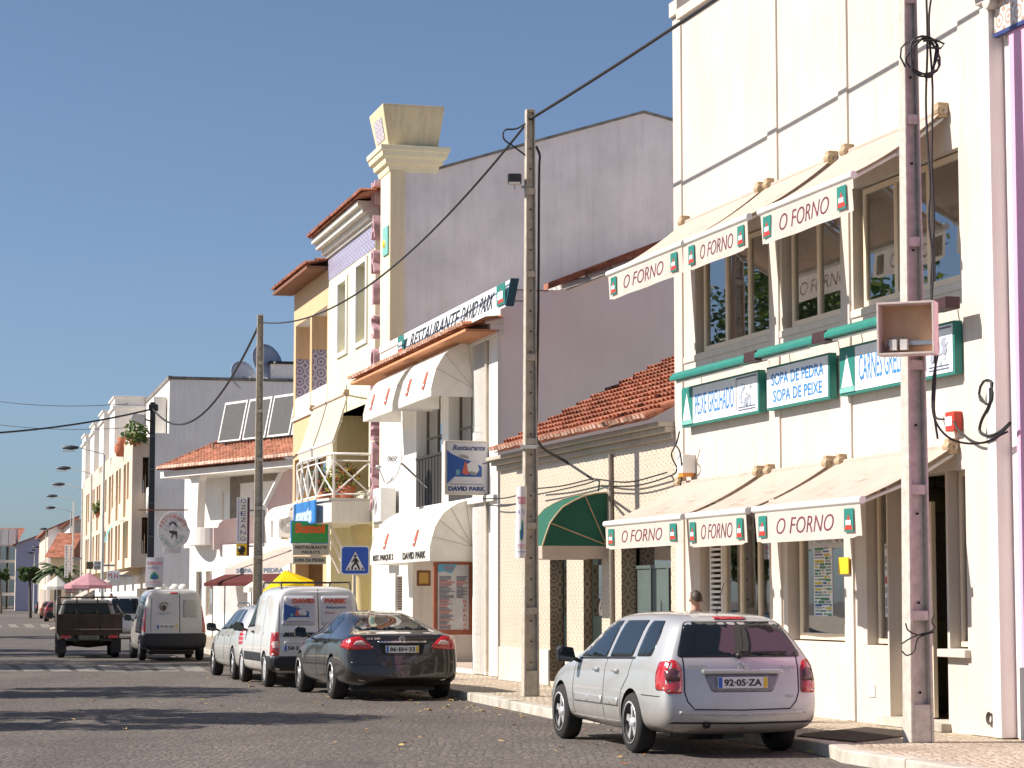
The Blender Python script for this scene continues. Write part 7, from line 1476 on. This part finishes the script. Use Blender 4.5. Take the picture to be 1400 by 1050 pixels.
cc, bd, bv = vehicle('coupe_car', 'glossy black four door coupe parked at the kerb in front of the white van', 'car', Fc, sp, M_blackp, [(1.02, .385), (3.87, .385)], .33, arch_r=.36)
for y in (1.02, 3.87):
    for sx in (-1, 1): wheel(cc, sx * .815, y, .335, .24, sx, 'five')
patch('rear_window', bv, [(-.60, 1.075), (.60, 1.075), (.46, 1.315), (-.46, 1.315)], 'B', M_cglass, cc, .004, .06)
for v in ('L', 'R'):
    patch('side_window', bv, [(1.45, 1.02), (2.28, 1.005), (2.28, 1.315), (2.0, 1.31), (1.7, 1.24)], v, M_cglass, cc, .004, .05); patch('side_window', bv, [(2.34, 1.005), (3.30, .99), (3.1, 1.12), (2.8, 1.27), (2.5, 1.31), (2.34, 1.315)], v, M_cglass, cc, .004, .05)
    strip('door_gap', bv, [(2.31, 1.0), (2.33, .6), (2.28, .3)], .011, v, M_seam, cc); strip('door_gap', bv, [(1.42, 1.0), (1.46, .8), (1.58, .6), (1.60, .3)], .011, v, M_seam, cc); strip('window_trim', bv, [(1.42, 1.008), (1.7, 1.255), (2.0, 1.325), (2.5, 1.33)], .012, v, M_chrome, cc, .006)
patch('windscreen', bv, [(-.66, 1.0), (.66, 1.0), (.5, 1.33), (-.5, 1.33)], 'F', M_cglass, cc, .004, .05); handles(bv, cc, (1.62, 2.42), .86, M_blackp)
for m_ in (False, True):
    t = patch('tail_light', bv, [(.44, .80), (.84, .78), (.87, .86), (.80, .97), (.66, 1.0), (.56, .93)], 'B', M_tl, cc, .010, .03, mir=not m_, th=.05); patch('lens', bv, [(.56, .86), (.76, .86), (.72, .92), (.62, .93)], 'B', M_tlw, t, .014, .02, mir=not m_, th=.01)
for v in ('L', 'R'): patch('tail_light_side', bv, [(.06, .80), (.20, .80), (.42, .83), (.30, .92), (.16, .96)], v, M_tl, cc, .008, .03)
strip('boot_gap', bv, [(-.56, 1.0), (-.44, .74), (-.40, .70), (.40, .70), (.44, .74), (.56, 1.0)], .011, 'B', M_seam, cc); strip('chrome_bar', bv, [(-.38, .905), (.38, .905)], .022, 'B', M_chrome, cc, .02, .02)
patch('plate_recess', bv, [(-.36, .875), (.36, .875), (.32, .715), (-.32, .715)], 'B', M_seam, cc, .001, .02); plate(cc, bv, .0, .79, '86·BH·33', x_off=.01)
strip('bumper_line', bv, [(-.80, .585), (0, .575), (.80, .585)], .03, 'B', M_blackp, cc, .018, .02)
y0 = bv.ray_cast(Vector((0, -2, .93)), Vector((0, 1, 0)))[0].y; text('lettering', 'CLS 320', .1, (-.45, y0 + .01, .955), (1, 0, 0), (0, 0, 1), M_chrome, cc, w=.22, h=.028, bold=.002)
mb = MB(); mb.tube([(.04 * cos(i * pi / 8), y0 - .012, .945 + .04 * sin(i * pi / 8)) for i in range(16)], .005, 5, closed=True); 
for k in range(3): an = pi / 2 + k * 2 * pi / 3; mb.tube([(0, y0 - .012, .945), (.038 * cos(an), y0 - .012, .945 + .038 * sin(an))], .004, 4)
part('badge', mb, M_chrome, cc)
for x in (-.62, .62): mb = MB(); mb.lathe([(.045, 0), (.055, .0), (.055, .14), (.045, .14), (.04, .03)], (x, .03, .36), 14, ax='y'); mb.v = [(x + (a - x) * 1.5, b, c) for a, b, c in mb.v]; part('exhaust', mb, M_chrome, cc)
mb = MB(); mb.box(-.6, .6, .4, 3.4, .15, .2); part('underbody', mb, M_trim, cc); mirror_(cc, -.93, 3.1, .99, -1, M_blackp); mirror_(cc, .93, 3.1, .99, 1, M_blackp)
# ---------------------------------------------------------------- white lettered van
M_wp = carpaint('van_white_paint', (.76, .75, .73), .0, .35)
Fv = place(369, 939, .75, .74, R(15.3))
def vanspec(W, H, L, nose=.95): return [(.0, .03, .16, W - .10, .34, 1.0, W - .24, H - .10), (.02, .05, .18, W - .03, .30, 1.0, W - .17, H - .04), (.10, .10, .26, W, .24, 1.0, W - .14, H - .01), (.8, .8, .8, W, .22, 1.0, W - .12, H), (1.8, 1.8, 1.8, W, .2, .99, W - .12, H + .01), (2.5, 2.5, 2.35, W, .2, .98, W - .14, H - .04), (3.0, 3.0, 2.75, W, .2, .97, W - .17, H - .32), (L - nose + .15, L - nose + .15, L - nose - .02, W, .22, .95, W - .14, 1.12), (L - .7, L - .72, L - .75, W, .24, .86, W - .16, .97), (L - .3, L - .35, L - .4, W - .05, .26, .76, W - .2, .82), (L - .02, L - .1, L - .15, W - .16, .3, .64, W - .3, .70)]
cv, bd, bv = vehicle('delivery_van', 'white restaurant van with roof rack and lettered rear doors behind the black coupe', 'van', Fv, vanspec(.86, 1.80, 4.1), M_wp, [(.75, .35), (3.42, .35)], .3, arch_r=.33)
for y in (.75, 3.42):
    for sx in (-1, 1): wheel(cv, sx * .76, y, .31, .18, sx, 'disc')
lo = patch('bumper', bv, [(-.82, .30), (.82, .30), (.82, .56), (-.82, .56)], 'B', M_trim, cv, .03, .04, .05)
for v in ('L', 'R'):
    patch('bumper_side', bv, [(.02, .30), (.42, .30), (.42, .56), (.02, .56)], v, M_trim, cv, .02, .03); patch('side_cladding', bv, [(1.12, .45), (3.0, .45), (3.0, .60), (1.12, .60)], v, M_trim, cv, .012, .02); patch('cab_window', bv, [(2.1, 1.06), (3.1, 1.03), (2.95, 1.25), (2.6, 1.55), (2.12, 1.58)], v, M_cglass, cv, .004, .05)
    strip('door_gap', bv, [(2.0, 1.65), (2.02, .9), (2.0, .34)], .011, v, M_seam, cv); strip('door_gap', bv, [(1.1, 1.6), (1.12, .9), (1.1, .34)], .011, v, M_seam, cv); patch('tail_light', bv, [(.02, .57), (.14, .57), (.16, .98), (.06, .98)], v, M_tl, cv, .006, .02)
patch('windscreen', bv, [(-.7, 1.08), (.7, 1.08), (.55, 1.6), (-.55, 1.6)], 'F', M_cglass, cv, .004, .05)
for sx in (-1, 1):
    a, b = sorted((sx * .70, sx * .84)); t = patch('tail_light', bv, [(a, .57), (b, .57), (b, .98), (a, .98)], 'B', M_tl, cv, .012, .02, .05); patch('lens', bv, [(a + .02, .70), (b - .02, .70), (b - .02, .82), (a + .02, .82)], 'B', M_tlw, t, .016, .01, .01)
M_door = flat('van_door_panel', (.56, .56, .60), .4, var=.06)
for sx in (-1, 1):
    a, b = sorted((sx * .05, sx * .66)); dp = patch('rear_door_panel', bv, [(a, 1.10), (b, 1.10), (b - (.06 if sx > 0 else 0), 1.62), (a + (.06 if sx < 0 else 0), 1.62)], 'B', M_door, cv, .006, .04)
strip('door_gap', bv, [(0, 1.74), (0, .58)], .014, 'B', M_seam, cv); strip('door_gap', bv, [(-.69, 1.60), (-.72, .60)], .011, 'B', M_seam, cv); strip('door_gap', bv, [(.69, 1.60), (.72, .60)], .011, 'B', M_seam, cv)
strip('grip_bar', bv, [(-.64, .94), (.0, .94)], .07, 'B', M_trim, cv, .03, .03); strip('grip_bar', bv, [(.02, .94), (.5, .94)], .07, 'B', M_trim, cv, .03, .03); strip('plate_lamp', bv, [(-.62, .80), (-.3, .80)], .03, 'B', M_wp, cv, .03, .03)
plate(cv, bv, -.36, .70, '58·EI·27', x_off=.012); text('lettering', 'CITROËN', .1, (-.36, hp(0, 1)[1] if False else bv.ray_cast(Vector((-.36, -2, .94)), Vector((0, 1, 0)))[0].y - .034, .94), (1, 0, 0), (0, 0, 1), M_chrome, cv, w=.36, h=.03)
yb = lambda x, z: bv.ray_cast(Vector((x, -2, z)), Vector((0, 1, 0)))[0].y
ln = (Vector((0, yb(.1, 1.6), 1.6)) - Vector((0, yb(.1, 1.15), 1.15))).normalized()
text('lettering', 'DAVID', .2, (-.26, min(yb(-.26, 1.5), yb(-.5, 1.55)) - .016, 1.53), (1, 0, 0), ln, M_redl, cv, w=.40, h=.085, bold=.012); text('lettering', 'PARK', .2, (.32, yb(.32, 1.53) - .018, 1.53), (1, 0, 0), ln, M_redl, cv, w=.40, h=.085, bold=.012)
text('lettering', 'Restaurante', .2, (.32, yb(.32, 1.42) - .016, 1.42), (1, 0, 0), ln, M_navy, cv, w=.36, h=.05, shear=.3); text('lettering', 'Sopa', .2, (.2, yb(.2, 1.32) - .016, 1.32), (1, 0, 0), ln, M_redl, cv, w=.2, h=.04, shear=.3)
def vpoly(mb, pts, m=0, x=0.0): 
    P_ = []
    for a, b in pts: xx = -.64 + .50 * a / .9; zz = 1.07 + .44 * b / .85; P_.append(Vector((xx, yb(max(-.66, xx), zz) - .022 - x, zz)))
    mb.extr(P_, (0, -.003, 0), m)
cookpic('picture', cv, vpoly)
mb = MB()
for sx in (-1, 1): mb.tube([(sx * .62, .30, 1.74), (sx * .62, .36, 1.86), (sx * .62, 2.2, 1.87), (sx * .62, 2.3, 1.78)], .016, 6)
for y in (.40, 1.2, 2.1): mb.tube([(-.62, y, 1.86), (.62, y, 1.86)], .014, 6)
part('roof_rack', mb, M_trim, cv); mirror_(cv, -.86, 2.95, 1.02, -1, M_trim); mirror_(cv, .86, 2.95, 1.02, 1, M_trim); mb = MB(); mb.box(-.5, .5, .4, 3.2, .17, .24); mb.lathe([(0, -.3), (.12, -.3), (.12, .3), (0, .3)], (.0, .35, .28), 10, ax='x'); part('underbody', mb, M_trim, cv); handles(bv, cv, (2.08,), .95, M_trim)
# ---------------------------------------------------------------- silver saloon-estate beyond the van
M_silver2 = carpaint('warm_silver_paint', (.66, .65, .62), .3, .34)
Fd = place(325, 929, .95, .75, R(15.3))
sp2 = [(a * 1.03, b * 1.03, c * 1.03, w * 1.01, d, e, f, g_ + .01) for a, b, c, w, d, e, f, g_ in sp] if False else [(.0, .04, .40, .70, .34, .95, .50, 1.34), (.02, .06, .42, .79, .30, .955, .55, 1.39), (.12, .16, .6, .85, .22, .955, .58, 1.42), (.6, .6, .9, .87, .19, .95, .59, 1.45), (1.4, 1.4, 1.4, .87, .17, .93, .59, 1.465), (2.3, 2.3, 2.2, .87, .17, .92, .58, 1.455), (2.9, 2.9, 2.6, .87, .18, .91, .57, 1.40), (3.3, 3.3, 3.15, .87, .19, .90, .62, 1.08), (3.45, 3.45, 3.4, .87, .2, .89, .70, .95), (3.95, 3.9, 3.85, .86, .22, .80, .72, .84), (4.35, 4.3, 4.25, .80, .24, .68, .65, .72), (4.52, 4.47, 4.42, .68, .28, .58, .55, .62)]
cd, bd, bv = vehicle('estate_car', 'warm silver car with striped tail light, parked beyond the white lettered van', 'car', Fd, sp2, M_silver2, [(.95, .36), (3.66, .36)], .3, arch_r=.34)
for y in (.95, 3.66):
    for sx in (-1, 1): wheel(cd, sx * .77, y, .315, .2, sx, 'five')
for v in ('L', 'R'):
    patch('side_window', bv, [(.62, 1.0), (1.12, .99), (1.15, 1.36), (.85, 1.35)], v, M_cglass, cd, .004, .05); patch('side_window', bv, [(1.22, .99), (2.05, .97), (2.02, 1.36), (1.24, 1.37)], v, M_cglass, cd, .004, .04); patch('side_window', bv, [(2.12, .97), (3.1, .95), (2.9, 1.1), (2.5, 1.31), (2.12, 1.36)], v, M_cglass, cd, .004, .04)
    strip('door_gap', bv, [(2.09, .95), (2.1, .3)], .012, v, M_seam, cd); strip('door_gap', bv, [(1.15, .96), (1.3, .7), (1.4, .3)], .012, v, M_seam, cd); t = patch('tail_light', bv, [(.02, .70), (.26, .70), (.30, .85), (.22, 1.0), (.06, 1.02)], v, M_tl, cd, .008, .03)
    for z in (.76, .84, .92): patch('lens', bv, [(.04, z), (.27, z), (.27, z + .02), (.04, z + .02)], v, M_tlw, t, .012, .005, .01)
patch('rear_window', bv, [(-.62, 1.02), (.62, 1.02), (.48, 1.34), (-.48, 1.34)], 'B', M_cglass, cd, .004, .05); patch('windscreen', bv, [(-.6, 1.0), (.6, 1.0), (.5, 1.34), (-.5, 1.34)], 'F', M_cglass, cd, .004, .05)
for m_ in (False, True): patch('tail_light', bv, [(.60, .70), (.80, .70), (.82, .9), (.76, 1.0), (.66, 1.0)], 'B', M_tl, cd, .01, .03, mir=not m_)
plate(cd, bv, 0, .75, '41·12·RT'); handles(bv, cd, (1.5, 2.3), .84, M_silver2); mirror_(cd, -.87, 3.0, .97, -1, M_trim); mirror_(cd, .87, 3.0, .97, 1, M_trim)
for sx in (-1, 1): mb = MB(); mb.tube([(sx * .55, .75, 1.41), (sx * .55, .9, 1.49), (sx * .56, 2.1, 1.49), (sx * .55, 2.4, 1.42)], .016, 6); part('roof_rail', mb, M_chrome, cd)
# ---------------------------------------------------------------- dirty white van driving away
M_wd = carpaint('dusty_white_paint', (.60, .57, .54), .0, .45); M_bl2 = carpaint('blue_grey_paint', (.10, .12, .14), .2, .3)
Fk = place(196, 903, .75, .70, R(14))
ck, bd, bv = vehicle('panel_van', 'dusty two door panel van with a small chef emblem driving behind the pickup truck', 'van', Fk, vanspec(.83, 1.83, 4.0), M_wd, [(.75, .34), (3.35, .34)], .3, arch_r=.33)
for y in (.75, 3.35):
    for sx in (-1, 1): wheel(ck, sx * .73, y, .305, .17, sx, 'disc')
patch('bumper', bv, [(-.79, .28), (.79, .28), (.79, .70), (-.79, .70)], 'B', M_trim, ck, .04, .05, .06)
for v in ('L', 'R'): patch('bumper_side', bv, [(.02, .28), (.40, .28), (.40, .66), (.02, .66)], v, M_trim, ck, .02, .03); patch('cab_window', bv, [(2.0, 1.06), (2.95, 1.03), (2.5, 1.55), (2.0, 1.6)], v, M_cglass, ck, .004, .05); patch('tinted_side', bv, [(.22, .7), (1.9, .7), (1.9, 1.66), (.34, 1.62)], v, M_bl2, ck, .003, .05); patch('tail_light', bv, [(.02, .72), (.14, .72), (.22, 1.35), (.12, 1.38)], v, M_tl, ck, .006, .02)
for sx in (-1, 1): a, b = sorted((sx * .72, sx * .82)); patch('tail_light', bv, [(a, .72), (b, .72), (b - (.03 if sx > 0 else 0), 1.38), (a + (.03 if sx < 0 else 0), 1.38)], 'B', M_tl, ck, .012, .02, .05)
strip('door_gap', bv, [(.14, 1.75), (.14, .72)], .018, 'B', M_seam, ck); strip('door_gap', bv, [(-.56, 1.6), (-.60, .9), (-.58, .74)], .012, 'B', M_seam, ck); patch('brake_light', bv, [(-.1, 1.70), (.1, 1.70), (.1, 1.74), (-.1, 1.74)], 'B', M_tl, ck, .012, .01); patch('door_recess', bv, [(.22, 1.1), (.58, 1.1), (.54, 1.55), (.22, 1.55)], 'B', flat('dusty_panel', (.44, .42, .38), .6), ck, .003, .03)
plate(ck, bv, -.18, .87, '78·42·QX', w=.5); mb = MB(); yy = bv.ray_cast(Vector((-.25, -2, 1.35)), Vector((0, 1, 0)))[0].y - .03
mb.tube([(-.25 + .11 * cos(t * .5), yy, 1.38 + .10 * sin(t * .5)) for t in range(1, 11)], .014, 5); mb.lathe([(0, 0), (.06, 0), (.05, .01)], (-.25, yy, 1.36), 8, ax='y'); em = part('emblem', mb, flat('emblem_brown', (.15, .10, .07), .6), ck); text('lettering', 'O BACANO', .1, (-.25, yy, 1.20), (1, 0, 0), (0, 0, 1), flat('emblem_blue', (.12, .15, .3), .6), ck, w=.36, h=.05)
mb = MB(); mb.box(-.55, .55, .4, 3.2, .16, .24); part('underbody', mb, M_trim, ck); mirror_(ck, -.83, 2.85, 1.05, -1, M_trim); mirror_(ck, .83, 2.85, 1.05, 1, M_trim)
# ---------------------------------------------------------------- pickup truck with wooden bed
Ft = place(82, 899, 1.0, .74, R(12)); t = thing('pickup_truck', 'old dark pickup truck with brown wooden load bed driving away at the left', 'truck', Ft, (0, 0, 0)); M_bed = flat('bed_brown', (.05, .028, .018), .7, var=.5, sc=3); M_tf = flat('truck_frame', (.03, .025, .02), .7)
mb = MB(); mb.box(-.86, .86, .02, 2.4, .66, .76); mb.box(-.80, .80, .0, .06, .60, .70); part('load_bed', mb, M_bed, t)
for i in range(3): mb = MB(); a = -.84 + i * .56; mb.box(a + .01, a + .55, .0, .035, .78, 1.17); part('tailgate_board', mb, M_bed, t, .006)
for x in (-.86, .83): mb = MB(); mb.box(x, x + .03, .04, 2.4, .78, 1.17); part('side_board', mb, M_bed, t, .006)
mb = MB()
for x in (-.85, -.28, .28, .85): mb.box(x - .015, x + .015, -.01, .02, .70, 1.22)
part('tailgate_post', mb, M_tf, t)
mb = MB(); mb.tube([(-.80, 2.38, 1.17), (-.80, 2.38, 1.62), (.80, 2.38, 1.62), (.80, 2.38, 1.17)], .025, 6); mb.tube([(-.80, 2.38, 1.42), (.80, 2.38, 1.42)], .018, 6); mb.tube([(-.28, 2.38, 1.17), (-.28, 2.38, 1.62)], .018, 6); mb.tube([(.28, 2.38, 1.17), (.28, 2.38, 1.62)], .018, 6); mb.tube([(-.86, .2, 1.2), (-.82, 2.3, 1.4)], .02, 6); mb.tube([(.86, .2, 1.2), (.82, 2.3, 1.4)], .02, 6); part('headboard_rail', mb, M_tf, t)
cabm = carpaint('truck_beige_paint', (.38, .36, .33), .1, .4); mb = MB(); pr = [(-.80, .5), (-.80, 1.05), (-.66, 1.50), (-.58, 1.56), (.58, 1.56), (.66, 1.50), (.80, 1.05), (.80, .5)]; mb.extr([(x, 2.5, z) for x, z in pr], (0, 1.3, 0)); mb.extr([(-.78, 3.8, .5), (.78, 3.8, .5), (.76, 3.8, 1.0), (-.76, 3.8, 1.0)], (0, 1.0, -.0)); cab = part('cab', mb, cabm, t, .05)
mb = MB(); mb.extr([(-.66, 2.485, 1.10), (.66, 2.485, 1.10), (.57, 2.485, 1.46), (-.57, 2.485, 1.46)], (0, .02, 0)); part('rear_window', mb, M_cglass, cab, .01)
for sx in (-1, 1): mb = MB(); mb.extr([(sx * .80, 2.7, 1.08), (sx * .80, 3.6, 1.08), (sx * .70, 3.4, 1.42), (sx * .69, 2.7, 1.45)], (sx * .012, 0, 0)); part('side_window', mb, M_cglass, cab)
for y in (1.0, 3.7):
    for sx in (-1, 1): wheel(t, sx * .72, y, .36, .2, sx, 'disc', rimm=M_tf)
mb = MB(); mb.box(-.4, -.3, .1, 4.4, .42, .6); mb.box(.3, .4, .1, 4.4, .42, .6); mb.lathe([(0, -.75), (.06, -.75), (.14, 0), (.06, .75), (0, .75)], (0, 1.0, .40), 12, ax='x'); mb.box(-.86, -.5, .62, 1.4, .3, .34) ; part('chassis', mb, M_tf, t)
for sx in (-1, 1): mb = MB(); mb.box(sx * .62 - .12, sx * .62 + .12, .0, .06, .53, .63); part('tail_light', mb, M_tl, t, .01); mb = MB(); mb.box(sx * .72 - .13, sx * .72 + .13, .35, .38, .14, .5); part('mud_flap', mb, M_trim, t)
mb = MB(); mb.box(-.6, .6, -.02, .02, .46, .52); part('rear_bar', mb, M_tf, t); mb = MB(); mb.box(-.26, .26, -.04, -.025, .50, .60); pl0 = part('number_plate', mb, flat('dirty_plate', (.22, .20, .18), .6), t); text('lettering', 'LX·46·83', .1, (0, -.046, .55), (1, 0, 0), (0, 0, 1), M_black, pl0, w=.42, h=.06); mirror_(t, -.88, 3.4, 1.1, -1, M_trim); mirror_(t, .88, 3.4, 1.1, 1, M_trim)
# ---------------------------------------------------------------- small far vehicles
def farcar(lbl, u, v, heading, paint, kind='car', cat_='car', sc_=1.0, name='parked_car'):
    g = gnd(u, v); F = Rot(g[0], g[1], heading)
    if kind == 'van': S_ = [tuple(x * sc_ for x in q) for q in vanspec(.84, 1.85, 4.0)]; ws = (.75, 3.35)
    else: S_ = [tuple(x * sc_ for x in q) for q in sp2]; ws = (.95, 3.66)
    c, bd, bv = vehicle(name, lbl, cat_, F, S_, paint, [(w * sc_, .35 * sc_) for w in ws], .3, lvl=1)
    for y in ws:
        for sx in (-1, 1): wheel(c, sx * .76 * sc_, y * sc_, .31 * sc_, .18, sx, None)
    z0, z1 = (1.0, 1.6) if kind == 'van' else (1.0, 1.34); patch('rear_window', bv, [(-.6, z0), (.6, z0), (.5, z1), (-.5, z1)], 'B', M_cglass, c, .004, .05, res=.2); patch('windscreen', bv, [(-.6, z0 + .02), (.6, z0 + .02), (.5, z1), (-.5, z1)], 'F', M_cglass, c, .004, .05, res=.2)
    for vv in ('L', 'R'): patch('side_window', bv, [(.8, 1.0), (2.9, .97), (2.5, 1.3), (.9, 1.33)], vv, M_cglass, c, .004, .05, res=.2)
    for sx in (-1, 1): a, b = sorted((sx * .62, sx * .78)); patch('tail_light', bv, [(a, .66), (b, .66), (b, .98), (a, .98)], 'B', M_tl, c, .012, .02, res=.3); patch('headlight', bv, [(a, .55), (b, .55), (b, .68), (a, .68)], 'F', M_tlw, c, .02, .02, res=.3)
    return c
farcar('small white people carrier half hidden behind the dusty panel van', 170, 874, R(9), carpaint('clean_white', (.62, .62, .62), 0, .35), 'van', 'car', .92)
farcar('white van parked beyond the pickup truck under the pink parasol', 103, 848, R(8), carpaint('clean_white', (.62, .62, .62), 0, .35), 'van', 'van', 1.0, 'parked_van')
farcar('dark red car parked left of the pickup cab', 76, 850, R(8), carpaint('dark_red_paint', (.20, .03, .03), .2, .3)); farcar('orange brown car in the row of parked cars beside the pickup truck', 68, 846, R(9), carpaint('orange_brown_paint', (.35, .16, .08), .2, .3)); farcar('black car at the near end of the far parked row', 58, 839, R(10), carpaint('black_paint', (.022, .020, .018), .3, .22)); farcar('grey car in the middle of the far parked row', 54, 835, R(11), M_silver2)
farcar('small pale car coming towards the camera far down the street', 17, 826.5, R(190), carpaint('pale_paint', (.55, .53, .50), .1, .35)); farcar('beige car beside the small pale car far down the street', 34, 827, R(12), carpaint('beige_paint', (.42, .36, .28), .1, .35)); farcar('dark car behind the small pale car at the horizon', 12, 824.3, R(190), M_bl2)
bpy.context.view_layer.update()
